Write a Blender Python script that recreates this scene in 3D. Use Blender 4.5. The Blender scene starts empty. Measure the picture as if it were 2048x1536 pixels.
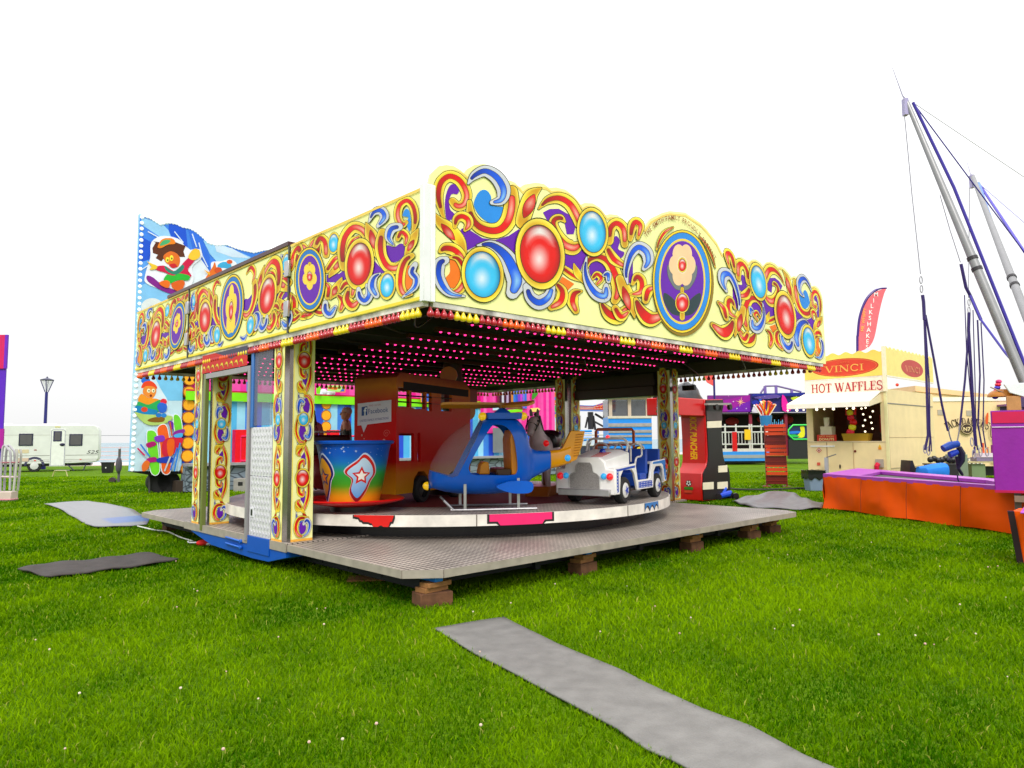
import bpy, bmesh, math, random
import numpy as np
from mathutils import Vector, Matrix
from mathutils.geometry import tessellate_polygon
R = math.radians
random.seed(7)
scene = bpy.context.scene
COL = scene.collection

# ------------------------------------------------------------------ camera
PITCH, ROLL, CAM_H, FPX = R(4.5), R(-0.38), 1.6, 1424.0
cF = Vector((0, math.cos(PITCH), math.sin(PITCH)))
_r0, _u0 = Vector((1, 0, 0)), Vector((0, -math.sin(PITCH), math.cos(PITCH)))
cR = _r0*math.cos(ROLL) + _u0*math.sin(ROLL)
cU = -_r0*math.sin(ROLL) + _u0*math.cos(ROLL)
cO = Vector((0, 0, CAM_H))
cam = bpy.data.cameras.new('camera')
cam.sensor_width, cam.lens = 36.0, 36.0*FPX/2048
cam.clip_start, cam.clip_end = 0.05, 20000
camo = bpy.data.objects.new('camera', cam)
COL.objects.link(camo)
m4 = Matrix((cR, cU, -cF)).transposed().to_4x4()
m4.translation = cO
camo.matrix_world = m4
scene.camera = camo

# ------------------------------------------------------------------ sky, sun, exposure
SUN_EL, SUN_AZ = R(44), R(180)          # azimuth clockwise from +Y
w = bpy.data.worlds.new('World'); scene.world = w; w.use_nodes = True
nt = w.node_tree
bg = nt.nodes['Background']
sky = nt.nodes.new('ShaderNodeTexSky'); sky.sky_type = 'NISHITA'; sky.sun_disc = False
sky.sun_elevation, sky.sun_rotation = SUN_EL, SUN_AZ
sky.air_density, sky.dust_density = 1.0, 4.0
mx = nt.nodes.new('ShaderNodeMix'); mx.data_type = 'RGBA'
mx.inputs[0].default_value = 0.93
tcw = nt.nodes.new('ShaderNodeTexCoord'); sxyz = nt.nodes.new('ShaderNodeSeparateXYZ'); nt.links.new(tcw.outputs['Generated'], sxyz.inputs[0])
ovc = nt.nodes.new('ShaderNodeMapRange')                   # overcast sky: the zenith is much brighter than the horizon
ovc.inputs[1].default_value = 0; ovc.inputs[2].default_value = 1; ovc.inputs[3].default_value = 8.2; ovc.inputs[4].default_value = 19.0
nt.links.new(sxyz.outputs['Z'], ovc.inputs[0])
nt.links.new(ovc.outputs[0], mx.inputs[7])
nt.links.new(sky.outputs[0], mx.inputs[6]); nt.links.new(mx.outputs[2], bg.inputs[0])
bg.inputs[1].default_value = 0.12
sl = bpy.data.lights.new('sun', 'SUN'); sl.energy = 1.8; sl.angle = R(14); sl.color = (1, .96, .9)
so = bpy.data.objects.new('sun', sl); COL.objects.link(so)
sd = Vector((math.sin(SUN_AZ)*math.cos(SUN_EL), math.cos(SUN_AZ)*math.cos(SUN_EL), math.sin(SUN_EL)))
so.rotation_euler = sd.to_track_quat('Z', 'Y').to_euler(); so.location = (0, 0, 60)
vs = scene.view_settings
vs.view_transform = 'Standard'; vs.look = 'None'; vs.exposure = 0.0; vs.gamma = 1; vs.use_curve_mapping = False

# ------------------------------------------------------------------ helpers
def lin(c):
    c = c/255.0
    return c/12.92 if c <= .04045 else ((c+.055)/1.055)**2.4
def C(r, g, b): return (lin(r), lin(g), lin(b))
def lerp(a, b, t): return tuple(x+(y-x)*t for x, y in zip(a, b))
def ray(x, y):
    d = cF*FPX + cR*(x-1024) - cU*(y-768)
    return d/d.y
def gnd(x, y, z=0.0):
    d = ray(x, y); return cO + d*((z-CAM_H)/d.z)
def atY(x, y, Y): return cO + ray(x, y)*Y
def trace(pts, off, sc, P, A):
    """outline measured on the photo -> (distance along A, height) on the upright plane through P"""
    n = Vector((-A[1], A[0], 0)); A3 = Vector((A[0], A[1], 0)); P = Vector(P); out = []
    for x, y in pts:
        d = ray(off[0]+x/sc, off[1]+y/sc)
        q = cO + d*((P-cO).dot(n)/d.dot(n)) - P
        out.append((q.dot(A3), q.z))
    return out

MATS = {}
def mat(name, col, rough=.5, metal=0.0, emit=0.0, noise=.06, nscale=6.0, bump=0.0, bscale=60.0, spec=.5, coat=0.0,
        trans=0.0, alpha=1.0, attr=False, dirt=0.0):
    if name in MATS: return MATS[name]
    m = bpy.data.materials.new(name); m.use_nodes = True
    t = m.node_tree; b = t.nodes['Principled BSDF']
    b.inputs['Roughness'].default_value = rough; b.inputs['Metallic'].default_value = metal
    b.inputs['Specular IOR Level'].default_value = spec; b.inputs['Coat Weight'].default_value = coat
    b.inputs['Transmission Weight'].default_value = trans; b.inputs['Alpha'].default_value = alpha
    tc = t.nodes.new('ShaderNodeTexCoord')
    nz = t.nodes.new('ShaderNodeTexNoise'); nz.inputs['Scale'].default_value = nscale; nz.inputs['Detail'].default_value = 6
    t.links.new(tc.outputs['Object'], nz.inputs['Vector'])
    mr = t.nodes.new('ShaderNodeMapRange'); mr.inputs[1].default_value = .25; mr.inputs[2].default_value = .75
    mr.inputs[3].default_value = 1-noise-dirt; mr.inputs[4].default_value = 1+noise
    t.links.new(nz.outputs['Fac'], mr.inputs[0])
    mul = t.nodes.new('ShaderNodeMix'); mul.data_type = 'RGBA'; mul.blend_type = 'MULTIPLY'; mul.inputs[0].default_value = 1
    if attr:
        at = t.nodes.new('ShaderNodeAttribute'); at.attribute_name = 'Col'; t.links.new(at.outputs['Color'], mul.inputs[6])
    else:
        mul.inputs[6].default_value = (*col, 1)
    t.links.new(mr.outputs[0], mul.inputs[7])
    t.links.new(mul.outputs[2], b.inputs['Base Color'])
    if emit > 0:
        if attr: t.links.new(at.outputs['Color'], b.inputs['Emission Color'])
        else: b.inputs['Emission Color'].default_value = (*col, 1)
        b.inputs['Emission Strength'].default_value = emit
    if bump > 0:
        n2 = t.nodes.new('ShaderNodeTexNoise'); n2.inputs['Scale'].default_value = bscale; n2.inputs['Detail'].default_value = 4
        t.links.new(tc.outputs['Object'], n2.inputs['Vector'])
        bp = t.nodes.new('ShaderNodeBump'); bp.inputs['Strength'].default_value = bump; bp.inputs['Distance'].default_value = .02
        t.links.new(n2.outputs['Fac'], bp.inputs['Height']); t.links.new(bp.outputs[0], b.inputs['Normal'])
    MATS[name] = m
    return m

ART = mat('painted_art', (1, 1, 1), rough=.5, attr=True, noise=.04, nscale=3.5, spec=.25, dirt=.09)
PAINT = mat('gloss_paint', (1, 1, 1), rough=.34, attr=True, noise=.05, nscale=5, spec=.4, dirt=.04, bump=.02, bscale=30)
MATTE = mat('matte_coloured', (1, 1, 1), rough=.75, attr=True, noise=.1, nscale=8, dirt=.05, bump=.05, bscale=80)
METAL = mat('bare_metal', C(190, 188, 190), rough=.38, metal=.85, noise=.1, dirt=.1)
CHROME = mat('polished_metal', C(215, 215, 220), rough=.14, metal=1, noise=.05)
BLACK = mat('black_rubber', C(26, 26, 28), rough=.7, noise=.2, bump=.05)
DARK = mat('dark_paint', C(30, 27, 27), rough=.6, noise=.2)
GLOW = mat('lamp_glow', (1, 1, 1), rough=.4, attr=True, emit=3.2, noise=0)

def glass(name, col, alpha=.25, rough=.05):
    m = bpy.data.materials.new(name); m.use_nodes = True
    t = m.node_tree; b = t.nodes['Principled BSDF']
    b.inputs['Base Color'].default_value = (*col, 1); b.inputs['Roughness'].default_value = rough
    b.inputs['Alpha'].default_value = alpha; b.inputs['Specular IOR Level'].default_value = .45
    return m
GLASS = glass('clear_perspex', C(190, 200, 205), .09, .03)
DGLASS = glass('tinted_glass', C(70, 74, 82), .72)

WHITE = (1, 1, 1)
class MB:
    """collects shapes, then links them as ONE mesh object"""
    def __init__(s): s.v, s.f, s.c, s.m, s.mi = [], [], [], [], 0
    def add(s, vs, fs, col=WHITE):
        o = len(s.v); s.v += [tuple(p) for p in vs]
        s.c += list(col) if isinstance(col, list) else [col]*len(vs)
        s.f += [tuple(i+o for i in f) for f in fs]; s.m += [s.mi]*len(fs); return s
    def box(s, x0, x1, y0, y1, z0, z1, col=WHITE):
        vs = [(x, y, z) for z in (z0, z1) for y in (y0, y1) for x in (x0, x1)]
        return s.add(vs, [(0,2,3,1),(4,5,7,6),(0,1,5,4),(2,6,7,3),(0,4,6,2),(1,3,7,5)], col)
    def quad(s, a, b, c, d, col=WHITE): return s.add([a, b, c, d], [(0,1,2,3)], col)
    def tube(s, pts, r, n=8, col=WHITE, closed=False, caps=True):
        P = [Vector(p) for p in pts]; k = len(P); vs = []; rr = r if isinstance(r, (list, tuple)) else [r]*k
        prev = None
        for i in range(k):
            if closed: d = P[(i+1) % k]-P[i-1]
            else: d = P[min(i+1, k-1)]-P[max(i-1, 0)]
            d = d.normalized() if d.length > 1e-9 else Vector((0, 0, 1))
            if prev is None:
                a = d.cross(Vector((0, 0, 1)) if abs(d.z) < .9 else Vector((1, 0, 0))).normalized()
            else:
                a = prev - d*prev.dot(d); a = a.normalized() if a.length > 1e-6 else d.orthogonal().normalized()
            prev = a; b = d.cross(a)
            vs += [P[i]+(a*math.cos(2*math.pi*j/n)+b*math.sin(2*math.pi*j/n))*rr[i] for j in range(n)]
        fs = []
        for i in range(k if closed else k-1):
            for j in range(n):
                i2 = (i+1) % k
                fs.append((i*n+j, i*n+(j+1) % n, i2*n+(j+1) % n, i2*n+j))
        if caps and not closed: fs += [tuple(range(n-1, -1, -1)), tuple(range((k-1)*n, k*n))]
        return s.add(vs, fs, col)
    def cyl(s, a, b, r, r2=None, n=16, col=WHITE): return s.tube([a, b], [r, r if r2 is None else r2], n, col)
    def lathe(s, prof, n=32, c=(0, 0, 0), col=WHITE, a0=0, a1=2*math.pi, M=None):
        full = abs(a1-a0-2*math.pi) < 1e-6; k = n if full else n+1; vs, cs = [], []
        for r, z in prof:
            for j in range(k):
                a = a0+(a1-a0)*j/n; p = Vector((r*math.cos(a), r*math.sin(a), z))
                if M: p = M @ p
                vs.append(p+Vector(c))
        if callable(col): cs = [col(r, z) for r, z in prof for j in range(k)]
        else: cs = col
        fs = [(i*k+j, i*k+(j+1) % k, (i+1)*k+(j+1) % k, (i+1)*k+j) for i in range(len(prof)-1) for j in range(n)]
        return s.add(vs, fs, cs)
    def sphere(s, c, r, col=WHITE, n=16, m=10, sc=(1, 1, 1), z0=-1.0):
        pr = [(math.cos(a), math.sin(a)) for a in np.linspace(math.asin(z0), math.pi/2, m)]
        M = Matrix.Diagonal((r*sc[0], r*sc[1], r*sc[2]))
        return s.lathe([(max(x, 1e-4), z) for x, z in pr], n, c, col, M=M)
    def dome(s, c, nrm, r, col=WHITE, n=14):
        q = Vector(nrm).to_track_quat('Z', 'Y').to_matrix()*r
        return s.lathe([(max(math.cos(a), 1e-4), math.sin(a)) for a in np.linspace(0, math.pi/2, 6)], n, c, col, M=q)
    def prism(s, poly, d0, d1, plane='xz', col=WHITE, cap=True):
        """poly in (a,b); extruded along the third axis from d0 to d1"""
        def P(a, b, d):
            return {'xz': (a, d, b), 'xy': (a, b, d), 'yz': (d, a, b)}[plane]
        n = len(poly); vs = [P(a, b, d0) for a, b in poly]+[P(a, b, d1) for a, b in poly]
        fs = [(i, (i+1) % n, n+(i+1) % n, n+i) for i in range(n)]
        if cap:
            tri = tessellate_polygon([[Vector((a, b, 0)) for a, b in poly]])
            fs += [tuple(t) for t in tri]+[tuple(n+i for i in reversed(t)) for t in tri]
        return s.add(vs, fs, col)
    def loft(s, secs, col=WHITE, caps=True, closed=True):
        n = len(secs[0]); vs = [p for sec in secs for p in sec]
        fs = [(i*n+j, i*n+(j+1) % n, (i+1)*n+(j+1) % n, (i+1)*n+j) for i in range(len(secs)-1) for j in range(n if closed else n-1)]
        if caps: fs += [tuple(range(n-1, -1, -1)), tuple(range((len(secs)-1)*n, len(secs)*n))]
        return s.add(vs, fs, col)
    def xf(s, M, start=0):
        for i in range(start, len(s.v)): s.v[i] = tuple(M @ Vector(s.v[i]))
        return s
    def mesh(s, name, mats, smooth=35):
        me = bpy.data.meshes.new(name); me.from_pydata(s.v, [], s.f)
        ms = mats if isinstance(mats, (list, tuple)) else [mats]
        for m in ms: me.materials.append(m)
        if len(ms) > 1: me.polygons.foreach_set('material_index', s.m)
        if any(c is not WHITE for c in s.c):
            at = me.color_attributes.new('Col', 'FLOAT_COLOR', 'POINT')
            at.data.foreach_set('color', [x for c in s.c for x in (c[0], c[1], c[2], 1.0)])
        bm = bmesh.new(); bm.from_mesh(me); bmesh.ops.recalc_face_normals(bm, faces=bm.faces); bm.to_mesh(me); bm.free()
        if smooth:
            me.shade_smooth(); me.set_sharp_from_angle(angle=R(smooth))
        me.update(); return me
    def build(s, name, mats=None, parent=None, label=None, smooth=35, bevel=0, kind=None):
        o = bpy.data.objects.new(name, s.mesh(name, mats or PAINT, smooth)); COL.objects.link(o)
        if parent: o.parent = parent
        if label: o['label'] = label
        if kind: o['kind'] = kind
        if bevel:
            b = o.modifiers.new('bevel', 'BEVEL'); b.width = bevel; b.segments = 2; b.limit_method = 'ANGLE'; b.angle_limit = R(40)
            b.harden_normals = False
        return o

def thing(name, label, cat, loc=(0, 0, 0), rotz=0.0, group=None):
    o = bpy.data.objects.new(name, None); COL.objects.link(o); o.empty_display_size = .2
    o.location = loc; o.rotation_euler = (0, 0, rotz); o['label'] = label; o['category'] = cat
    if group: o['group'] = group
    return o
def tag(o, label, cat, group=None):
    o['label'] = label; o['category'] = cat
    if group: o['group'] = group
    return o
def struct(o, kind='structure'): o['kind'] = kind; return o
def dup(root, loc, rotz, label=None):
    r = root.copy(); COL.objects.link(r); r.location = loc; r.rotation_euler = (0, 0, rotz)
    if label: r['label'] = label
    for ch in list(root.children):
        c = ch.copy(); COL.objects.link(c); c.parent = r
        for g in ch.children:
            d = g.copy(); COL.objects.link(d); d.parent = c
    return r
def carve(o, cutters, ops=None, solid=0):
    """cut holes for good: the cutters are used once and removed"""
    if solid:
        md = o.modifiers.new('s', 'SOLIDIFY'); md.thickness = solid; md.offset = -1
    cs = []
    for i, mb in enumerate(cutters):
        c = mb.build('cutter', DARK, o.parent, smooth=0); cs.append(c)
        md = o.modifiers.new('b', 'BOOLEAN'); md.object = c; md.operation = ops[i] if ops else 'DIFFERENCE'; md.solver = 'EXACT'
    bpy.context.view_layer.update()
    dg = bpy.context.evaluated_depsgraph_get()
    me = bpy.data.meshes.new_from_object(o.evaluated_get(dg), depsgraph=dg)
    old = o.data; o.modifiers.clear(); o.data = me; bpy.data.meshes.remove(old)
    for c in cs:
        d = c.data; bpy.data.objects.remove(c); bpy.data.meshes.remove(d)
    me.shade_smooth(); me.set_sharp_from_angle(angle=R(35))
    return o

def spline(pts, n=8, closed=False):
    """Catmull-Rom through pts (any dimension)"""
    P = [np.array(p, float) for p in pts]; k = len(P); out = []
    for i in range(k if closed else k-1):
        p0 = P[i-1] if (closed or i > 0) else P[0]; p1 = P[i]; p2 = P[(i+1) % k]
        p3 = P[(i+2) % k] if (closed or i+2 < k) else P[-1]
        for j in range(n):
            t = j/n
            out.append(.5*((2*p1)+(-p0+p2)*t+(2*p0-5*p1+4*p2-p3)*t*t+(-p0+3*p1-3*p2+p3)*t**3))
    if not closed: out.append(P[-1])
    return [tuple(p) for p in out]

# ------------------------------------------------------------------ flat painted art, built up in thin layers
INK, GOLD, GOLDD, GOLDL = C(70, 66, 18), C(250, 214, 40), C(196, 128, 18), C(255, 240, 90)
RED, REDD, PALE = C(230, 20, 8), C(140, 26, 14), C(252, 186, 164)
BLU, BLUD, BLUP = C(18, 92, 232), C(16, 40, 150), C(150, 210, 250)
SILV, PURP, CREAM, SKYB, ORNG = C(206, 208, 216), C(104, 26, 176), C(250, 250, 172), C(38, 140, 232), C(246, 122, 24)
CYAN, CYAND = C(60, 196, 248), C(8, 110, 160)
class Art:
    """2-D drawing: f maps drawing coordinates to (a,b); each stroke sits a hair above the last"""
    def __init__(s, f=lambda x, y: (x, y), step=.0001, z=0.0): s.mb, s.f, s.z, s.step = MB(), f, z, step
    def _put(s, pts, faces, cols):
        s.z += s.step
        s.mb.add([(*s.f(x, y), s.z) for x, y in pts], faces, cols)
    def poly(s, pts, col, smooth=0, closed=True, ink=0, inkc=INK):
        if smooth: pts = spline(pts, smooth, True)
        pts = [tuple(p[:2]) for p in pts]
        if ink: s.line(pts+[pts[0]], ink*2, inkc)
        tri = tessellate_polygon([[Vector((*s.f(x, y), 0)) for x, y in pts]])
        cols = [col(x, y) for x, y in pts] if callable(col) else col
        s._put(pts, [tuple(t) for t in tri], cols)
    def rib(s, pts, ws, colf, cols=1, cap=True):
        """ribbon of varying width; colf(t across -1..1, u along 0..1)"""
        P = [np.array(p, float) for p in pts]; k = len(P); W = list(ws)
        if cap:
            d0 = P[0]-P[1]; d0 /= max(np.linalg.norm(d0), 1e-9); d1 = P[-1]-P[-2]; d1 /= max(np.linalg.norm(d1), 1e-9)
            w0, w1 = W[0]/2, W[-1]/2
            P = [P[0]+d0*w0*a for a in (1, .86, .5)]+P+[P[-1]+d1*w1*a for a in (.5, .86, 1)]
            W = [W[0]*a for a in (.05, .5, .86)]+W+[W[-1]*a for a in (.86, .5, .05)]
            k += 6
        L = [0.0]
        for i in range(1, k): L.append(L[-1]+np.linalg.norm(P[i]-P[i-1]))
        cs = [-1+2*j/cols for j in range(cols+1)]; vs, vc, fs = [], [], []
        for i in range(k):
            d = P[min(i+1, k-1)]-P[max(i-1, 0)]; d = d/max(np.linalg.norm(d), 1e-9); n = np.array((-d[1], d[0]))
            for t in cs:
                q = P[i]+n*W[i]/2*t; vs.append((q[0], q[1])); vc.append(colf(t, L[i]/max(L[-1], 1e-9)))
        m = cols+1
        for i in range(k-1):
            for j in range(cols): fs.append((i*m+j, i*m+j+1, (i+1)*m+j+1, (i+1)*m+j))
        s._put(vs, fs, vc)
    def line(s, pts, w_, col): s.rib([tuple(p[:2]) for p in pts], [w_]*len(pts), lambda t, u: col, 1, False)
    def stroke(s, pts, ws, kind='gold', core=.41, n=6, ink=None):
        """scroll: outlined gold (or silver) band with a red (or blue) core that pales towards the head"""
        q = spline([(p[0], p[1], w_*(1.02 if kind == 'gold' else .96)) for p, w_ in zip(pts, ws)], n)
        P = [(a, b) for a, b, c in q]; mw = max(c for a, b, c in q); W = [max(c, .01*mw) for a, b, c in q]
        ink = ink if ink is not None else max(mw*.05, .004 if mw < 5 else 4)
        s.rib(P, [x+2*ink for x in W], lambda t, u: INK)
        if kind == 'gold':
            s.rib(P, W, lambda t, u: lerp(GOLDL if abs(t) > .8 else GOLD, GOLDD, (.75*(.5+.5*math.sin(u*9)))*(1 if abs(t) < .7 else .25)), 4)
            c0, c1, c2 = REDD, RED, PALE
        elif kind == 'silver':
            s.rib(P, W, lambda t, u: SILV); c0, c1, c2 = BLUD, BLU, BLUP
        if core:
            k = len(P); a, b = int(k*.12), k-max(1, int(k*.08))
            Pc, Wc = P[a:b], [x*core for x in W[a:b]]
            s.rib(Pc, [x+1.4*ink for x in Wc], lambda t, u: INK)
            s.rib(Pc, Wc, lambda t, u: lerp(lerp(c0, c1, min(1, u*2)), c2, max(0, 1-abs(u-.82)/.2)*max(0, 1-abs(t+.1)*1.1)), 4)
    def leaf(s, a, b, w_, col=None, ink=None):
        """gold-edged pointed leaf from a to b with a red heart"""
        ax, ay = a; bx, by = b; P = [(ax+(bx-ax)*t, ay+(by-ay)*t) for t in np.linspace(0, 1, 9)]
        prof = [math.sin(math.pi*t)**.8 for t in np.linspace(0.001, .999, 9)]
        ink = ink or w_*.07
        s.rib(P, [p*w_+2*ink for p in prof], lambda t, u: INK, 1, False)
        s.rib(P, [p*w_ for p in prof], lambda t, u: lerp(REDD, lerp(RED, PALE, max(0, 1-abs(u-.6)/.3)*max(0, 1-abs(t))), .35+.65*u), 4, False)
    def gem(s, cx, cy, rx, ry, kind='red', ring=1.25, rot=0.0, up=1, nr=8, na=36):
        """domed jewel in a gold ring; up = direction of the drawing's y axis on the wall"""
        def ell(k, j): 
            a = 2*math.pi*j/na; x, y = rx*k*math.cos(a), ry*k*math.sin(a)
            return (cx+x*math.cos(rot)-y*math.sin(rot), cy+x*math.sin(rot)+y*math.cos(rot))
        def ringf(k0, k1, cf):
            vs = [ell(k, j) for k in (k0, (k0+k1)/2, k1) for j in range(na)]
            cs = [cf(i, j) for i in range(3) for j in range(na)]
            s._put(vs, [(i*na+j, i*na+(j+1) % na, (i+1)*na+(j+1) % na, (i+1)*na+j) for i in range(2) for j in range(na)], cs)
        ringf(.9, ring*1.035, lambda i, j: INK)
        ringf(.9, ring, lambda i, j: lerp(GOLDL if i == 2 else GOLD, GOLDD, (.5+.5*math.sin(j/na*6.283*3+1))*(.6 if i == 1 else .2)))
        ringf(.9, 1.04, lambda i, j: INK)
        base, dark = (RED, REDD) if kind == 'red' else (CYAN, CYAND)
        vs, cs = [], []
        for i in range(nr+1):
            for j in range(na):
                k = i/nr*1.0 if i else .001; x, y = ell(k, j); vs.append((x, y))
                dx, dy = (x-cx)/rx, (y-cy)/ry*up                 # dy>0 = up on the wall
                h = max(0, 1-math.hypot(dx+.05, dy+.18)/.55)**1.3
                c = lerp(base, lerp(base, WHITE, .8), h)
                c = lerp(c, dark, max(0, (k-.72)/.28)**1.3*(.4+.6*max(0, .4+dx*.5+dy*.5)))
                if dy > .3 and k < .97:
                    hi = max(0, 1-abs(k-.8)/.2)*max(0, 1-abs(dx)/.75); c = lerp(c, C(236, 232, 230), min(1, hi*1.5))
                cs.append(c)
        s._put(vs, [(i*na+j, i*na+(j+1) % na, (i+1)*na+(j+1) % na, (i+1)*na+j) for i in range(nr) for j in range(na)], cs)
    def oval(s, cx, cy, rx, ry, col, rot=0.0, na=40, colf=None):
        pts = []
        for j in range(na):
            a = 2*math.pi*j/na; x, y = rx*math.cos(a), ry*math.sin(a)
            pts.append((cx+x*math.cos(rot)-y*math.sin(rot), cy+x*math.sin(rot)+y*math.cos(rot)))
        s._put([(cx, cy)]+pts, [(0, j+1, (j+1) % na+1) for j in range(na)], col)
    def text(s, body, x, y, h, col, align='CENTER', bold=0.0, width=None, rot=0.0, flip=1, shear=0.0):
        vs, fs, wd = text2d(body, bold, shear)
        k = h/.7; kx = k if width is None else width/max(wd, 1e-6)
        x0 = {'CENTER': -wd/2, 'LEFT': 0}[align]
        cr, sr = math.cos(rot), math.sin(rot); out = []
        for a, b in vs:
            p, q = (a+x0)*kx, (b-.35)*k*flip
            out.append((x+p*cr-q*sr, y+p*sr+q*cr))
        s._put(out, fs, col)
    def onto(s, M, name, parent=None, m=None, thick=0, **kw):
        """M maps (a,b,c) drawing space to 3-D"""
        s.mb.xf(M); return s.mb.build(name, m or ART, parent, smooth=0, **kw)

_TX = {}
def text2d(body, bold=0.0, shear=0.0):
    key = (body, bold, shear)
    if key not in _TX:
        cu = bpy.data.curves.new('t', 'FONT'); cu.body = body; cu.size = 1; cu.offset = bold; cu.shear = shear; cu.resolution_u = 3
        o = bpy.data.objects.new('t', cu); COL.objects.link(o)
        bpy.context.view_layer.update()
        dg = bpy.context.evaluated_depsgraph_get(); me = bpy.data.meshes.new_from_object(o.evaluated_get(dg))
        vs = [(v.co.x, v.co.y) for v in me.vertices]; fs = [tuple(p.vertices) for p in me.polygons]
        x0 = min([v[0] for v in vs] or [0]); wd = max([v[0] for v in vs] or [1])-x0
        _TX[key] = ([(a-x0, b) for a, b in vs], fs, wd)
        bpy.data.objects.remove(o); bpy.data.curves.remove(cu); bpy.data.meshes.remove(me)
    return _TX[key]
# serif capitals as thick/thin strokes on a unit-high cell: (width, [(points, weight)], [serif (x,y,halfwidth)])
_K, _N = .15, .07
def _arc(cx, cy, rx, ry, a0, a1, n=14): return [(cx+rx*math.cos(R(a0+(a1-a0)*i/n)), cy+ry*math.sin(R(a0+(a1-a0)*i/n))) for i in range(n+1)]
SERIF = {
 'V': (.78, [([(.12,1),(.4,0)],_K), ([(.68,1),(.42,.03)],_N)], [(.12,1,.14),(.68,1,.12)]),
 'I': (.36, [([(.18,0),(.18,1)],_K)], [(.18,0,.15),(.18,1,.15)]),
 'N': (.86, [([(.16,0),(.16,1)],_N), ([(.14,1),(.7,0)],_K), ([(.72,0),(.72,1)],_N)], [(.16,0,.12),(.14,1,.12),(.72,1,.12)]),
 'C': (.76, [(_arc(.42,.5,.3,.48,40,320),.11), ([(.66,.98),(.66,.72)],_N)], []),
 'H': (.86, [([(.18,0),(.18,1)],_K), ([(.68,0),(.68,1)],_K), ([(.18,.5),(.68,.5)],_N)], [(.18,0,.15),(.18,1,.15),(.68,0,.15),(.68,1,.15)]),
 'O': (.86, [(_arc(.43,.5,.32,.48,0,360,24),.12)], []),
 'T': (.76, [([(.38,0),(.38,1)],_K), ([(.06,.97),(.7,.97)],_N), ([(.07,1),(.07,.76)],_N), ([(.69,1),(.69,.76)],_N)], [(.38,0,.16)]),
 'W': (1.1, [([(.1,1),(.34,0)],_K), ([(.56,.95),(.36,0)],_N), ([(.52,1),(.76,0)],_K), ([(1,1),(.78,0)],_N)], [(.1,1,.13),(.52,1,.13),(1,1,.1)]),
 'A': (.84, [([(.12,0),(.42,1)],_N), ([(.4,1),(.7,0)],_K), ([(.24,.35),(.6,.35)],_N)], [(.12,0,.12),(.7,0,.14)]),
 'F': (.68, [([(.18,0),(.18,1)],_K), ([(.18,.97),(.6,.97)],_N), ([(.18,.52),(.48,.52)],_N), ([(.6,1),(.6,.75)],_N), ([(.48,.64),(.48,.4)],_N)], [(.18,0,.15),(.1,.97,.08)]),
 'L': (.7, [([(.18,0),(.18,1)],_K), ([(.18,.03),(.62,.03)],_N), ([(.62,0),(.62,.28)],_N)], [(.18,1,.15),(.1,.03,.08)]),
 'E': (.72, [([(.18,0),(.18,1)],_K), ([(.18,.97),(.6,.97)],_N), ([(.18,.52),(.48,.52)],_N), ([(.18,.03),(.64,.03)],_N), ([(.6,1),(.6,.76)],_N), ([(.64,0),(.64,.27)],_N), ([(.48,.64),(.48,.4)],_N)], [(.1,.97,.08),(.1,.03,.08)]),
 'S': (.66, [(_arc(.33,.74,.23,.24,40,250,12)+_arc(.33,.26,.25,.25,80,-140,12),.12), ([(.54,.98),(.54,.74)],_N), ([(.09,.26),(.09,.02)],_N)], []),
 'J': (.6, [([(.38,1),(.38,.2)]+_arc(.24,.18,.14,.16,0,-150,8),.13)], [(.38,1,.15)]),
 'K': (.84, [([(.18,0),(.18,1)],_K), ([(.68,1),(.2,.42)],_N), ([(.34,.58),(.7,0)],_K)], [(.18,0,.15),(.18,1,.15),(.66,1,.13),(.7,0,.14)]),
 'D': (.84, [([(.18,0),(.18,1)],_K), ([(.18,.97),(.36,.97)]+_arc(.36,.5,.34,.47,90,-90,14)+[(.18,.03)],.1)], [(.1,.97,.08),(.1,.03,.08)]),
 "'": (.26, [([(.12,1),(.1,.75)],.1)], []), ' ': (.36, [], []),
}
def serif(art, body, cx, cy, h, col, width=None, flip=1, arc=None):
    """capitals with serifs, centred on (cx,cy); arc=(radius) bends the line over a circle"""
    tot = sum(SERIF[ch][0] for ch in body); kx = h if width is None else width/tot; x = -tot/2
    def place(px, py, x0):
        X, Y = (x0+px)*kx, (py-.5)*h*flip
        if arc:
            a = X/arc; rr = arc+(py-.5)*h
            return (cx+rr*math.sin(a), cy+flip*(rr*math.cos(a)-arc))
        return (cx+X, cy+Y)
    for ch in body:
        wd, st, se = SERIF[ch]
        for pts, wt in st:
            art.rib([place(a, b, x) for a, b in pts], [wt*(kx+h)/2]*len(pts), lambda t, u: col, 1, False)
        for sx, sy, hw in se:
            dy = .03 if sy < .5 else -.03
            art.rib([place(sx-hw, sy+dy, x), place(sx+hw, sy+dy, x)], [.065*h]*2, lambda t, u: col, 1, False)
        x += wd

# plan of the ride: X runs along its front, Y along its left-hand side
RA = R(90-46.6)
RU = Vector((math.cos(RA), math.sin(RA), 0)); RV = Vector((-math.sin(RA), math.cos(RA), 0))
RC = Vector((-.89, 6.76, 0))
def rp(t, s, z=0.0): return RC+RU*t+RV*s+Vector((0, 0, z))
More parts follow.
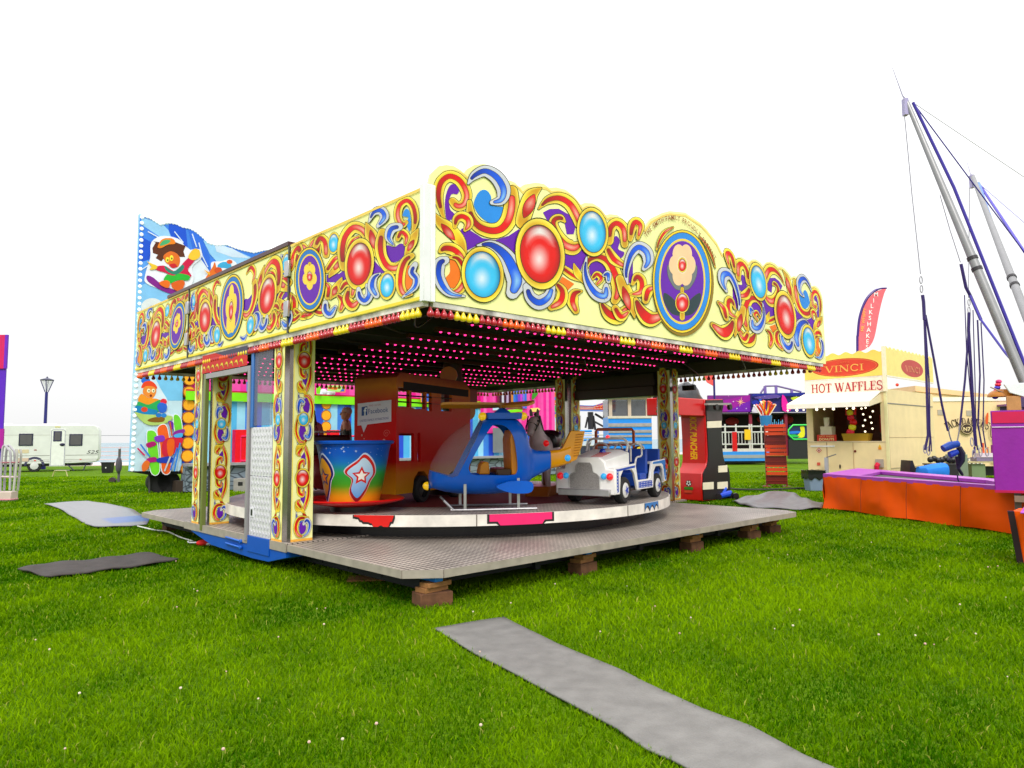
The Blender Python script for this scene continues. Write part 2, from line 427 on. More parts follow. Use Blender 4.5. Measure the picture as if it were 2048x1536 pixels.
# ================================================================== ground, sea, shore
def ground_mat():
    m = bpy.data.materials.new('turf_soil'); m.use_nodes = True; t = m.node_tree; b = t.nodes['Principled BSDF']
    b.inputs['Roughness'].default_value = .95; b.inputs['Specular IOR Level'].default_value = .1
    tc = t.nodes.new('ShaderNodeTexCoord'); prev = None
    for sc, (c0, c1), f in ((.35, (C(52, 98, 2), C(112, 148, 8)), 1), (2.2, (C(52, 98, 2), C(116, 150, 10)), .5), (45, (C(34, 70, 2), C(116, 150, 14)), .5)):
        n = t.nodes.new('ShaderNodeTexNoise'); n.inputs['Scale'].default_value = sc; n.inputs['Detail'].default_value = 6
        t.links.new(tc.outputs['Object'], n.inputs['Vector'])
        r = t.nodes.new('ShaderNodeValToRGB'); r.color_ramp.elements[0].position = .35; r.color_ramp.elements[1].position = .65
        r.color_ramp.elements[0].color = (*c0, 1); r.color_ramp.elements[1].color = (*c1, 1)
        t.links.new(n.outputs['Fac'], r.inputs[0])
        if prev is None: prev = r.outputs[0]
        else:
            x = t.nodes.new('ShaderNodeMix'); x.data_type = 'RGBA'; x.inputs[0].default_value = f
            t.links.new(prev, x.inputs[6]); t.links.new(r.outputs[0], x.inputs[7]); prev = x.outputs[2]
    t.links.new(prev, b.inputs['Base Color'])
    n = t.nodes.new('ShaderNodeTexNoise'); n.inputs['Scale'].default_value = 30; n.inputs['Detail'].default_value = 8
    t.links.new(tc.outputs['Object'], n.inputs['Vector'])
    bp = t.nodes.new('ShaderNodeBump'); bp.inputs['Strength'].default_value = .9; bp.inputs['Distance'].default_value = .06
    t.links.new(n.outputs['Fac'], bp.inputs['Height']); t.links.new(bp.outputs[0], b.inputs['Normal'])
    return m
shore = [(-160, 44), (-60, 47), (-25, 50), (0, 58), (30, 85), (140, 160)]
g = MB(); g.add([(x, y, 0) for x, y in [(-160, -20), (140, -20)]]+[(x, y, 0) for x, y in reversed(shore)], [tuple(range(8))])
struct(g.build('ground', ground_mat(), smooth=0))
pm = mat('promenade_concrete', C(214, 196, 190), rough=.85, noise=.1, nscale=1.5)
pr = MB()
for (x0, y0), (x1, y1) in zip(shore, shore[1:]):
    pr.quad((x0, y0, .05), (x1, y1, .05), (x1+1, y1+7, .05), (x0+1, y0+7, .05))
    pr.quad((x0+1, y0+7, .05), (x1+1, y1+7, .05), (x1+1, y1+7, -4), (x0+1, y0+7, -4))
    pr.quad((x0, y0, .05), (x1, y1, .05), (x1, y1, -.2), (x0, y0, -.2))
struct(pr.build('promenade', pm, smooth=0))
sm = bpy.data.materials.new('sea_water'); sm.use_nodes = True; t = sm.node_tree; b = t.nodes['Principled BSDF']
b.inputs['Roughness'].default_value = .8; b.inputs['Specular IOR Level'].default_value = .1
tc = t.nodes.new('ShaderNodeTexCoord'); mp = t.nodes.new('ShaderNodeMapping'); mp.inputs['Scale'].default_value = (.12, .5, 1)
n = t.nodes.new('ShaderNodeTexNoise'); n.inputs['Scale'].default_value = 1.2; n.inputs['Detail'].default_value = 8
t.links.new(tc.outputs['Object'], mp.inputs[0]); t.links.new(mp.outputs[0], n.inputs['Vector'])
rp_ = t.nodes.new('ShaderNodeValToRGB'); rp_.color_ramp.elements[0].position = .35; rp_.color_ramp.elements[1].position = .7
rp_.color_ramp.elements[0].color = (*C(120, 140, 150), 1); rp_.color_ramp.elements[1].color = (*C(172, 184, 188), 1)
t.links.new(n.outputs['Fac'], rp_.inputs[0]); t.links.new(rp_.outputs[0], b.inputs['Base Color'])
bp = t.nodes.new('ShaderNodeBump'); bp.inputs['Strength'].default_value = .25; bp.inputs['Distance'].default_value = .5
t.links.new(n.outputs['Fac'], bp.inputs['Height']); t.links.new(bp.outputs[0], b.inputs['Normal'])
s_ = MB(); s_.quad((-9000, 30, -2.4), (9000, 30, -2.4), (9000, 12000, -2.4), (-9000, 12000, -2.4))
struct(s_.build('sea', sm, smooth=0))

# ------------------------------------------------------------------ mats on the grass
def edge(pts, off, sc, z=.03): return [gnd(off[0]+x/sc, off[1]+y/sc, z) for x, y in pts]
def resample(P, n):
    P = [np.array(p) for p in P]; L = [0]
    for a, b in zip(P, P[1:]): L.append(L[-1]+np.linalg.norm(b-a))
    out = []
    for u in np.linspace(0, L[-1], n):
        i = max(0, min(len(P)-2, int(np.searchsorted(L, u))-1)); k = (u-L[i])/max(L[i+1]-L[i], 1e-9); out.append(P[i]+(P[i+1]-P[i])*k)
    return out
MATPOLY = []
def ground_mat_strip(name, left, right, m, label, cat, group, wave=.0022, n=40, k=10, colf=None):
    A, B = resample(left, n), resample(right, n); mb = MB(); vs = []; cs = []
    for i in range(n):
        for j in range(k+1):
            p = A[i]+(B[i]-A[i])*j/k
            p = p+np.array((0, 0, wave*math.sin(i*.55+j*.35)+wave*.6*math.sin(i*.23-j*.8)))
            vs.append(tuple(p)); cs.append(colf(i/n, j/k) if colf else (1, 1, 1.0))
    mb.add(vs, [(i*(k+1)+j, i*(k+1)+j+1, (i+1)*(k+1)+j+1, (i+1)*(k+1)+j) for i in range(n-1) for j in range(k)], cs)
    o = mb.build(name, m, smooth=60)
    sd = o.modifiers.new('thick', 'SOLIDIFY'); sd.thickness = .014; sd.offset = -1
    tag(o, label, cat, group)
    MATPOLY.append([(p[0], p[1]) for p in A]+[(p[0], p[1]) for p in reversed(B)])
    return o
rub = mat('grey_rubber_mat', C(126, 124, 121), rough=.55, noise=.14, nscale=7, bump=.3, bscale=70, dirt=.1)
rubd = mat('dark_rubber_mat', C(62, 56, 54), rough=.8, noise=.3, nscale=7, bump=.3, bscale=60)
rubw = mat('wet_silver_mat', (1, 1, 1), rough=.3, attr=True, noise=.14, nscale=9, bump=.15, bscale=25)
Zm = ((840, 1200), 2.381)
ground_mat_strip('rubber_mat', edge([(70, 132), (170, 195), (270, 255), (380, 310), (470, 355), (580, 412), (700, 478), (790, 528), (870, 570), (940, 606), (1000, 650), (1080, 705), (1210, 760), (1330, 830), (1500, 930)], *Zm),
    edge([(400, 78), (520, 140), (650, 205), (760, 250), (860, 290), (960, 333), (1060, 385), (1150, 425), (1220, 455), (1330, 505), (1430, 545), (1560, 590), (1700, 665), (1830, 735), (2060, 830), (2230, 930)], *Zm),
    rub, 'long light grey rubber mat running off the bottom edge of the photo', 'mat', 'rubber mats on the grass')
Zl = ((0, 1000), 5.12)
ground_mat_strip('rubber_mat', edge([(180, 712), (380, 668), (620, 640), (900, 612), (1180, 585), (1400, 555), (1540, 548)], *Zl),
    edge([(400, 768), (520, 792), (760, 768), (1050, 728), (1300, 690), (1560, 655), (1830, 610)], *Zl),
    rubd, 'dark grey mat with grass growing through it on the left', 'mat', 'rubber mats on the grass', wave=.008)
ground_mat_strip('rubber_mat', edge([(450, 42), (600, 85), (760, 180), (880, 250), (980, 284), (1150, 275)], *Zl),
    edge([(900, 10), (1060, 36), (1250, 70), (1380, 110), (1450, 150), (1530, 200), (1500, 255)], *Zl),
    rubw, 'pale silver mat with a blue patch beside the far left deck corner', 'mat', 'rubber mats on the grass', wave=.006,
    colf=lambda u, v: lerp(C(118, 118, 124), C(50, 88, 156), 1 if (.72 < u < .88 and v > .35) else 0))
Zr = ((940, 980), 2.844)
ground_mat_strip('rubber_mat', edge([(1490, 66), (1570, 90), (1640, 100), (1740, 108), (1880, 112), (2000, 108)], *Zr),
    edge([(1620, 28), (1700, 14), (1790, 8), (1850, 24), (1940, 60), (2010, 75)], *Zr),
    mat('crumpled_grey_sheet', C(104, 101, 103), rough=.4, noise=.3, nscale=5, bump=.5, bscale=9),
    'crumpled grey plastic mat between the red machine and the orange trampoline', 'mat', 'rubber mats on the grass', wave=.02)

# ------------------------------------------------------------------ grass blades and clover
def inpoly(px, py, poly):
    r = np.zeros(len(px), bool); n = len(poly)
    for i in range(n):
        x0, y0 = poly[i]; x1, y1 = poly[i-1]
        c = ((y0 > py) != (y1 > py)) & (px < (x1-x0)*(py-y0)/((y1-y0) if abs(y1-y0) > 1e-9 else 1e-9)+x0); r ^= c
    return r
def lown(x, y, s, seed):
    rg = np.random.default_rng(seed); v = np.zeros_like(x)
    for k in range(7):
        a = rg.uniform(0, 6.28); f = s*rg.uniform(.6, 1.8); v += np.sin(f*(x*math.cos(a)+y*math.sin(a))+rg.uniform(0, 6.28))
    return v/7
def grass(N=420000):
    rg = np.random.default_rng(3)
    y = np.exp(rg.uniform(math.log(3.0), math.log(34), N)); x = rg.uniform(-1, 1, N)*(.86*y+1.3)
    keep = np.ones(N, bool)
    for i, p in enumerate(MATPOLY):
        ins = inpoly(x+rg.normal(0, .014, N), y+rg.normal(0, .014, N), p)
        if i == 1: ins &= rg.uniform(0, 1, N) > .1
        keep &= ~ins
    du, dv = RU, RV; tx = (x-RC.x)*du.x+(y-RC.y)*du.y; ty = (x-RC.x)*dv.x+(y-RC.y)*dv.y
    keep &= ~((tx > .6) & (tx < 7.6) & (ty > .6) & (ty < 8))
    x, y = x[keep], y[keep]; n = len(x)
    big = lown(x, y, 1.5, 5); mid = lown(x, y, 6, 6)
    d = np.maximum(1, y/4.5)
    h = rg.uniform(.022, .046, n)*(1+.35*mid+.25*big)*np.minimum(d, 1.5)**.5
    w_ = rg.uniform(.0028, .005, n)*d**.95
    a = rg.uniform(0, 6.28, n); ca, sa = np.cos(a), np.sin(a)
    la = rg.uniform(0, 6.28, n); ln = rg.uniform(.25, 1.1, n)*h
    V = np.zeros((n, 5, 3), np.float32)
    lx, ly = np.cos(la)*ln, np.sin(la)*ln
    V[:, 0] = np.stack([x-ca*w_, y-sa*w_, np.zeros(n)-.004], 1); V[:, 1] = np.stack([x+ca*w_, y+sa*w_, np.zeros(n)-.004], 1)
    V[:, 2] = np.stack([x+ca*w_*.8+lx*.35, y+sa*w_*.8+ly*.35, h*.6], 1); V[:, 3] = np.stack([x-ca*w_*.8+lx*.35, y-sa*w_*.8+ly*.35, h*.6], 1)
    V[:, 4] = np.stack([x+lx, y+ly, h*.95], 1)
    me = bpy.data.meshes.new('grass'); me.vertices.add(n*5); me.vertices.foreach_set('co', V.ravel())
    b5 = (np.arange(n)*5)[:, None]
    lp = (b5+np.array([0, 1, 2, 3, 3, 2, 4])[None]).ravel().astype(np.int32)
    me.loops.add(n*7); me.loops.foreach_set('vertex_index', lp)
    me.polygons.add(n*2); st = np.stack([np.arange(n)*7, np.arange(n)*7+4], 1).ravel().astype(np.int32); me.polygons.foreach_set('loop_start', st)
    me.update(calc_edges=True)
    q = np.clip(.46+.75*big+.5*mid+.45*lown(x, y, .45, 9)+rg.normal(0, .2, n), 0, 1)[:, None]
    c = np.array(C(52, 102, 2))*(1-q)+np.array(C(130, 168, 8))*q
    dry = rg.uniform(0, 1, n) < .012; c[dry] = np.array(C(176, 176, 80))
    cc = np.ones((n, 5, 4), np.float32); cc[:, :, :3] = c[:, None, :]
    at = me.color_attributes.new('Col', 'FLOAT_COLOR', 'POINT'); at.data.foreach_set('color', cc.ravel())
    m = bpy.data.materials.new('grass_blade'); m.use_nodes = True; t = m.node_tree; t.nodes.remove(t.nodes['Principled BSDF'])
    atn = t.nodes.new('ShaderNodeAttribute'); atn.attribute_name = 'Col'
    df = t.nodes.new('ShaderNodeBsdfDiffuse'); tr = t.nodes.new('ShaderNodeBsdfTranslucent'); mxs = t.nodes.new('ShaderNodeMixShader'); mxs.inputs[0].default_value = .35
    for nd in (df, tr): t.links.new(atn.outputs['Color'], nd.inputs['Color'])
    t.links.new(df.outputs[0], mxs.inputs[1]); t.links.new(tr.outputs[0], mxs.inputs[2]); t.links.new(mxs.outputs[0], t.nodes['Material Output'].inputs[0])
    me.materials.append(m); o = bpy.data.objects.new('grass', me); COL.objects.link(o)
    tag(o, 'short bright green grass covering the fairground field', 'grass'); o['kind'] = 'stuff'
grass()
fl = MB(); rg = random.Random(11)
for i in range(60):
    y = math.exp(rg.uniform(math.log(3.4), math.log(11))); x = rg.uniform(-.75, .8)*y
    if inpoly(np.array([x]), np.array([y]), MATPOLY[0])[0]: continue
    if 0 < (Vector((x, y, 0))-RC).dot(RU) < 8 and 0 < (Vector((x, y, 0))-RC).dot(RV) < 8.6: continue
    h = rg.uniform(.05, .08); r = rg.uniform(.005, .010)
    c = lerp(C(226, 216, 190), C(206, 150, 150), rg.random())
    fl.tube([(x, y, 0), (x+.006, y, h)], .0012, 4, C(150, 170, 60)); fl.sphere((x+.006, y, h+r*.6), r, c, 7, 5, (1, 1, .85))
o = fl.build('clover_flower', MATTE); tag(o, 'small white and pink clover heads dotted through the foreground grass', 'flowers'); o['kind'] = 'stuff'
# ================================================================== the carousel ride
ride = thing('carousel_ride', 'square covered childrens roundabout with cream and gold painted fascia boards and pink ceiling lights', 'fairground ride', RC, RA)
ZC, ZT, TX, TY = 2.93, 4.03, 8.8, 8.86         # canopy underside, straight top, extents along X and Y
DX, DY, ZD = 7.95, 8.56, .36                   # deck
S1, S2 = 2.66, 6.12                            # seams between the fold-out wings and the trailer
def RT(kind, p):                                # front face plane / left face plane for tracing
    return (RC+RV*(-.1), (RU.x, RU.y)) if kind == 'front' else (RC, (RV.x, RV.y))
def fmap(off, sc, kind, mirror=None, shift=0.0):
    P, A = RT(kind, 0)
    def f(x, y):
        a, z = trace([(x, y)], off, sc, P, A)[0]
        if mirror is not None: a = 2*mirror-a
        return (a+shift, z)
    return f
Z1, Z2, Z3 = ((840, 310), 4.388), ((1220, 400), 4.266), ((560, 360), 4.519)
MID = 4.45
fz1, fz2 = fmap(*Z1, 'front'), fmap(*Z2, 'front')
# silhouette of the front board: left half traced, right half its mirror image
sil = [(150,105),(215,95),(280,105),(340,140),(370,168),(400,130),(460,95),(540,85),(620,105),(680,150),(720,200),(742,237),(770,228),(820,250),(857,294),(900,265),(1000,248),(1070,260),(1117,294),(1180,290),(1260,310),(1330,360),(1393,442),(1430,425),(1500,430),(1560,465),(1612,532),(1650,524),(1710,530),(1760,560),(1800,600)]
left = [(0.0, ZC), (0.02, 4.08), (.045, 4.17)]+[fz1(*p) for p in sil]+[fz2(*p) for p in [(150,172),(185,152),(225,175),(255,215),(272,240),(330,165),(430,115),(490,99),(560,105)]]
left = [(a, z) for a, z in left if a < MID-.05]
outline = left+[(2*MID-a, z) for a, z in reversed(left)]
top_mid = max(z for a, z in outline)+.03
k = len(left); outline.insert(k, (MID, top_mid))
fp = MB(); fp.prism(outline, -.13, -.1, 'xz', CREAM)
front = fp.build('fascia_board', ART, ride, 'tall front board with a scalloped crest and a round central medallion', smooth=0)
rim = Art(step=.0012)
rim.line([(a*.985+.066, z-.045 if i else z) for i, (a, z) in enumerate(outline)][2:-2], .03, C(246, 214, 110))
def draw_front(fz1, fz2, up=1):
    A = Art(fz1)
    A.poly([(320,690),(350,650),(420,665),(530,735),(640,752),(760,715),(850,655),(880,720),(830,900),(760,820),(620,755),(500,790),(380,850),(345,800)], PURP)
    A.poly([(1060,510),(1120,480),(1200,478),(1290,530),(1350,620),(1330,700),(1270,700),(1250,600),(1200,560),(1140,570),(1110,600)], PURP)
    A.poly([(1235,870),(1310,860),(1440,810),(1450,880),(1410,960),(1390,1020),(1290,1010),(1235,960)], PURP)
    A.poly([(215,575),(200,430),(225,310),(270,262),(325,300),(310,350),(262,350),(240,400),(245,480),(285,530),(245,580)], PURP, 4)
    A.poly([(1660,850),(1675,750),(1705,715),(1735,760),(1722,830),(1775,860),(1740,910)], PURP, 4)
    A.poly([(1760,1000),(1800,880),(1850,870),(1850,1130),(1790,1120)], PURP)
    A.oval(1560, 1010, 95, 100, PURP)
    A.poly([(455,420),(500,330),(560,315),(605,370),(604,440),(640,455),(722,470),(715,540),(660,590),(590,600),(515,550),(465,480)], SKYB, 4)
    A.poly([(205,1090),(245,1030),(245,910),(310,905),(350,960),(348,1110),(310,1165),(240,1165)], ORNG, 4)
    A.poly([(1195,1130),(1230,1070),(1335,1135),(1280,1190)], ORNG)
    A.stroke([(200,590),(165,480),(142,360),(165,250),(235,195),(315,220),(370,290),(392,370),(365,440),(310,455),(268,415)], [14,50,85,95,95,95,92,88,82,80,66])
    A.stroke([(415,420),(430,540),(495,630),(600,670),(690,655),(755,580),(785,460),(785,330)], [40,80,105,120,130,135,130,105])
    A.stroke([(880,590),(915,470),(960,360),(1040,300)], [120,130,110,16], core=0); A.leaf((890,560), (985,350), 90)
    A.stroke([(1020,480),(1100,405),(1200,385),(1290,430),(1350,520),(1385,610)], [10,70,95,105,105,90])
    A.stroke([(1250,590),(1215,560),(1165,570),(1150,620),(1190,720),(1255,795),(1330,820),(1385,790)], [20,60,70,80,105,120,120,60])
    A.stroke([(1235,1000),(1320,1060),(1410,1110)], [60,70,26], core=.3); A.stroke([(1330,960),(1360,1040),(1420,1120)], [10,60,30], core=0)
    A.stroke([(110,520),(160,600),(240,660),(330,760),(370,860)], [10,90,110,90,40], core=0); A.leaf((165,610), (285,755), 62)
    A.stroke([(285,640),(300,570),(345,545),(395,570),(405,620),(375,665)], [30,70,85,85,75,30])
    A.stroke([(160,850),(200,825),(270,835),(330,885),(365,960)], [40,90,100,95,60])
    A.stroke([(240,905),(310,915),(365,1000),(370,1100),(320,1190),(240,1215)], [20,55,70,75,75,30])
    A.stroke([(1430,1010),(1460,930),(1540,895),(1630,940),(1690,1050),(1720,1180),(1690,1280)], [30,60,80,95,110,110,70])
    A.stroke([(1490,1090),(1530,1050),(1570,1090),(1530,1140)], [30,50,50,30]); 
    A.stroke([(1560,1290),(1630,1390),(1720,1420),(1790,1350)], [20,110,135,60])
    A.stroke([(1640,760),(1650,650),(1705,605),(1765,660),(1775,790)], [70,85,90,90,60])
    A.stroke([(1625,830),(1680,920),(1770,980)], [60,90,50])
    A.stroke([(1395,1200),(1335,1220),(1315,1290),(1345,1370)], [20,80,95,60])
    A.stroke([(1170,1130),(1225,1200),(1210,1290),(1130,1340)], [40,85,100,60])
    A.stroke([(400,260),(455,190),(550,150),(650,205),(710,310),(690,400),(610,425)], [16,75,100,120,125,95,40], 'silver')
    A.stroke([(480,800),(600,795),(720,880),(790,1000),(825,1110),(790,1210)], [12,80,130,165,180,120], 'silver', core=.5)
    A.stroke([(915,1160),(945,1250),(1020,1300),(1100,1255),(1135,1170)], [70,100,130,110,60], 'silver')
    A.stroke([(200,930),(150,960),(140,1060),(180,1160),(250,1225),(370,1245)], [70,105,100,95,60,12], 'silver')
    A.stroke([(1438,905),(1425,1010),(1450,1120),(1520,1220),(1600,1240),(1610,1150)], [14,45,75,105,110,40], 'silver')
    A.stroke([(1590,1060),(1625,1050),(1630,1110)], [30,60,40], 'silver')
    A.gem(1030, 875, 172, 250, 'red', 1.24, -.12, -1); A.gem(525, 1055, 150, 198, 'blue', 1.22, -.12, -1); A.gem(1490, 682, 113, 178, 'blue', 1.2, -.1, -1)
    z = A.z; A.f = fz2
    A.stroke([(150,340),(165,240),(195,195),(235,230),(215,330)], [40,75,85,70,30])
    A.stroke([(60,680),(110,790),(160,900),(185,1010)], [70,110,80,10], core=0); A.leaf((85,740), (145,945), 60)
    A.stroke([(170,720),(205,660),(245,700),(235,790),(150,810)], [30,70,80,75,20])
    A.stroke([(280,860),(300,780),(350,750)], [60,90,40])
    A.stroke([(195,850),(240,950),(320,1020),(420,990)], [30,95,130,60], core=.6)
    A.stroke([(20,930),(70,1000),(130,960)], [60,80,30])
    A.stroke([(372,430),(398,350),(446,278),(512,240)], [12,30,36,16])
    A.stroke([(125,720),(112,620),(150,480),(215,410),(285,450),(300,530),(265,590)], [12,50,75,100,105,90,40], 'silver')
    return A
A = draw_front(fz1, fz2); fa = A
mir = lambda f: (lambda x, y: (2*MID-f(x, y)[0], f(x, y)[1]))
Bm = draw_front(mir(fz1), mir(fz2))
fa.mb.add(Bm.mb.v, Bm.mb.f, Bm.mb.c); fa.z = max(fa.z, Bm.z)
# central medallion: an oval disc, raised edge and drop shadow painted in olive, with a plain floral emblem
fa.f = fz2
cx, cy = 590, 700
fa.oval(600, 725, 262, 440, C(150, 120, 30)); fa.oval(590, 700, 256, 442, INK); fa.oval(590, 700, 250, 436, GOLD); fa.oval(590, 700, 238, 420, INK)
fa.oval(590, 700, 234, 414, SKYB); fa.oval(590, 700, 198, 364, GOLD); fa.oval(590, 700, 190, 352, C(222, 200, 120)); fa.oval(590, 700, 184, 344, PURP)
GRN = C(40, 62, 70)
for sx in (-1, 1):
    fa.poly([(590+sx*x, y) for x, y in [(10, 980), (60, 870), (150, 800), (150, 880), (90, 970)]], GRN, 5, ink=3)
    fa.poly([(590+sx*x, y) for x, y in [(8, 760), (50, 640), (120, 560), (118, 660), (60, 760)]], lerp(GRN, WHITE, .15), 5, ink=3)
fa.stroke([(590, 1010), (590, 760)], [40, 26], core=0)
for i in range(6):
    a = i*math.pi/3; fa.oval(590+62*math.cos(a), 560+105*math.sin(a), 52, 84, C(246, 206, 160), rot=a+math.pi/2 if False else 0)
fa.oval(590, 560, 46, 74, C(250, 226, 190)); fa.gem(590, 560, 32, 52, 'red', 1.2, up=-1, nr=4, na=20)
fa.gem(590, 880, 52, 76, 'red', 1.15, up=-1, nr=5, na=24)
# lettering round the top of the medallion, one letter at a time along the arc
arc = [(285,330),(330,262),(400,195),(490,155),(560,160),(640,205),(720,280),(790,375),(840,455),(890,520)]
arcq = resample(spline([(*fz2(*p), 0) for p in [(266,322),(322,250),(400,188),(485,158),(565,166),(650,212),(730,290),(796,382),(846,462),(886,530)]], 10), 400)
words = 'THE SMITH FAMILY PROUDLY PRESENT'
wid = [text2d(ch, .02)[2] if ch != ' ' else .35 for ch in words]; tot = sum(wid)+.11*len(words); p = 0
keep = fa.f; fa.f = lambda x, y: (x, y)
for ch, wd in zip(words, wid):
    u = (p+wd/2)/tot; i = int(6+u*387); q, q0, q1 = arcq[i], arcq[max(0, i-4)], arcq[min(399, i+4)]
    ang = math.atan2(q1[1]-q0[1], q1[0]-q0[0])
    if ch != ' ': fa.text(ch, q[0], q[1], .066, C(150, 76, 14), bold=.01, rot=ang)
    p += wd+.11
MF = Matrix(((1, 0, 0, 0), (0, 0, -1, -.132), (0, 1, 0, 0), (0, 0, 0, 1)))
rim.onto(MF, 'edge_band', front); 
fa.onto(MF @ Matrix.Translation((0, 0, .001)), 'painted_scrollwork', front)

# left-hand side: three hinged boards
fz3 = fmap(*Z3, 'left')
def draw_side(f, medallion=True, gem=True, endcurl=True):
    A = Art(f)
    if medallion or gem:
        A.poly([(445,860),(560,850),(650,780),(720,820),(720,960),(600,905),(560,930),(445,925)], PURP)
        A.poly([(600,640),(650,530),(720,500),(740,520),(660,570),(620,640)], SKYB)
    if gem:
        A.poly([(850,700),(900,760),(970,840),(930,850),(860,880),(820,950)], PURP)
        A.poly([(985,600),(1060,610),(1110,580),(1150,600),(1140,690),(1070,745),(1000,720)], PURP, 4)
    if medallion:
        A.stroke([(175,760),(180,650),(225,605),(275,650)], [50,70,75,40]); A.stroke([(345,600),(385,530),(430,570),(440,680)], [50,75,80,60])
        A.stroke([(120,1040),(150,1090),(150,1170),(130,1240)], [40,60,60,30]); A.stroke([(160,1180),(225,1235),(300,1200)], [40,70,50], core=.3)
        A.stroke([(340,1190),(400,1200),(460,1140)], [50,60,30], core=.4); A.stroke([(455,1060),(465,980),(440,940)], [50,60,30])
        A.stroke([(560,660),(535,770),(470,880)], [16,110,14], core=0); A.leaf((560,720), (515,820), 50)
        A.stroke([(450,820),(520,720),(580,690)], [50,60,20], core=.4)
        A.gem(510, 575, 42, 80, 'blue', 1.25, .08, -1)
    if gem:
        A.stroke([(600,790),(590,650),(615,520),(690,435),(775,460),(830,550)], [70,90,95,100,95,60])
        A.stroke([(640,640),(680,560),(740,520)], [40,60,30], core=.3)
        A.stroke([(805,395),(850,500),(890,620),(960,780)], [12,110,90,30], core=0); A.leaf((845,455), (880,630), 56)
        A.stroke([(950,480),(935,590),(950,700),(1005,790),(1085,800),(1140,740)], [70,95,95,100,95,40])
        A.stroke([(585,890),(540,990),(480,1080)], [12,90,14], core=0); A.leaf((540,960), (505,1050), 46)
        A.stroke([(550,1045),(595,1100),(575,1180)], [30,70,40]); A.stroke([(650,1000),(635,1080),(680,1140),(735,1100)], [50,80,95,40])
        A.stroke([(570,1010),(620,940),(690,950),(680,1050)], [30,60,70,40], core=.4)
        A.gem(745, 765, 106, 188, 'red', 1.24, .1, -1)
        A.stroke([(740,990),(750,1060),(795,1095),(835,1040),(815,955)], [40,70,80,75,30], 'silver')
        A.stroke([(935,850),(880,890),(862,970),(900,1045)], [14,60,85,60], 'silver'); A.gem(1000, 958, 60, 104, 'blue', 1.25, .1, -1)
        A.stroke([(440,1115),(440,1180),(480,1215),(530,1150)], [50,70,75,30], 'silver')
    if endcurl:
        A.poly([(1140,330),(1165,270),(1200,290),(1215,400),(1200,470),(1175,400),(1190,345)], SKYB, 4)
        A.oval(1180, 885, 52, 112, ORNG)
        A.stroke([(1225,500),(1255,370),(1235,250),(1180,195),(1115,235),(1095,330),(1130,410),(1170,390)], [12,60,70,74,72,70,66,40])
        A.stroke([(1280,450),(1225,560),(1160,720)], [12,90,16], core=0); A.leaf((1245,545), (1185,650), 44)
        A.stroke([(1095,540),(1130,480),(1175,520),(1165,590)], [40,64,64,30])
        A.stroke([(1225,690),(1165,735),(1128,830),(1120,950),(1150,1030),(1225,1040)], [50,70,80,80,75,20])
        A.stroke([(835,385),(880,300),(945,285),(975,345),(915,425)], [14,60,85,80,30], 'silver')
        A.stroke([(1110,430),(1040,450),(1015,530),(1060,595)], [70,90,70,14], 'silver')
        A.stroke([(1255,770),(1225,840),(1265,900),(1245,980),(1140,1065)], [50,70,66,55,12], 'silver')
    if medallion is True: medal(A, 300, 905, 138, 288)
    return A
def medal(A, cx, cy, rx, ry, up=-1):
    A.oval(cx, cy, rx*1.04, ry*1.03, INK); A.oval(cx, cy, rx, ry, GOLD); A.oval(cx, cy, rx*.93, ry*.95, INK); A.oval(cx, cy, rx*.91, ry*.93, C(30, 120, 200))
    A.oval(cx, cy, rx*.76, ry*.8, GOLD); A.oval(cx, cy, rx*.7, ry*.75, PURP)
    e = rx*.34
    A.stroke([(cx, cy-up*-ry*.5), (cx, cy)], [e*.6, e*.4], core=0)
    for q in range(5):
        a = q*1.2566+.3; A.oval(cx+e*.8*math.cos(a), cy-ry*.1+e*1.5*math.sin(a), e*.62, e*1.1, C(250, 214, 70))
    A.gem(cx, cy-ry*.1, e*.5, e*.9, 'red', 1.2, up=up, nr=4, na=18)
MS = TY/2
def fill_mid():
    A = Art()
    for sg in (-1, 1):
        f = lambda x, y: (MS-.02+sg*x, y)
        A.stroke([f(.5, 3.2), f(.62, 3.08), f(.8, 3.1), f(.86, 3.24)], [.05, .1, .12, .05])
        A.stroke([f(.46, 3.9), f(.6, 3.96), f(.72, 3.86), f(.66, 3.74)], [.04, .1, .11, .05])
        A.stroke([f(1.5, 3.95), f(1.62, 3.86), f(1.58, 3.7), f(1.46, 3.7)], [.03, .1, .11, .05], 'silver')
        A.stroke([f(1.66, 3.5), f(1.5, 3.42), f(1.44, 3.26), f(1.56, 3.16)], [.04, .11, .12, .05])
        A.stroke([f(1.62, 3.1), f(1.45, 3.06), f(1.3, 3.12)], [.03, .09, .05], 'silver')
        A.leaf(f(1.35, 3.9), f(1.5, 3.5), .09)
        A.stroke([f(.3, 3.04), f(.42, 3.0), f(.54, 3.06)], [.03, .08, .03], 'silver')
        A.stroke([f(1.3, 3.98), f(1.42, 3.9), f(1.4, 3.78)], [.03, .09, .04])
    return A
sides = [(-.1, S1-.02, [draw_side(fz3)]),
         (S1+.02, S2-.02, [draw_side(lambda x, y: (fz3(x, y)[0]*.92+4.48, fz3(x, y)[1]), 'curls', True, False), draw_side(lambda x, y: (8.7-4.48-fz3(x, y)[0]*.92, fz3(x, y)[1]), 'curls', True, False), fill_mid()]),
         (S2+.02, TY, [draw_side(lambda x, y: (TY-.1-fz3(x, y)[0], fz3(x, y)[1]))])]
ML = Matrix(((0, 0, -1, -.032), (1, 0, 0, 0), (0, 1, 0, 0), (0, 0, 0, 1)))
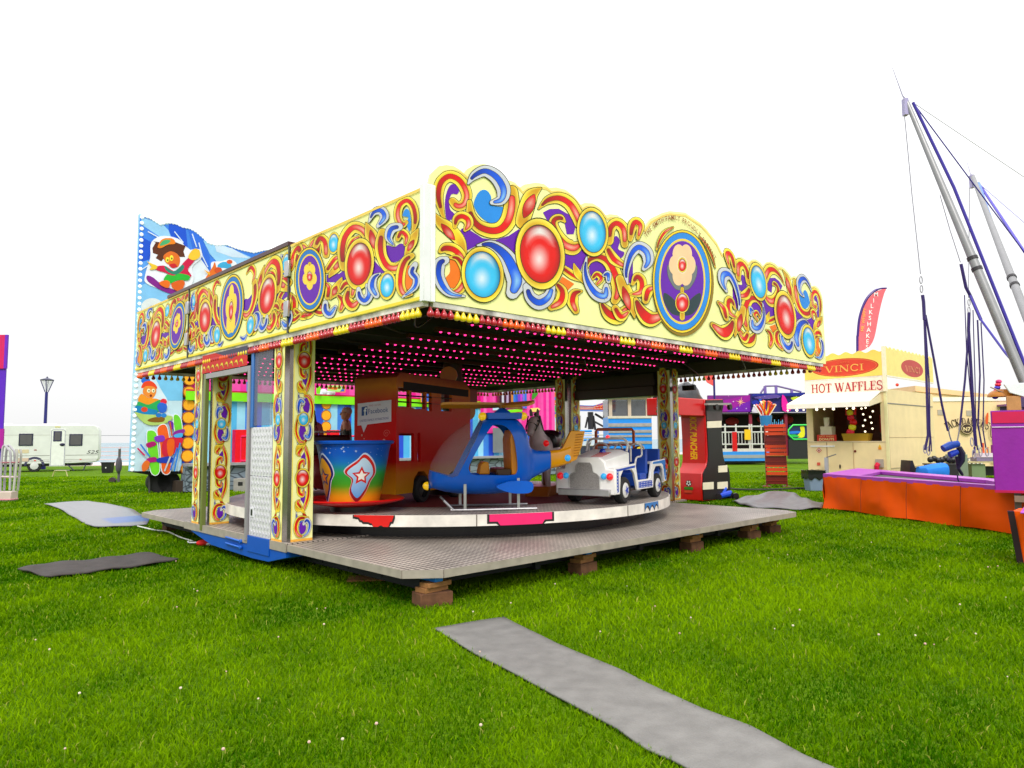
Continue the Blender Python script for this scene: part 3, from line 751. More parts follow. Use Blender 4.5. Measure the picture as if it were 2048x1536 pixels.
for i, (s0, s1, arts) in enumerate(sides):
    b_ = MB(); b_.box(-.03, 0, s0, s1, ZC, ZT, CREAM); bo = b_.build('fascia_board', ART, ride, smooth=0)
    a = arts[0]
    for other in arts[1:]: a.mb.add(other.mb.v, other.mb.f, other.mb.c); a.z = max(a.z, other.z)
    a.f = lambda x, y: (x, y)
    if i == 1: medal(a, MS, 3.5, .42, .46, 1)
    a.line([(s0+.02, ZT-.02), (s1-.02, ZT-.02)], .025, C(246, 206, 96)); a.line([(s0+.02, ZC+.02), (s1-.02, ZC+.02)], .03, C(250, 222, 60))
    a.onto(ML, 'painted_scrollwork', bo)
for s in (S1, S2):
    for z in (3.12, 3.62):
        hg = MB(); hg.box(-.085, -.052, s-.07, s+.05, z, z+.2); hg.build('hinge', METAL, ride, bevel=.006)
    hg = MB(); hg.box(-.05, -.031, s-.018, s+.018, ZC, ZT, C(60, 56, 40)); hg.build('seam_strip', PAINT, ride)
cp = MB(); cp.box(-.06, .02, -.16, -.09, ZC-.02, ZT+.02, C(236, 236, 238)); cp.box(.02, .075, -.165, -.132, ZC-.02, ZT+.02, C(244, 244, 244))
cp.build('corner_post', PAINT, ride, bevel=.006)
# top rails behind the side boards, far boards, bottom rails
rl = MB(); rl.box(-.06, .06, S1, S2+1.0, ZT-.005, ZT+.045, C(70, 30, 34)); rl.build('roof_rail', PAINT, ride)
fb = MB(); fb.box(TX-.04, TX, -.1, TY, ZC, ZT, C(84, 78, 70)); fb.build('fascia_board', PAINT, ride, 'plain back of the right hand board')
fb = MB(); fb.box(0, TX, TY+.002, TY+.03, ZC, ZT, C(120, 112, 80)); fb.build('fascia_board', PAINT, ride, 'dull olive inner side of the rear board')
br = MB(); rg = random.Random(4)
for (x0, x1, y0, y1) in ((.08, TX, -.12, -.06), (-.02, .04, -.1, TY), (TX-.06, TX, -.06, TY), (0, TX, TY-.06, TY)):
    br.box(x0, x1, y0, y1, ZC-.055, ZC-.002, C(226, 220, 210))
br.build('bottom_rail', mat('chipped_white_rail', C(224, 218, 210), rough=.5, noise=.5, nscale=4, dirt=.3), ride)
# ceiling: dark boards, tilting roof sheet, rafters
cl = MB(); cl.box(.04, TX-.06, -.06, TY-.04, 3.42, 3.45, C(20, 18, 19))
cl.quad((.04, S2+.4, 2.98), (TX-.06, S2+.4, 3.0), (TX-.06, TY-.05, 3.02), (.04, TY-.05, 3.0), C(28, 26, 26))
cl.build('ceiling', MATTE, ride, smooth=0)
rf = MB(); rf.box(-.02, TX, -.08, TY+.01, ZT-.06, ZT-.02, C(60, 58, 60)); rf.build('roof_sheet', PAINT, ride, smooth=0)
ra = MB()
for s in (.2, S1, 4.4, S2, TY-.3): ra.box(.06, TX-.08, s-.04, s+.04, 3.02, 3.12, C(38, 32, 30))
for t_ in (.3, 1.2, 3.9, 6.8, 8.5): ra.box(t_-.04, t_+.04, .02, TY-.08, 3.13, 3.22, C(38, 34, 34))
for s in (.9, 2.2, 3.4, 5.2): ra.tube([(.1, s-.7, 3.05), (1.3, s, 3.02), (3, s+.3, 3.1)], .018, 6, C(46, 40, 40))
for t_ in (2.2, 5.6): ra.tube([(t_, .1, 3.0), (t_+.5, 1.4, 3.1)], .015, 6, C(120, 110, 105))
ra.build('rafter', MATTE, ride)
PINK = C(255, 44, 128); LEDS = []
for i in range(13):
    s = .16+i*.655; lb = MB()
    if s > TY-.25: break
    inner = 3.0 < s < 5.8; t0 = 1.32+.04*i if i < 8 else .9; t1 = 6.65+.06*i if i < 8 else 7.3
    z = 2.96-.004*i
    lb.box(t0-.08, t1+.08, s-.035, s+.035, z, z+.05, C(74, 12, 12)); bar = lb.build('light_bar', MATTE, ride)
    n = int((t1-t0)/.13)
    for j in range(n+1):
        t_ = t0+(t1-t0)*j/n
        if abs(t_-(t0+1.95)) < .09 or abs(t_-(t1-1.3)) < .09: continue
        if inner and abs(t_-3.93) < .4: continue
        LEDS.append((t_, s, z-.004, bar))
LEDM = mat('pink_led', PINK, emit=3.2, noise=0)
ld = MB(); ld.sphere((0, 0, 0), .018, PINK, 8, 5, (1, 1, .8)); LED1 = ld.mesh('pink_lamp', LEDM, 60); ld = MB()
LEDS.sort(key=lambda p: (rp(p[0], p[1])-cO).length)
for i, (t_, s, z, bar) in enumerate(LEDS):
    if i < 100:
        o = bpy.data.objects.new('pink_lamp', LED1); COL.objects.link(o); o.parent = bar; o.location = (t_, s, z)
    else: ld.sphere((t_, s, z), .018, PINK, 8, 5, (1, 1, .8))
ld.build('pink_lamp', LEDM, ride, kind='stuff')
# bulb fringe round the lower edge
def bulb_mesh(col):
    b = MB(); b.lathe([(.012, 0), (.016, -.02), (.02, -.03), (.034, -.055), (.036, -.075), (.026, -.093), (.001, -.1)], 10, col=col)
    return b.mesh('bulb', mat('bulb_'+str(int(col[1]*999)), col, rough=.18, coat=.5, noise=.05, emit=.1), 60)
BM = [bulb_mesh(C(176, 30, 44)), bulb_mesh(C(236, 206, 26)), bulb_mesh(C(176, 30, 44)), bulb_mesh(C(240, 92, 22))]
spots = []
for i in range(107): spots.append((.06+i*.0815, -.10, (i//4) % 4))
for i in range(108): spots.append((-.01, .0+i*.0815, (i//4+1) % 4))
for i in range(80): spots.append((TX-.04, .1+i*.109, (i//4) % 4))
for i in range(80): spots.append((.06+i*.109, TY-.02, (i//4) % 4))
spots.sort(key=lambda p: (rp(p[0], p[1])-cO).length)
rest = MB()
pm4 = [C(176, 30, 44), C(236, 206, 26), C(176, 30, 44), C(240, 92, 22)]
for i, (t_, s, c) in enumerate(spots):
    if i < 100:
        o = bpy.data.objects.new('bulb', BM[c]); COL.objects.link(o); o.parent = ride; o.location = (t_, s, ZC-.055); o.rotation_euler = (random.uniform(-.06, .06), random.uniform(-.06, .06), 0)
    else:
        rest.lathe([(.012, 0), (.016, -.02), (.02, -.03), (.034, -.055), (.036, -.075), (.026, -.093), (.001, -.1)], 8, (t_, s, ZC-.055), pm4[c])
rest.build('bulb', mat('bulb_mixed', WHITE, rough=.18, coat=.5, attr=True, noise=.05), ride, kind='stuff')

# ------------------------------------------------------------------ deck
def tread(name, c0, c1, sx=.068, sy=.068, rough=.42, metal=.25):
    m = bpy.data.materials.new(name); m.use_nodes = True; t = m.node_tree; b = t.nodes['Principled BSDF']
    b.inputs['Roughness'].default_value = rough; b.inputs['Metallic'].default_value = metal
    tc = t.nodes.new('ShaderNodeTexCoord'); sp = t.nodes.new('ShaderNodeSeparateXYZ'); t.links.new(tc.outputs['Object'], sp.inputs[0])
    def mt(op, a, b_=None, c=None):
        n = t.nodes.new('ShaderNodeMath'); n.operation = op
        for i, v in enumerate((a, b_, c)):
            if v is None: continue
            if isinstance(v, (int, float)): n.inputs[i].default_value = v
            else: t.links.new(v, n.inputs[i])
        return n.outputs[0]
    u = mt('MULTIPLY', sp.outputs['X'], 1/sx); v = mt('MULTIPLY', sp.outputs['Y'], 1/sy)
    row = mt('FLOOR', v); 
    fu = mt('ABSOLUTE', mt('SUBTRACT', mt('FRACT', u), .5)); fv = mt('ABSOLUTE', mt('SUBTRACT', mt('FRACT', v), .5))
    d = mt('MAXIMUM', mt('MULTIPLY', fu, 1.25), fv); h = t.nodes.new('ShaderNodeMapRange')
    h.inputs[1].default_value = .47; h.inputs[2].default_value = .36; t.links.new(d, h.inputs[0])
    nz = t.nodes.new('ShaderNodeTexNoise'); nz.inputs['Scale'].default_value = 1.3; nz.inputs['Detail'].default_value = 7; t.links.new(tc.outputs['Object'], nz.inputs['Vector'])
    mr = t.nodes.new('ShaderNodeMapRange'); mr.inputs[1].default_value = .3; mr.inputs[2].default_value = .7; mr.inputs[3].default_value = .6; mr.inputs[4].default_value = 1.1; t.links.new(nz.outputs['Fac'], mr.inputs[0])
    mx = t.nodes.new('ShaderNodeMix'); mx.data_type = 'RGBA'; mx.inputs[6].default_value = (*c0, 1); mx.inputs[7].default_value = (*c1, 1); t.links.new(h.outputs[0], mx.inputs[0])
    m2 = t.nodes.new('ShaderNodeMix'); m2.data_type = 'RGBA'; m2.blend_type = 'MULTIPLY'; m2.inputs[0].default_value = 1; t.links.new(mx.outputs[2], m2.inputs[6]); t.links.new(mr.outputs[0], m2.inputs[7])
    t.links.new(m2.outputs[2], b.inputs['Base Color'])
    bp = t.nodes.new('ShaderNodeBump'); bp.inputs['Strength'].default_value = .7; bp.inputs['Distance'].default_value = .006
    t.links.new(h.outputs[0], bp.inputs['Height']); t.links.new(bp.outputs[0], b.inputs['Normal'])
    return m
TREAD = tread('treadplate', C(82, 72, 70), C(208, 196, 184), metal=.1)
TREADW = tread('white_treadplate', C(196, 192, 204), C(232, 230, 234), .06, .06, .35, .1)
EDGE = mat('deck_edge_alloy', C(176, 166, 154), rough=.5, metal=.3, noise=.15, dirt=.1)
ch = .36
wings = [[(0, S1-.03), (0, .25), (.3, 0), (DX-.2, 0), (DX, .25), (DX, S1-.03)], [(0, S2+.03), (DX, S2+.03), (DX, DY-.3), (DX-.3, DY), (.3, DY), (0, DY-.3)]]
for k, wg in enumerate(wings):
    d = MB(); d.prism(wg, ZD-.03, ZD, 'xy'); dk = d.build('deck_wing', TREAD, ride, smooth=0)
    e = MB(); n = len(wg)
    for i in range(n):
        a, b_ = Vector((*wg[i], 0)), Vector((*wg[(i+1) % n], 0))
        if k == 0 and i == n-1 or k == 1 and i == 0: continue
        dr = (b_-a).normalized(); nr = Vector((dr.y, -dr.x, 0)); 
        if (Vector((4, 4.3, 0))-a).dot(nr) > 0: nr = -nr
        L = (b_-a).length; M = Matrix((( dr.x, nr.x, 0, a.x), (dr.y, nr.y, 0, a.y), (0, 0, 1, 0), (0, 0, 0, 1)))
        s0 = len(e.v); e.box(0, L, -.004, .014, ZD-.075, ZD+.003); e.xf(M, s0)
    e.build('edge_strip', EDGE, dk)
d = MB(); d.prism([(0, S1), (TX-.2, S1), (TX-.2, S2), (0, S2)], ZD-.02, ZD+.012, 'xy'); dk = d.build('trailer_floor', TREAD, ride, smooth=0)
e = MB(); e.box(-.02, -.002, S1, 3.1, ZD-.09, ZD+.016); e.box(-.02, -.002, 3.78, S2, ZD-.09, ZD+.016); e.build('edge_strip', EDGE, dk)
chs = MB(); bl = C(16, 84, 184)
chs.prism([(S2-.1, .33), (S2-.28, .25), (S2-1.1, .12), (S1+.95, .09), (S1+.5, .1), (S1+.02, .2), (S1+.02, .33)], -.006, .3, 'yz', bl)
chs.box(-.02, -.006, 3.12, 3.77, .17, ZD+.02, bl)
for z in (.28, .2): chs.tube([(-.03, 3.95, z), (-.03, 4.45, z+.01)], .014, 8, C(20, 100, 206)); chs.cyl((-.045, 3.95, z), (-.01, 3.95, z), .028, n=8, col=C(20, 90, 190))
chs.box(.3, TX-.6, S1+.3, S2-.3, .12, .32, C(20, 40, 80))
chs.build('chassis', PAINT, ride, bevel=.008)
jo = MB()  # unseen dark joists added to keep light out from under the deck
for y in (.5, 1.2, 1.9, 2.5, 6.4, 7.1, 7.8, 8.3): jo.box(.35, DX-.35, y-.05, y+.05, .13, ZD-.035, C(24, 26, 34))
for x in (.4, 2, 4, 6, 7.5): jo.box(x-.04, x+.04, .4, DY-.3, .1, ZD-.036, C(22, 24, 30))
jo.build('light_block_joists', MATTE, ride)
FEET = [(.32, .12), (2.6, .16), (5.0, .18), (6.7, .2), (7.6, .3), (.5, DY-.4)]
for x, y in FEET:
    f = MB(); f.box(x-.05, x+.05, y-.03, y+.6, ZD-.13, ZD-.032, C(24, 118, 214)); f.build('deck_foot', PAINT, ride, bevel=.008)
wood = mat('weathered_timber', C(100, 64, 40), rough=.85, noise=.4, nscale=9, bump=.35, bscale=22)
wood2 = mat('pale_timber', C(146, 100, 56), rough=.85, noise=.3, nscale=12, bump=.3, bscale=25)
WHERE = ['under the nearest deck corner', 'under the deck edge below the helicopter', 'under the deck edge below the white jeep', 'under the deck edge right of the jeep', 'under the far right deck corner', 'under the far left deck corner']
for (x, y), wh, sz in zip(FEET, WHERE, (.86, .8, .8, .8, .8, .7)):
    p = rp(x, y+.08, 0)
    tb = MB(); tb.box(-.2*sz, .2*sz, -.13*sz, .13*sz, -.01, .13); o = tb.build('timber_block', wood, bevel=.008); o.location = p; o.rotation_euler = (0, 0, RA+random.uniform(-.25, .1))
    tag(o, 'thick brown timber block '+wh, 'timber block', 'timber packing blocks')
    tb = MB(); tb.box(-.17*sz, .17*sz, -.07, .09, .131, .18); tb.box(-.15*sz, .19*sz, -.1, .04, .181, ZD-.132); o = tb.build('timber_board', wood2, bevel=.004); o.location = p; o.rotation_euler = (0, 0, RA+random.uniform(-.2, .2))
    tag(o, 'thin pale board on the block '+wh, 'packing board', 'timber packing boards')
tb = MB(); tb.box(-.22, .26, -.16, .16, .012, .03); o = tb.build('plywood_sheet', wood2); o.location = gnd(735, 1160, 0); o.rotation_euler = (0, 0, R(8))
tag(o, 'small flat plywood sheet lying on the grass beneath the near deck wing', 'plywood')
cb = MB(); P0 = gnd(400, 1088, .03); cb.tube([P0+Vector(v) for v in ((-.32, .3, 0), (-.25, .16, 0), (-.1, .1, .01), (0, 0, 0))], .012, 6, C(206, 206, 214))
cb.sphere(P0+Vector((.06, -.03, .02)), .085, C(222, 24, 20), 10, 7, (1.3, .8, .6)); cb.tube([P0+Vector((.13, -.06, .01)), P0+Vector((.22, -.07, 0))], .02, 6, C(220, 220, 224))
tag(cb.build('cloth_bag', MATTE), 'red cloth bag with white cord lying on the grass by the blue chassis', 'bag')

# ------------------------------------------------------------------ corner pillars
def pillar_art():
    A = Art(lambda x, y: (x*.29, y*.29))
    A.poly([(0, 0), (1, 0), (1, 9.0), (0, 9.0)], CREAM); A.line([(.03, 0), (.03, 9)], .04, C(250, 226, 90)); A.line([(0, .05), (1, .05)], .1, C(246, 180, 70))
    A.f = lambda x, y: ((.5+(x-.47)*.84)*.29, y*.29)
    def half(cy, sg, red=True):
        # scrolls above (sg=1) or below (sg=-1) a red gem
        f = lambda x, y: (x, cy+sg*y)
        A.poly([f(*p) for p in [(.5, .42), (.36, .9), (.58, 1.15), (.66, .6)]], PURP)
        A.stroke([f(.8, .15), f(.8, .75), f(.62, 1.25), f(.5, 1.5)], [.1, .22, .2, .03], core=.4)
        A.stroke([f(.25, .3), f(.3, .62), f(.5, .72), f(.55, .5)], [.2, .24, .2, .06])
        A.stroke([f(.75, 1.75), f(.45, 1.35), f(.2, 1.3), f(.12, 1.05)], [.03, .18, .22, .12], core=0)
        A.stroke([f(.4, 1.25), f(.22, 1.05), f(.3, .95)], [.18, .24, .1])
        A.leaf(f(.5, 1.5), f(.8, 1.9), .2)
        A.stroke([f(.15, 1.45), f(.22, 1.75), f(.42, 1.85), f(.5, 1.68)], [.04, .18, .24, .14], 'silver')
    def yin(cy, sg):
        f = lambda x, y: (.5+sg*(x-.5), cy+sg*y)
        A.stroke([f(.86, -.1), f(.95, .5), f(.75, .95), f(.5, 1.0)], [.1, .2, .2, .1], core=.35)
        A.poly([f(*p) for p in [(.55, .25), (.72, .3), (.78, .6), (.62, .9), (.5, .85), (.52, .6), (.4, .5)]], PURP, 4)
        A.stroke([f(.22, .2), f(.16, .5), f(.26, .78), f(.46, .72)], [.1, .24, .3, .16], 'silver')
    for cy in (2.67, 7.75): half(cy, 1); half(cy, -1)
    yin(5.2, 1); yin(5.2, -1)
    A.stroke([(.78, .95), (.3, .95), (.12, .6), (.25, .28), (.5, .2)], [.12, .22, .24, .2, .06], core=.5)
    A.poly([(.35, .75), (.3, .5), (.42, .3), (.62, .38), (.68, .6), (.52, .8)], PURP, 4)
    A.stroke([(.55, .72), (.72, .86), (.88, .68), (.78, .34), (.5, .16)], [.14, .22, .22, .16, .03], 'silver')
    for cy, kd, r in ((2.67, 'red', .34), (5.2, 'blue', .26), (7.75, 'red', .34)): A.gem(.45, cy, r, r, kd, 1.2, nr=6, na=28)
    return A
pa = pillar_art(); pa.mb.xf(Matrix(((1, 0, 0, 0), (0, 0, -1, -.001), (0, 1, 0, 0), (0, 0, 0, 1))))
PART = pa.mb.mesh('painted_scrollwork', ART, 0)
pb = MB(); pb.box(0, .29, 0, .09, 0, 9*.29); PBOX = pb.mesh('pillar', mat('mirror_pillar_side', C(170, 165, 160), rough=.16, metal=.9, noise=.1), 0)
def pillar(t_, s, rz, mirror=False):
    o = bpy.data.objects.new('pillar', PBOX); COL.objects.link(o); o.parent = ride; o.location = (t_, s, ZD+.013); o.rotation_euler = (0, 0, rz)
    a = bpy.data.objects.new('painted_scrollwork', PART); COL.objects.link(a); a.parent = o
    if mirror: a.scale = (-1, 1, 1); a.location = (.29, 0, 0)
    return o
# local -Y face carries the art: rz=0 faces the front, rz=-90 deg faces the left side
pillar(.09, 2.76, 0); pillar(.0, 3.10, R(-90), True); pillar(.09, 5.38, 0); pillar(.0, 5.86, R(-90), True)
pillar(TX-.55, 2.76, 0, True); pillar(TX-.24, 2.95, R(90)); pillar(TX-.6, 5.4, 0); pillar(TX-.24, 5.5, R(90), True)
pillar(8.1, 2.95, R(-90)); pillar(8.05, 5.75, R(-90))
# ------------------------------------------------------------------ pay booth in the left side
bo = MB(); bo.box(.0, .03, 3.13, 3.76, ZD+.02, 1.15); bo.box(.0, .03, 3.13, 3.76, 1.16, 1.79)
pb_ = MB()
me = bo.build('booth_panel', None or mat('white_checker_plate', C(228, 226, 232), rough=.3, metal=.2, noise=.06), ride)
stud = MB()
for i in range(7):
    for j in range(18):
        y = 3.17+i*.09+(.045 if j % 2 else 0); z = .43+j*.078
        if y < 3.73: stud.prism([(y-.03, z), (y, z-.034), (y+.03, z), (y, z+.034)], -.005, -.001, 'yz', C(208, 206, 214))
stud.build('raised_diamonds', PAINT, me)
lk = MB(); lk.box(-.012, -.001, 3.62, 3.72, .62, .74, C(230, 230, 236)); lk.box(-.016, -.0125, 3.64, 3.69, .64, .72, C(20, 20, 20)); lk.build('latch', PAINT, me)
bw = MB(); bw.box(.0, .012, 3.16, 3.72, 1.81, 2.86); bw.build('booth_window', glass('booth_perspex', C(120, 118, 140), .38), ride)
bf = MB(); bf.box(-.01, .05, 3.70, 3.78, 1.79, 2.9, C(40, 110, 190)); bf.build('window_post', PAINT, ride)
df = MB(); gy = C(150, 146, 150); df.box(-.03, .03, 3.785, 3.85, .3, 2.62, gy); df.box(-.03, .03, 3.85, 5.36, 2.54, 2.62, gy); df.box(-.03, .03, 5.36, 5.44, .3, 2.62, C(112, 122, 60)); df.build('door_frame', PAINT, ride, bevel=.005)
hp = Art(); hp.poly([(3.86, 2.63), (5.5, 2.63), (5.5, 2.9), (3.86, 2.9)], C(206, 34, 22)); hp.poly([(3.86, 2.9), (3.86, 2.76), (4.1, 2.82), (4.4, 2.76), (4.7, 2.84), (5.0, 2.9)], C(70, 66, 90))
for i in range(9): hp.stroke([(4+i*.17, 2.66), (4.05+i*.17, 2.72), (4.12+i*.17, 2.7)], [.01, .03, .01], core=0)
hp.onto(ML, 'header_panel', ride)
ic = MB(); ic.sphere((.25, 3.3, 1.95), .12, C(240, 70, 140), 12, 8, (1, 1.2, .9)); ic.build('pink_cushion', PAINT, ride)
# inner lintel boards between the right-hand and rear pillars
li = MB(); li.box(TX-.5, TX-.3, 3.2, 5.4, 2.5, 2.72, C(58, 50, 44)); li.box(TX-.46, TX-.34, 3.2, 5.4, 2.62, 3.0, C(44, 40, 38)); li.build('lintel', PAINT, ride, bevel=.02)

# ------------------------------------------------------------------ turntable
TC, SC_, TR, Z0, Z1t = 3.93, 4.4, 3.74, .535, .683
tt = MB(); tt.lathe([(TR-.02, Z1t-.004), (TR, Z1t-.006), (TR, Z0), (TR-.05, Z0)], 120, (TC, SC_, 0)); 
turn = tt.build('turntable_rim', mat('white_sheet_metal', C(236, 230, 220), rough=.45, noise=.14, nscale=5, dirt=.12), ride, smooth=40)
tp = MB(); tp.lathe([(.001, Z1t), (TR-.02, Z1t)], 120, (TC, SC_, 0)); tp.build('turntable_floor', TREAD, ride, smooth=0)
tin = MB(); tin.lathe([(.4, Z1t+.003), (2.75, Z1t+.003)], 90, (TC, SC_, 0), C(120, 22, 30)); tin.build('red_floor_ring', MATTE, ride, smooth=0)
dm = MB(); dm.lathe([(3.3, Z0), (3.3, ZD), (.6, ZD)], 60, (TC, SC_, 0), C(24, 22, 24)); dm.build('dark_gap_drum', PAINT, ride, smooth=0)  # near-black drum stands for the dark gap under the turntable
for k in range(10):
    a = k*.628+.35; jm = MB(); jm.box(-.004, .004, -.006, .006, Z0, Z1t-.006, C(110, 100, 92)); jm.xf(Matrix.Translation((TC+TR*math.cos(a), SC_+TR*math.sin(a), 0)) @ Matrix.Rotation(a, 4, 'Z')); jm.build('rim_joint', MATTE, turn)
def on_rim(art_pts, a0, lay): return [(TC+(TR+lay)*math.cos(a0+x/TR), SC_+(TR+lay)*math.sin(a0+x/TR), Z0+z) for x, z in art_pts]
H = Z1t-Z0-.006
def rim_patch(t_, s, col, half, jag):
    gf = MB(); a0 = math.atan2(s-SC_, t_-TC); n = 24; lo, ink = [], []
    for i in range(n+1):
        x = -half+2*half*i/n; d = jag(i/n); lo.append((x, max(.0, H*d)))
    top = [(x, H) for x, z in lo]
    ga = [(x*1.07, max(0.0, z-.025)) for x, z in lo]; gt = [(x*1.07, H) for x, z in lo]
    for (l, u, c, y) in ((ga, gt, C(40, 34, 36), .003), (lo, top, col, .005)):
        P = on_rim(l, a0, y)+on_rim(u, a0, y); m = len(l); gf.add(P, [(i, i+1, m+i+1, m+i) for i in range(m-1)], c)
    gf.build('sprayed_patch', PAINT, turn, smooth=0)
def rimpos(px, py): p = gnd(px, py, Z1t)-RC; return p.dot(RU), p.dot(RV)
rim_patch(*rimpos(745, 1030), C(214, 24, 22), .26, lambda u: [.85, .8, .55, .4, .4, .3, 0, 0, .12, 0, 0, .45, .9][int(u*12)])
rim_patch(*rimpos(1042, 1025), C(238, 40, 112), .42, lambda u: 0 if .14 < u < .86 else .35)
rim_patch(*rimpos(1317, 1004), C(40, 120, 190), .24, lambda u: .25+.5*abs(math.sin(u*9.4)))
mst = MB(); mst.cyl((TC, SC_, Z1t), (TC, SC_, 3.4), .17, n=20, col=C(52, 26, 24)); mst.lathe([(.55, Z1t), (.5, .95), (.2, 1.0)], 24, (TC, SC_, 0), C(60, 30, 24))
for a in range(4):
    q = a*math.pi/2+.4; mst.box(TC+.24*math.cos(q)-.16, TC+.24*math.cos(q)+.16, SC_+.24*math.sin(q)-.16, SC_+.24*math.sin(q)+.16, 2.15, 2.5, C(140, 40, 36))
mast = mst.build('centre_column', PAINT, ride, bevel=.01)
for q, z in ((-2.4, 2.72), (-1.6, 2.1), (-2.6, 1.9)):
    f = MB(); n = Vector((math.cos(q), math.sin(q), 0)); f.cyl(Vector((TC, SC_, z))+n*.42, Vector((TC, SC_, z))+n*.46, .15, n=20, col=C(206, 128, 50)); f.cyl(Vector((TC, SC_, z))+n*.1, Vector((TC, SC_, z))+n*.42, .03, n=8, col=DARK and C(60, 40, 30)); f.build('wooden_disc', PAINT, mast)
# stray cables and a floodlight under the canopy
cbm = MB()
for pts in (((.2, .3, 3.0), (.4, .6, 2.8), (.9, .9, 3.05)), ((7.2, .6, 2.98), (7.9, .9, 2.86), (8.6, 1.4, 2.98)), ((6.9, 1.6, 2.98), (7.8, 1.8, 2.8), (8.6, 2.6, 2.98)), ((5.2, 2.4, 2.96), (6.0, 2.9, 2.84), (7, 3.0, 2.96))):
    cbm.tube(spline(pts, 8), .008, 6, C(22, 20, 22))
cbm.build('cable', PAINT, ride)
fl_ = MB(); a = (TX-.3, 2.35)
fl_.tube([(a[0], a[1], 2.9), (a[0]-.02, a[1]+.02, 2.66)], .007, 6, C(30, 30, 34)); fl_.tube([(a[0], a[1]+.22, 2.9), (a[0], a[1]+.24, 2.68)], .007, 6, C(30, 30, 34)); fl_.box(a[0]-.04, a[0]+.04, a[1]-.02, a[1]+.26, 2.58, 2.68, C(24, 24, 28)); fl_.build('floodlight', PAINT, ride, bevel=.01)
# ================================================================== ride cars on the turntable
def ramp_mat(name, stops, axis=2, rough=.35, noise=.12):
    m = bpy.data.materials.new(name); m.use_nodes = True; t = m.node_tree; b = t.nodes['Principled BSDF']; b.inputs['Roughness'].default_value = rough
    b.inputs['Specular IOR Level'].default_value = .2
    tc = t.nodes.new('ShaderNodeTexCoord'); sp = t.nodes.new('ShaderNodeSeparateXYZ'); t.links.new(tc.outputs['Object'], sp.inputs[0])
    lo, hi = stops[0][0], stops[-1][0]
    nz = t.nodes.new('ShaderNodeTexNoise'); nz.inputs['Scale'].default_value = 5; t.links.new(tc.outputs['Object'], nz.inputs['Vector'])
    ad = t.nodes.new('ShaderNodeMath'); ad.operation = 'MULTIPLY_ADD'; ad.inputs[1].default_value = noise; t.links.new(nz.outputs['Fac'], ad.inputs[0]); t.links.new(sp.outputs[axis], ad.inputs[2])
    mr = t.nodes.new('ShaderNodeMapRange'); mr.inputs[1].default_value = lo+noise*.5; mr.inputs[2].default_value = hi+noise*.5; t.links.new(ad.outputs[0], mr.inputs[0])
    r = t.nodes.new('ShaderNodeValToRGB'); e = r.color_ramp.elements
    for i, (p, c) in enumerate(stops):
        q = (p-lo)/(hi-lo)
        el = e[i] if i < 2 else e.new(q)
        el.position = q; el.color = (*c, 1)
    t.links.new(mr.outputs[0], r.inputs[0]); t.links.new(r.outputs[0], b.inputs['Base Color']); return m
def lamp(parent, c, nrm, r, col, name='lamp', on=0.0):
    b = MB(); b.dome(c, nrm, r, col); n = Vector(nrm).normalized(); b.cyl(Vector(c)-n*.015, Vector(c), r*1.05, n=14, col=col)
    return b.build(name, mat('lens_%d_%d_%d_%d' % (col[0]*99, col[1]*99, col[2]*99, on*9), col, rough=.12, coat=.6, noise=.25, nscale=60, emit=on), parent)
def wheel(parent, c, r, wd, rimc, hub=None):
    x, y, z = c; b = MB(); prof = [(r*.62, -wd/2), (r*.9, -wd/2), (r, -wd*.32), (r, wd*.32), (r*.9, wd/2), (r*.62, wd/2)]
    M = Matrix.Rotation(R(90), 3, 'X'); b.lathe(prof, 28, c, M=M); o = b.build('wheel', BLACK, parent)
    sg = 1 if y > 0 else -1
    b = MB(); b.lathe([(r*.64, sg*wd*.3), (r*.55, sg*wd*.52), (r*.2, sg*wd*.62), (.001, sg*wd*.64)], 24, c, rimc, M=Matrix.Rotation(R(-90), 3, 'X')); b.build('rim', PAINT, o)
    if hub:
        b = MB()
        for k in range(5):
            a = k*1.2566; pts = [(x+r*.4*q*math.cos(a+d), z+r*.4*q*math.sin(a+d)) for q, d in ((.42, -.63), (1, 0), (.42, .63))]
            b.add([(p[0], y+sg*wd*.66, p[1]) for p in pts]+[(x, y+sg*wd*.68, z)], [(0, 1, 3), (1, 2, 3)], hub)
        b.build('hub_star', PAINT, o)
    return o

# ------------------------------------------------------------------ blue helicopter
HA = RA+math.atan2(-.557, .83); HL = rp(2.46, 1.72, Z1t)
heli = thing('helicopter_ride_car', 'blue childrens helicopter with yellow tail fin and clear bubble windscreen on thin skids', 'ride car', HL, HA)
hx = (math.cos(HA), math.sin(HA)); Z7 = ((820, 760), 5.12); HN = Vector((math.sin(HA), -math.cos(HA), 0))
th = lambda pts, near=0.0: trace(pts, *Z7, HL+HN*near, hx)
topz = th([(190,985),(196,930),(212,860),(245,790),(300,690),(400,570),(520,475),(640,415),(760,385),(900,383),(1050,393),(1110,420),(1160,500),(1195,600),(1215,690),(1290,722),(1440,722)])
botz = th([(190,985),(196,1050),(215,1100),(330,1137),(480,1160),(700,1168),(900,1160),(1100,1125),(1180,1070),(1240,1005),(1330,960),(1440,905)])
def terp(P, x):
    xs = [p[0] for p in P]; return float(np.interp(x, xs, [p[1] for p in P]))
xs7 = [191,194,200,212,230,260,300,350,410,480,560,650,750,850,950,1040,1090,1130,1165,1190,1212,1235,1290,1360,1428]
hw7 = [(190,.03),(200,.13),(230,.24),(300,.33),(400,.385),(500,.40),(1000,.40),(1090,.38),(1150,.33),(1200,.25),(1240,.17),(1300,.13),(1440,.10)]
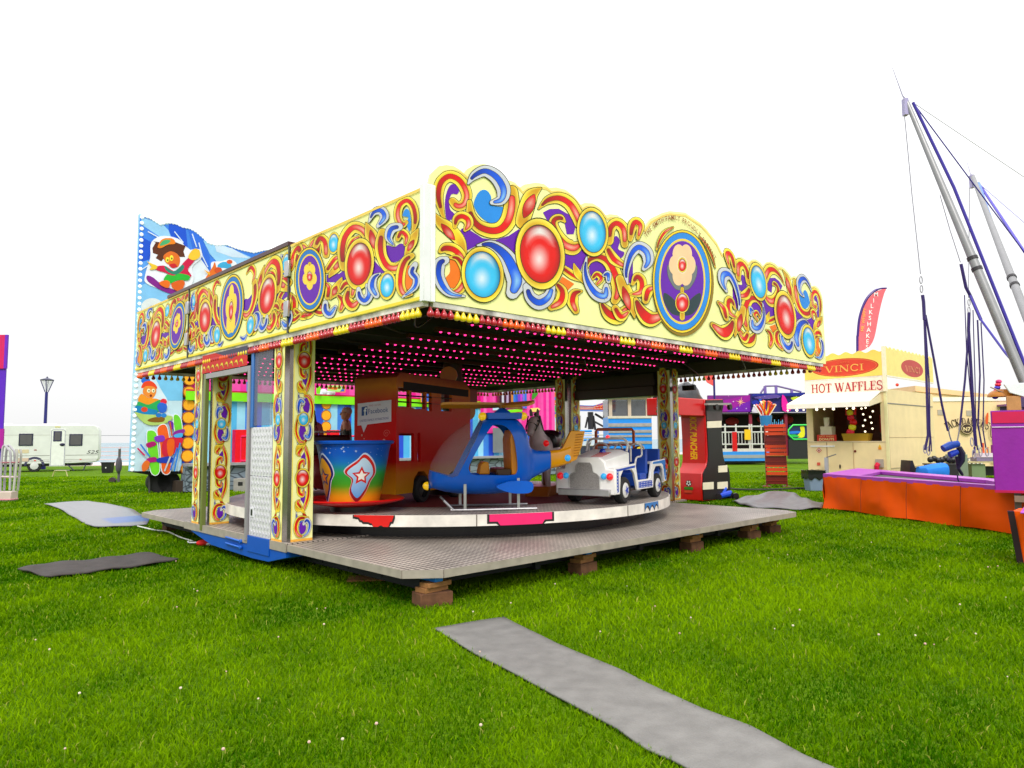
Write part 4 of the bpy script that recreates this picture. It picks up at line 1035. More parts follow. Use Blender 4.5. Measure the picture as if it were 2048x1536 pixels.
def sect(x, zt, zb, h, n=3.0, k=32):
    zc, hz = (zt+zb)/2, max((zt-zb)/2, .004); out = []
    for j in range(k):
        a = 2*math.pi*j/k; ca, sa = math.cos(a), math.sin(a)
        out.append((x, h*math.copysign(abs(ca)**(2/n), ca), zc+hz*math.copysign(abs(sa)**(2/n), sa)))
    return out
def hull(sub):
    secs = []
    for q in sub:
        x = th([(q, 1000)])[0][0]; secs.append(sect(x, terp(topz, x), terp(botz, x), terp(hw7, q)))
    return secs
BLUEP = C(0, 92, 204)
hb = MB(); hb.loft(hull(xs7), BLUEP); body = hb.build('body', mat('blue_gel_coat', C(0, 92, 204), rough=.3, spec=.35, coat=.1, noise=.05), heli)
door = MB(); door.prism(spline(th([(830,480),(900,455),(985,485),(1045,570),(1075,720),(1090,860),(1085,940),(1040,970),(840,972),(650,968),(605,935),(598,880),(650,770),(735,620)], .3), 4, True), -.9, .9, 'xz')
wsp = th([(100,935),(200,925),(260,945),(420,990),(470,970),(515,880),(640,640),(738,420),(760,300),(300,200),(100,400)], .12)
ws = MB(); ws.prism(wsp, -.9, .9, 'xz')
carve(body, [door, ws], solid=.022)
bub = MB(); bub.loft(hull(xs7[:14])); bo = bub.build('bubble_windscreen', GLASS, heli); ws2 = MB(); ws2.prism([(a*.999, z+.004) for a, z in wsp], -.9, .9, 'xz'); carve(bo, [ws2], ['INTERSECT'])
tl = hull([1428, 1480, 1530]); 
e0 = th([(1428,722),(1428,910),(1530,712),(1530,885),(1640,690),(1640,850)]); 
tb = MB(); tb.loft([sect(e0[0][0], e0[0][1], e0[1][1], .1), sect(e0[2][0], e0[2][1], e0[3][1], .085), sect(e0[4][0], e0[4][1]+.02, e0[5][1], .06)])
YEL = mat('yellow_gel_coat', C(226, 150, 6), rough=.28, coat=.2, noise=.08)
tb.build('tail_boom', YEL, heli)
tf = MB(); fin = th([(1530,712),(1560,690),(1640,522),(1785,522),(1757,670),(1700,815),(1620,850),(1560,868)]); tf.prism(fin, -.035, .035, 'xz'); fo = tf.build('tail_fin', YEL, heli, bevel=.02)
lv = MB()
for i in range(9):
    a, b_ = th([(1690-i*3, 560+i*27), (1765-i*6, 553+i*27)]); lv.tube([(a[0], -.04, a[1]), (b_[0], -.04, b_[1])], .006, 5, C(190, 120, 8))
lv.build('fin_louvre', PAINT, fo)
rfp = MB(); r0, r1 = th([(762,340),(1118,405)]); rfp.prism([(r0[0], r0[1]), (r0[0]+.01, r1[1]), (r1[0]-.01, r1[1]), (r1[0], r0[1]-.005)], -.26, .26, 'xz'); h0, h1 = th([(890,345),(1000,300)])
rfp.lathe([(.13, h0[1]-.02), (.11, h0[1]+.02), (.06, h1[1]), (.03, h1[1]+.02), (.03, h1[1]+.05)], 20, ((h0[0]+h1[0])/2, 0, 0)); rfp.build('roof_plate', MATS['blue_gel_coat'], heli, bevel=.012)
hub = ((h0[0]+h1[0])/2, 0, h1[1]+.055)
for a, L in ((178, .84), (58, .66), (-62, .66)):
    rb = MB(); d = Vector((math.cos(R(a)), math.sin(R(a)), 0)); n = Vector((-d.y, d.x, 0)); H_ = Vector(hub)
    secs = []
    for u, w_ in ((.0, .03), (.12, .05), (.3, .06), (.9, .062), (.97, .05), (1, .02)):
        c = H_+d*L*u; v_ = Vector((0, 0, .016)); tw_ = Vector((0, 0, w_*.4)); secs.append([c+n*w_-v_+tw_, c-n*w_-v_-tw_, c-n*w_+v_-tw_, c+n*w_+v_+tw_])
    rb.loft(secs); rb.build('rotor_blade', mat('ochre_blade', C(196, 128, 28), rough=.4), heli)
rb = MB(); rb.cyl((hub[0], 0, hub[2]-.04), (hub[0], 0, hub[2]+.035), .05, n=14, col=C(150, 100, 30)); rb.build('rotor_hub', PAINT, heli)
pod = th([(878,1092),(960,1050),(1080,1030),(1240,1045),(1235,1142),(1100,1160),(980,1142)], .4)
for sg in (-1, 1):
    pd = MB(); pd.prism(spline(pod, 3, True), sg*.38, sg*.47, 'xz'); pd.build('side_pod', MATS['blue_gel_coat'], heli, bevel=.02)
    sk = MB(); y = sg*.34
    P = th([(345,1235),(400,1288),(440,1325),(490,1346),(1300,1330)], .34); zsk = .02
    pts = [(a, y, max(z, zsk) if i < 3 else zsk) for i, (a, z) in enumerate(P)]
    sk.tube(spline(pts, 4), .016, 8); sko = sk.build('skid', METAL, heli)
    for q in (563, 1110):
        a = th([(q, 1200)], .34)[0][0]; lg = MB(); lg.box(a-.018, a+.018, y-.012, y+.012, .02, .42); lg.build('skid_leg', METAL, heli)
seat = MB(); s0 = th([(700,965),(720,870),(750,835),(800,840),(815,965)], .1); seat.prism(s0, -.16, .16, 'xz', C(206, 130, 16)); seat.build('control_column', PAINT, heli, bevel=.015)
seat = MB(); q0 = th([(1000,965),(985,600),(1010,500),(1075,700),(1085,965)]); seat.prism(q0, -.34, .34, 'xz', C(206, 124, 14)); q1 = th([(850,965),(850,900),(1000,900),(1000,965)]); seat.prism(q1, -.34, .34, 'xz', C(60, 34, 20)); seat.build('bench_seat', PAINT, heli, bevel=.02)
vn = MB()
for i in range(6):
    a, b_ = th([(1150, 560+i*20), (1196, 556+i*20)], .3); vn.tube([(a[0], -.3, a[1]), (b_[0], -.24, b_[1])], .006, 5, C(6, 50, 130))
vn.build('engine_vent', PAINT, heli)
AMB = C(240, 190, 20)
for q, nr in (((722,378), (-.6, -.5, .1)), ((1133,375), (.6, -.5, .1)), ((172,1085), (-1, -.1, 0))):
    a, z = th([q])[0]; lamp(heli, (a, -.2 if q[0] > 200 else 0, z), nr, .055, AMB, 'signal_lamp', .4)
ns = MB(); a, z = th([(200,1085)])[0]; ns.tube([(a-.02, 0, z), (a+.16, 0, z+.01)], .035, 10, BLUEP); ns.build('lamp_stalk', PAINT, heli)
a, z = th([(1610,798)], .05)[0]; lamp(heli, (a, -.05, z), (0, -1, 0), .05, C(30, 150, 220), 'tail_lamp', .6)

# ------------------------------------------------------------------ white jeep
JA = RA+R(-165); jeep = thing('jeep_ride_car', 'white open childrens jeep with blue star side panels and grey grille', 'ride car', rp(4.68, 1.40, Z1t), JA)
JW = C(246, 244, 242); JB = C(24, 76, 190)
side = [(1.0,.15),(1.0,.52),(.22,.56),(.14,.31),(-.36,.31),(-.46,.57),(-1.06,.6),(-1.1,.24),(-1.0,.24),(-.95,.42),(-.86,.49),(-.62,.49),(-.53,.42),(-.49,.17),(.16,.17),(.28,.42),(.38,.48),(.68,.48),(.78,.4),(.82,.15)]
for sg in (-1, 1):
    y0 = sg*.45
    sp = MB(); sp.prism(side, y0-sg*.035, y0, 'xz', JW); spo = sp.build('side_panel', PAINT, jeep, bevel=.006)
    A_ = Art(step=.0006)
    A_.poly([(.985,.18),(.985,.5),(.86,.5),(.86,.18)], JB); A_.poly([(.86,.47),(.86,.5),(.24,.535),(.25,.5)], JB)
    A_.poly([(.12,.19),(.12,.285),(-.36,.285),(-.44,.28),(-.46,.19)], JB)
    A_.poly([(-.48,.53),(-.5,.56),(-1.05,.585),(-1.08,.26),(-1.02,.26),(-.95,.5),(-.88,.53)], C(40, 130, 220))
    for i in range(9):
        for j in range(3): A_.oval(.08-i*.06, .205+j*.031, .014, .009, C(240, 240, 240), na=6)
    for j in range(7): 
        for q in (.89, .95): A_.oval(q, .2+j*.044, .012, .012, C(240, 240, 240), na=6)
    for q in ((-1.04, .5, .03), (-1.03, .4, .025), (-1.0, .32, .02)):
        st = [(q[0]+q[2]*(1 if k % 2 == 0 else .42)*math.cos(k*.628+.3), q[1]+q[2]*(1 if k % 2 == 0 else .42)*math.sin(k*.628+.3)) for k in range(10)]; A_.poly(st, C(244, 244, 244))
    A_.poly([(-1.0,.44),(-1.09,.44),(-1.09,.5),(-1.02,.52)], C(220, 40, 40))
    A_.onto(Matrix(((1, 0, 0, 0), (0, 0, sg, y0), (0, 1, 0, 0), (0, 0, 0, 1))), 'side_decal', spo)
ff = MB(); ff.prism([(-.47,.15),(-.47,.5),(-.33,.51),(-.31,.6),(-.24,.665),(.24,.665),(.31,.6),(.33,.51),(.47,.5),(.47,.15)], .95, 1.01, 'yz', JW); ff.build('front_panel', PAINT, jeep, bevel=.02)
gr = [(-.2,.2),(-.235,.235),(-.235,.4),(-.2,.435),(-.14,.46),(-.12,.56),(-.09,.59),(.09,.59),(.12,.56),(.14,.46),(.2,.435),(.235,.4),(.235,.235),(.2,.2)]
gm = MB(); gm.prism(gr, 1.0, 1.03, 'yz'); gro = gm.build('grille', mat('grille_mesh_grey', C(150, 146, 144), rough=.5, metal=.3, noise=.5, nscale=120, bump=.6, bscale=150), jeep, bevel=.008)
gt = MB(); gt.tube([(1.03, a, b_) for a, b_ in gr], .008, 6, C(180, 178, 176), closed=True); gt.build('grille_rim', PAINT, gro)
hd = MB(); hd.loft([[(.95, -.3, .62), (.95, -.2, .655), (.95, .2, .655), (.95, .3, .62), (.95, .3, .45), (.95, -.3, .45)], [(.24, -.36, .72), (.24, -.22, .77), (.24, .22, .77), (.24, .36, .72), (.24, .36, .5), (.24, -.36, .5)]], JW)
hd.prism([(-.44,.5),(-.3,.5),(-.3,.52),(-.44,.52)], .22, .96, 'yz', JW); hd.prism([(.44,.5),(.3,.5),(.3,.52),(.44,.52)], .22, .96, 'yz', JW); hood = hd.build('bonnet', PAINT, jeep, bevel=.01)
st = MB()
for k in range(5): st.prism([(.84-k*.07,.672+k*.012),(.81-k*.07,.676+k*.012),(.81-k*.07,.68+k*.012),(.84-k*.07,.676+k*.012)], .02, .2, 'xz', C(214, 40, 34))
st.build('red_stripes', PAINT, hood)
bm_ = MB(); bm_.box(1.012, 1.07, -.4, .4, .13, .225); bm_.build('bumper', METAL, jeep, bevel=.01)
for sg in (-1, 1):
    lamp(jeep, (1.02, sg*.385, .4), (1, 0, 0), .048, C(226, 24, 34), 'headlight', .5); lamp(jeep, (1.02, sg*.295, .405), (1, 0, 0), .042, C(40, 160, 224), 'sidelight', .4)
    for x in (.57, -.75): wheel(jeep, (x, sg*.37, .19), .19, .13, C(222, 220, 218), JB)
lamp(jeep, (.5, .05, .735), (0, 0, 1), .05, C(20, 60, 180), 'roof_beacon')
fl_ = MB(); fl_.box(-1.02, .3, -.4, .4, .16, .2, C(50, 48, 50)); fl_.box(-1.08, -1.0, -.42, .42, .22, .58, JW); fl_.box(-.98, -.5, -.42, .42, .53, .56, JW); fl_.build('floor_pan', PAINT, jeep)
for x in (-.3, -.86):
    se = MB(); se.box(x-.05, x+.2, -.4, .4, .2, .4, JB); se.loft([[(x-.1, -.4, .38), (x-.02, -.4, .38), (x-.02, .4, .38), (x-.1, .4, .38)], [(x-.16, -.38, .76), (x-.1, -.38, .76), (x-.1, .38, .76), (x-.16, .38, .76)]], JB); se.build('bench_seat', mat('blue_vinyl', C(22, 72, 176), rough=.5), jeep, bevel=.015)
def hoop(parent, x, y0, y1, z0, z1, r=.016, name='grab_hoop', lean=0.0):
    m = MB(); k = min(.1, (y1-y0)/2); zz = z1-k
    pts = [(x, y0, z0), (x+lean*.7, y0, zz)]+[(x+lean, y0+k-k*math.cos(R(a)), zz+k*math.sin(R(a))) for a in (30, 60, 90)]+[(x+lean, y1-k+k*math.sin(R(a)), zz+k*math.cos(R(a))) for a in (0, 30, 60)]+[(x+lean*.7, y1, zz), (x, y1, z0)]
    m.tube(pts, r, 8, C(206, 200, 198)); return m.build(name, PAINT, parent)
hoop(jeep, .26, -.33, .33, .74, .93, .018, 'windscreen_hoop', -.05)
for y in (-.18, .18): hoop(jeep, .06, y-.13, y+.13, .58, .86); hoop(jeep, -.5, y-.13, y+.13, .58, .84)
for sg in (-1, 1): 
    m = MB(); m.tube(spline([(.2, sg*.43, .52), (.16, sg*.44, .64), (0, sg*.44, .66), (-.06, sg*.44, .7), (-.04, sg*.43, .82), (.02, sg*.38, .86)], 4), .014, 8, C(206, 200, 198)); m.build('side_rail', PAINT, jeep)
lamp(jeep, (.2, 0, .95), (1, 0, .2), .03, C(250, 40, 50), 'hoop_lamp', 1.5)

# ------------------------------------------------------------------ teacup
CL = Vector((-2.13, 9.6, Z1t))
cup = thing('teacup_ride_car', 'big teacup ride painted blue green and orange on a red saucer', 'ride car', CL)
sc_ = MB(); sc_.lathe([(.05, .06), (.3, .06), (.66, .13), (.68, .15), (.66, .165), (.38, .11), (.05, .11)], 56, col=C(206, 14, 16)); sc_.lathe([(.3, 0), (.3, .06)], 32, col=C(50, 30, 30)); sc_.build('saucer', PAINT, cup)
CP = [(.34, .11), (.355, .17), (.39, .34), (.425, .52), (.455, .7), (.475, .82), (.5, .9)]
def cupcol(r, z):
    for (z0, c0), (z1, c1) in zip(CG, CG[1:]):
        if z <= z1: return lerp(c0, c1, (z-z0)/(z1-z0))
    return CG[-1][1]
CG = [(.0, C(232, 128, 14)), (.2, C(226, 150, 20)), (.34, C(70, 150, 30)), (.5, C(40, 160, 60)), (.64, C(20, 110, 190)), (.75, C(10, 84, 190)), (1, C(10, 76, 190))]
prof = [(float(np.interp(z, [p[1] for p in CP], [p[0] for p in CP])), z) for z in np.linspace(.11, .88, 22)]
cb_ = MB(); cb_.lathe(prof, 64, col=cupcol); cb_.lathe([(prof[-1][0]-.03, .88), (.32, .3), (.05, .28)], 40, col=C(60, 40, 34)); cbo = cb_.build('bowl', PAINT, cup)
rm = MB(); rm.lathe([(.47, .86), (.53, .885), (.535, .91), (.52, .925), (.45, .92), (.44, .88)], 64, col=C(12, 84, 190)); rm.build('rim', PAINT, cup)
def cup_pt(a, z, lay): r = float(np.interp(z, [p[1] for p in CP], [p[0] for p in CP]))+lay; return (r*math.cos(a), r*math.sin(a), z)
def plaque(a0, pts, layers):
    q = MB(); base = spline(pts, 5, True); cx = sum(p[0] for p in base)/len(base); cz = sum(p[1] for p in base)/len(base)
    for i, (s_, c0, c1) in enumerate(layers):
        n = len(base); rings = [1, .75, .5, .25, .02]; vs, cs = [], []
        for k_ in rings:
            for x, z in base:
                X, Z = cx+(x-cx)*s_*k_, cz+(z-cz)*s_*k_; vs.append(cup_pt(a0+X/.43, Z, .004+i*.002)); cs.append(lerp(c0, c1, max(0, min(1, (Z-.15)/.6))))
        q.add(vs, [(r_*n+j, r_*n+(j+1) % n, (r_+1)*n+(j+1) % n, (r_+1)*n+j) for r_ in range(len(rings)-1) for j in range(n)], cs)
    return q
PT = [(-.19,.56),(-.06,.66),(.03,.74),(.15,.63),(.19,.5),(.13,.4),(.07,.26),(-.05,.14),(-.15,.26),(-.12,.42),(-.2,.5)]
plaque(R(-64), PT, [(1.1, C(226, 120, 30), C(200, 220, 250)), (1.02, C(120, 16, 24), C(220, 24, 20)), (.86, C(60, 150, 220), C(210, 232, 250)), ]).build('shield_plaque', PAINT, cbo)
plaque(R(-140), PT, [(1.1, C(226, 190, 230), C(200, 220, 250)), (1.02, C(24, 20, 90), C(20, 30, 120)), (.86, C(150, 60, 20), C(250, 180, 40))]).build('shield_plaque', PAINT, cbo)
for a0, z0, c0, c1 in ((R(-64), .47, C(206, 20, 16), C(244, 240, 232)), (R(-140), .45, C(60, 40, 110), C(236, 120, 30))):
    q = MB()
    for s_, c, l_ in ((.125, c0, .011), (.075, c1, .013)):
        pt = [(s_*(1 if k % 2 == 0 else .5)*math.sin(k*.6283), s_*(1 if k % 2 == 0 else .5)*math.cos(k*.6283)) for k in range(10)]
        q.add([cup_pt(a0+x/.43, z0+z, l_) for x, z in pt]+[cup_pt(a0, z0, l_)], [(k, (k+1) % 10, 10) for k in range(10)], c)
    q.build('painted_star', PAINT, cbo, smooth=0)
sp = MB(); rg = random.Random(2)
for i in range(26):
    a, z = R(rg.uniform(-170, -20)), rg.uniform(.58, .84); s_ = rg.choice((.006, .008, .02)); c = cup_pt(a, z, .0025)
    t1 = Vector((-math.sin(a), math.cos(a), 0)); C_ = Vector(c)
    for d in (t1, Vector((0, 0, 1))):
        n_ = Vector((0, 0, 1)) if d is t1 else t1
        sp.quad(C_-d*s_, C_-n_*s_*.15, C_+d*s_, C_+n_*s_*.15, C(226, 240, 255))
sp.build('painted_sparkle', PAINT, cbo)
stw = MB(); stw.tube([(.16*math.cos(a), .16*math.sin(a), .82) for a in np.linspace(0, 6.0, 20)], .018, 8, C(180, 180, 186), closed=True); stw.cyl((0, 0, .3), (0, 0, .82), .03, col=C(160, 160, 166)); stw.build('turning_wheel', PAINT, cup)

# ------------------------------------------------------------------ double-decker bus
BA = math.atan2(.914, .407); BL = Vector((-1.645, 10.1, Z1t)); bdir = (math.cos(BA), math.sin(BA))
bus = thing('bus_ride_car', 'tall red and orange double decker bus ride car with a Facebook sign on its end', 'ride car', BL, BA)
Z6 = ((600, 700), 4.267); tbs = lambda pts: trace(pts, *Z6, BL, bdir)
bb = MB(); roof = [(0, .16), (0, 1.82), (.12, 1.9), (2.1, 1.9), (2.28, 1.78), (2.28, .16), (1.95, .16), (1.9, .34), (1.78, .42), (1.62, .42), (1.5, .34), (1.45, .16), (.95, .16), (.9, .36), (.76, .46), (.6, .46), (.48, .36), (.44, .16)]
bb.prism(roof, 0, .72, 'xz'); BUSM = ramp_mat('airbrushed_red', [(.1, C(214, 150, 16)), (.45, C(200, 110, 14)), (.62, C(196, 4, 3)), (1.25, C(206, 6, 3)), (1.5, C(190, 50, 6)), (1.7, C(200, 112, 10)), (1.92, C(120, 26, 14))])
bbo = bb.build('body', BUSM, bus)
inner = MB(); inner.box(.05, 2.22, .05, .67, .5, 1.08); inner2 = MB(); inner2.box(.05, 2.22, .05, .67, 1.16, 1.84)
cuts = [inner, inner2]
for poly in ([(838,318),(925,325),(932,345),(932,485),(838,485)], [(952,345),(965,330),(1058,345),(1066,360),(1066,500),(985,505),(952,490)], [(1082,352),(1122,360),(1124,525),(1082,515)], [(1205,372),(1225,355),(1290,368),(1296,385),(1296,525),(1205,520)], [(845,712),(972,712),(972,948),(848,948)], [(1004,708),(1026,706),(1030,955),(1004,955)]):
    c = MB(); c.prism([(a, z) for a, z in tbs(poly)], -.3, 1.2, 'xz'); cuts.append(c)
for bx in ((.1, 2.2, .55, 1.2, 1.2, 1.72), (.1, 2.2, .55, 1.2, .52, 1.0), (2.1, 2.5, .08, .64, 1.2, 1.72), (2.1, 2.5, .08, .64, .52, 1.0)):
    c = MB(); c.box(*bx); cuts.append(c)
carve(bbo, cuts)
rl_ = MB()
for q in ((840,385,1296,415), (840,440,1296,470)):
    a, b_ = tbs([(q[0], q[1]), (q[2], q[3])]); rl_.tube([(a[0], .01, a[1]), (b_[0], .01, b_[1])], .012, 6, C(40, 24, 26))
rl_.build('window_rail', PAINT, bus)
dk_ = MB(); a, b_ = tbs([(835,262),(1300,310)]); dk_.box(max(a[0], .18), 2.2, -.006, -.001, a[1]-.12, a[1]+.0, C(14, 8, 18)); dk_.build('destination_band', MATTE, bus)
for x in (.68, 1.7):
    for y in (.06, .66): wheel(bus, (x, y if y > .3 else .05, .2), .2, .12, C(80, 76, 76)) if y > .3 else wheel(bus, (x, .0001, .2), .2, .1, C(80, 76, 76))
# the end wall carries the sign (local -X face): drawing a runs to the right as seen
ME = Matrix(((0, 0, -1, -.004), (-1, 0, 0, .72), (0, 1, 0, 0), (0, 0, 0, 1)))
A_ = Art(step=.0006)
A_.poly([(.06, 1.14), (.64, 1.19), (.64, 1.5), (.06, 1.46)], C(226, 216, 230)); A_.poly([(.12, 1.16), (.17, 1.04), (.24, 1.17)], C(226, 216, 230))
A_.poly([(.13, 1.28), (.23, 1.29), (.23, 1.42), (.13, 1.41)], C(50, 80, 150)); A_.text('f', .195, 1.345, .11, C(240, 240, 244), bold=.03)
A_.text('Facebook', .25, 1.345, .07, C(60, 84, 150), 'LEFT', width=.34, rot=.06); A_.text('FIND US ON', .26, 1.425, .026, C(190, 120, 140), 'LEFT', width=.2, rot=.06)
A_.text('UNITED FAMILY ATTRACTIONS', .35, 1.225, .032, C(120, 110, 160), width=.5, rot=.075)
A_.onto(ME, 'speech_bubble_sign', bbo)
A_ = Art(step=.0006); SW = C(226, 120, 110)
def curl(cx, cy, r): A_.line([(cx+r*(1-q/22)*math.cos(q*.55), cy+r*(1-q/22)*math.sin(q*.55)) for q in range(22)], r*.1, SW)
curl(.56, 1.02, .06); curl(.2, .78, .05)
for x, y, r in ((.52, .92, .026), (.47, .86, .018), (.42, .8, .012), (.14, 1.0, .016), (.18, .95, .01)): A_.oval(x, y, r, r, C(226, 150, 140), na=14)
A_.onto(ME, 'painted_curl', bbo)

# ------------------------------------------------------------------ grey horse
def skin_mesh(name, verts, edges, rad, m, parent, sub=2, colf=None):
    me = bpy.data.meshes.new(name); me.from_pydata(verts, edges, []); o = bpy.data.objects.new(name, me); COL.objects.link(o)
    o.modifiers.new('skin', 'SKIN'); ss = o.modifiers.new('sub', 'SUBSURF'); ss.levels = sub; ss.render_levels = sub
    for i, r_ in enumerate(rad): me.skin_vertices[0].data[i].radius = r_ if isinstance(r_, tuple) else (r_, r_)
    me.skin_vertices[0].data[0].use_root = True
    bpy.context.view_layer.update(); dg = bpy.context.evaluated_depsgraph_get()
    nm = bpy.data.meshes.new_from_object(o.evaluated_get(dg), depsgraph=dg); o.modifiers.clear(); o.data = nm; bpy.data.meshes.remove(me); nm.name = name
    nm.materials.clear(); nm.materials.append(m); nm.shade_smooth()
    if colf:
        at = nm.color_attributes.new('Col', 'FLOAT_COLOR', 'POINT'); at.data.foreach_set('color', [x for v in nm.vertices for x in (*colf(v.co), 1.0)])
    if parent: o.parent = parent
    return o
HSA = math.atan2(-.95, -.3); horse = thing('horse_ride_car', 'grey carved horse with a black saddle behind the yellow tail fin', 'ride animal', rp(4.72, 2.9, Z1t), HSA)
hv = [(-.1,0,.78),(.3,0,.8),(.46,0,.92),(.56,0,1.1),(.62,0,1.24),(.74,0,1.2),(.86,0,1.05),(.92,0,.98), (-.45,0,.8), (.34,.14,.6),(.42,.15,.36),(.36,.15,.12),(.34,-.14,.6),(.46,-.15,.38),(.3,-.15,.3), (-.46,.14,.6),(-.56,.15,.38),(-.5,.15,.12),(-.46,-.14,.6),(-.56,-.15,.38),(-.5,-.15,.12), (-.6,0,.78),(-.72,0,.6)]
he = [(0,1),(1,2),(2,3),(3,4),(4,5),(5,6),(6,7),(0,8),(1,9),(9,10),(10,11),(1,12),(12,13),(13,14),(8,15),(15,16),(16,17),(8,18),(18,19),(19,20),(8,21),(21,22)]
hr = [(.2,.22),(.2,.23),(.15,.19),(.1,.14),(.085,.105),(.085,.1),(.06,.07),(.05,.055),(.2,.21),.09,.055,.045,.09,.055,.045,.1,.06,.05,.1,.06,.05,.05,.03]
skin_mesh('body', hv, he, hr, mat('dapple_grey', C(182, 162, 164), rough=.35, noise=.3, nscale=4, dirt=.15), horse)
mn = MB()
for i in range(9):
    u = i/8; x, z = .62-.26*u, 1.34-.28*u; mn.tube([(x-.02, 0, z), (x-.09, .05, z-.06), (x-.08, .09, z-.15)], [.03, .035, .01], 6, C(96, 88, 88))
for sg in (-1, 1): mn.tube([(.62, sg*.05, 1.3), (.63, sg*.06, 1.39), (.64, sg*.055, 1.42)], [.03, .022, .004], 6, C(120, 108, 110))
mn.build('mane', MATTE, horse)
sd_ = MB(); sd_.loft([sect(x, .94+z, .74, w_, 2.6, 20) for x, z, w_ in ((-.34, .1, .2), (-.28, .15, .235), (-.05, .08, .245), (.12, .1, .235), (.16, .06, .2))], C(24, 20, 22)); sd_.build('saddle', PAINT, horse)
bd = MB()
for pts in (((.84, .07, 1.06), (.8, .09, 1.14), (.84, 0, 1.19), (.8, -.09, 1.14), (.84, -.07, 1.06)), ((.64, .1, 1.3), (.72, .1, 1.18), (.84, .08, 1.08)), ((.64, -.1, 1.3), (.72, -.1, 1.18), (.84, -.08, 1.08)), ((.84, -.08, 1.06), (.4, -.16, 1.05), (.1, -.1, 1.05))): bd.tube(spline(pts, 4), .011, 6, C(30, 24, 24))
bd.build('bridle', PAINT, horse)
for sg in (-1, 1): ey = MB(); ey.sphere((.71, sg*.083, 1.22), .02, C(12, 10, 10), 8, 6); ey.build('eye', PAINT, horse)
ped = MB(); ped.prism([(-.6, 0), (.55, 0), (.45, .16), (-.5, .16)], -.2, .2, 'xz', C(150, 84, 20)); ped.cyl((-.05, 0, .1), (-.05, 0, .62), .05, n=12, col=C(120, 60, 20)); ped.build('pedestal', PAINT, horse, bevel=.02)
lamp(horse, (.5, .16, .86), (.6, .6, 0), .05, C(230, 20, 24), 'side_lamp', .4)

# ------------------------------------------------------------------ brown safari jeep behind the white one
sj = thing('jeep_ride_car', 'brown childrens jeep with an orange windscreen frame behind the white jeep', 'ride car', rp(6.52, 2.9, Z1t), math.atan2(-.985, .17))
BR, OR_ = C(112, 64, 26), C(190, 74, 12)
b = MB(); b.prism([(.95,.2),(.95,.56),(.8,.62),(.25,.68),(.2,.4),(-.35,.4),(-.45,.62),(-.9,.62),(-.95,.2)], -.42, .42, 'xz', BR); b.build('body', PAINT, sj, bevel=.03)
b = MB(); b.box(-.3, .16, -.36, .36, .41, .6, C(30, 40, 90)); b.build('bench_seat', PAINT, sj, bevel=.02)
b = MB(); b.tube([(.2, y, z) for y, z in [(-.36,.68),(-.36,1.06),(-.33,1.1),(.33,1.1),(.36,1.06),(.36,.68)]], .028, 10, OR_); b.tube([(.2,-.36,.82),(.2,.36,.82)], .024, 8, OR_); b.tube([(.2,-.36,.72),(.2,.36,.72)], .03, 8, C(120, 60, 20)); b.build('windscreen_frame', PAINT, sj)
b = MB(); b.box(.95, .97, -.3, .3, .28, .52, C(60, 44, 30)); b.build('grille', PAINT, sj)
lamp(sj, (.7, -.3, .7), (1, 0, .3), .05, C(240, 30, 40), 'roof_lamp', 1.2); 
b = MB(); b.cyl((.6, .3, .72), (.68, .3, .72), .085, n=18, col=C(24, 22, 22)); b.build('lamp_housing', PAINT, sj); lamp(sj, (.69, .3, .72), (1, 0, 0), .06, C(246, 216, 40), 'roof_lamp', .8)
for sg in (-1, 1):
    for x in (.55, -.6): wheel(sj, (x, sg*.4, .18), .18, .12, C(150, 120, 60))
# ------------------------------------------------------------------ dark red car behind the teacup
dr = thing('car_ride_car', 'dark red open car with a sloping bonnet behind the teacup', 'ride car', rp(2.0, 5.45, Z1t), RA+R(70))
b = MB(); b.loft([sect(x, zt, .16, w_, 3.4, 24) for x, zt, w_ in ((-1.0,.5,.3),(-.9,.66,.38),(-.5,.72,.42),(-.1,.8,.43),(.3,.92,.43),(.4,.82,.43),(.9,.7,.4),(1.05,.5,.32))], C(112, 12, 20)); b.build('body', PAINT, dr)
b = MB(); b.box(-.6, -.1, -.33, .33, .7, 1.02, C(60, 14, 20)); b.build('seat_back', PAINT, dr, bevel=.04)
b = MB(); b.tube([(.35, -.38, .88), (.22, -.34, 1.08), (.22, .34, 1.08), (.35, .38, .88)], .016, 8, C(190, 188, 190)); b.build('windscreen_hoop', PAINT, dr)
for sg in (-1, 1):
    lamp(dr, (1.0, sg*.2, .56), (1, 0, .2), .07, C(240, 236, 200), 'headlight')
    for x in (.62, -.62): wheel(dr, (x, sg*.4, .18), .18, .12, C(190, 180, 170))

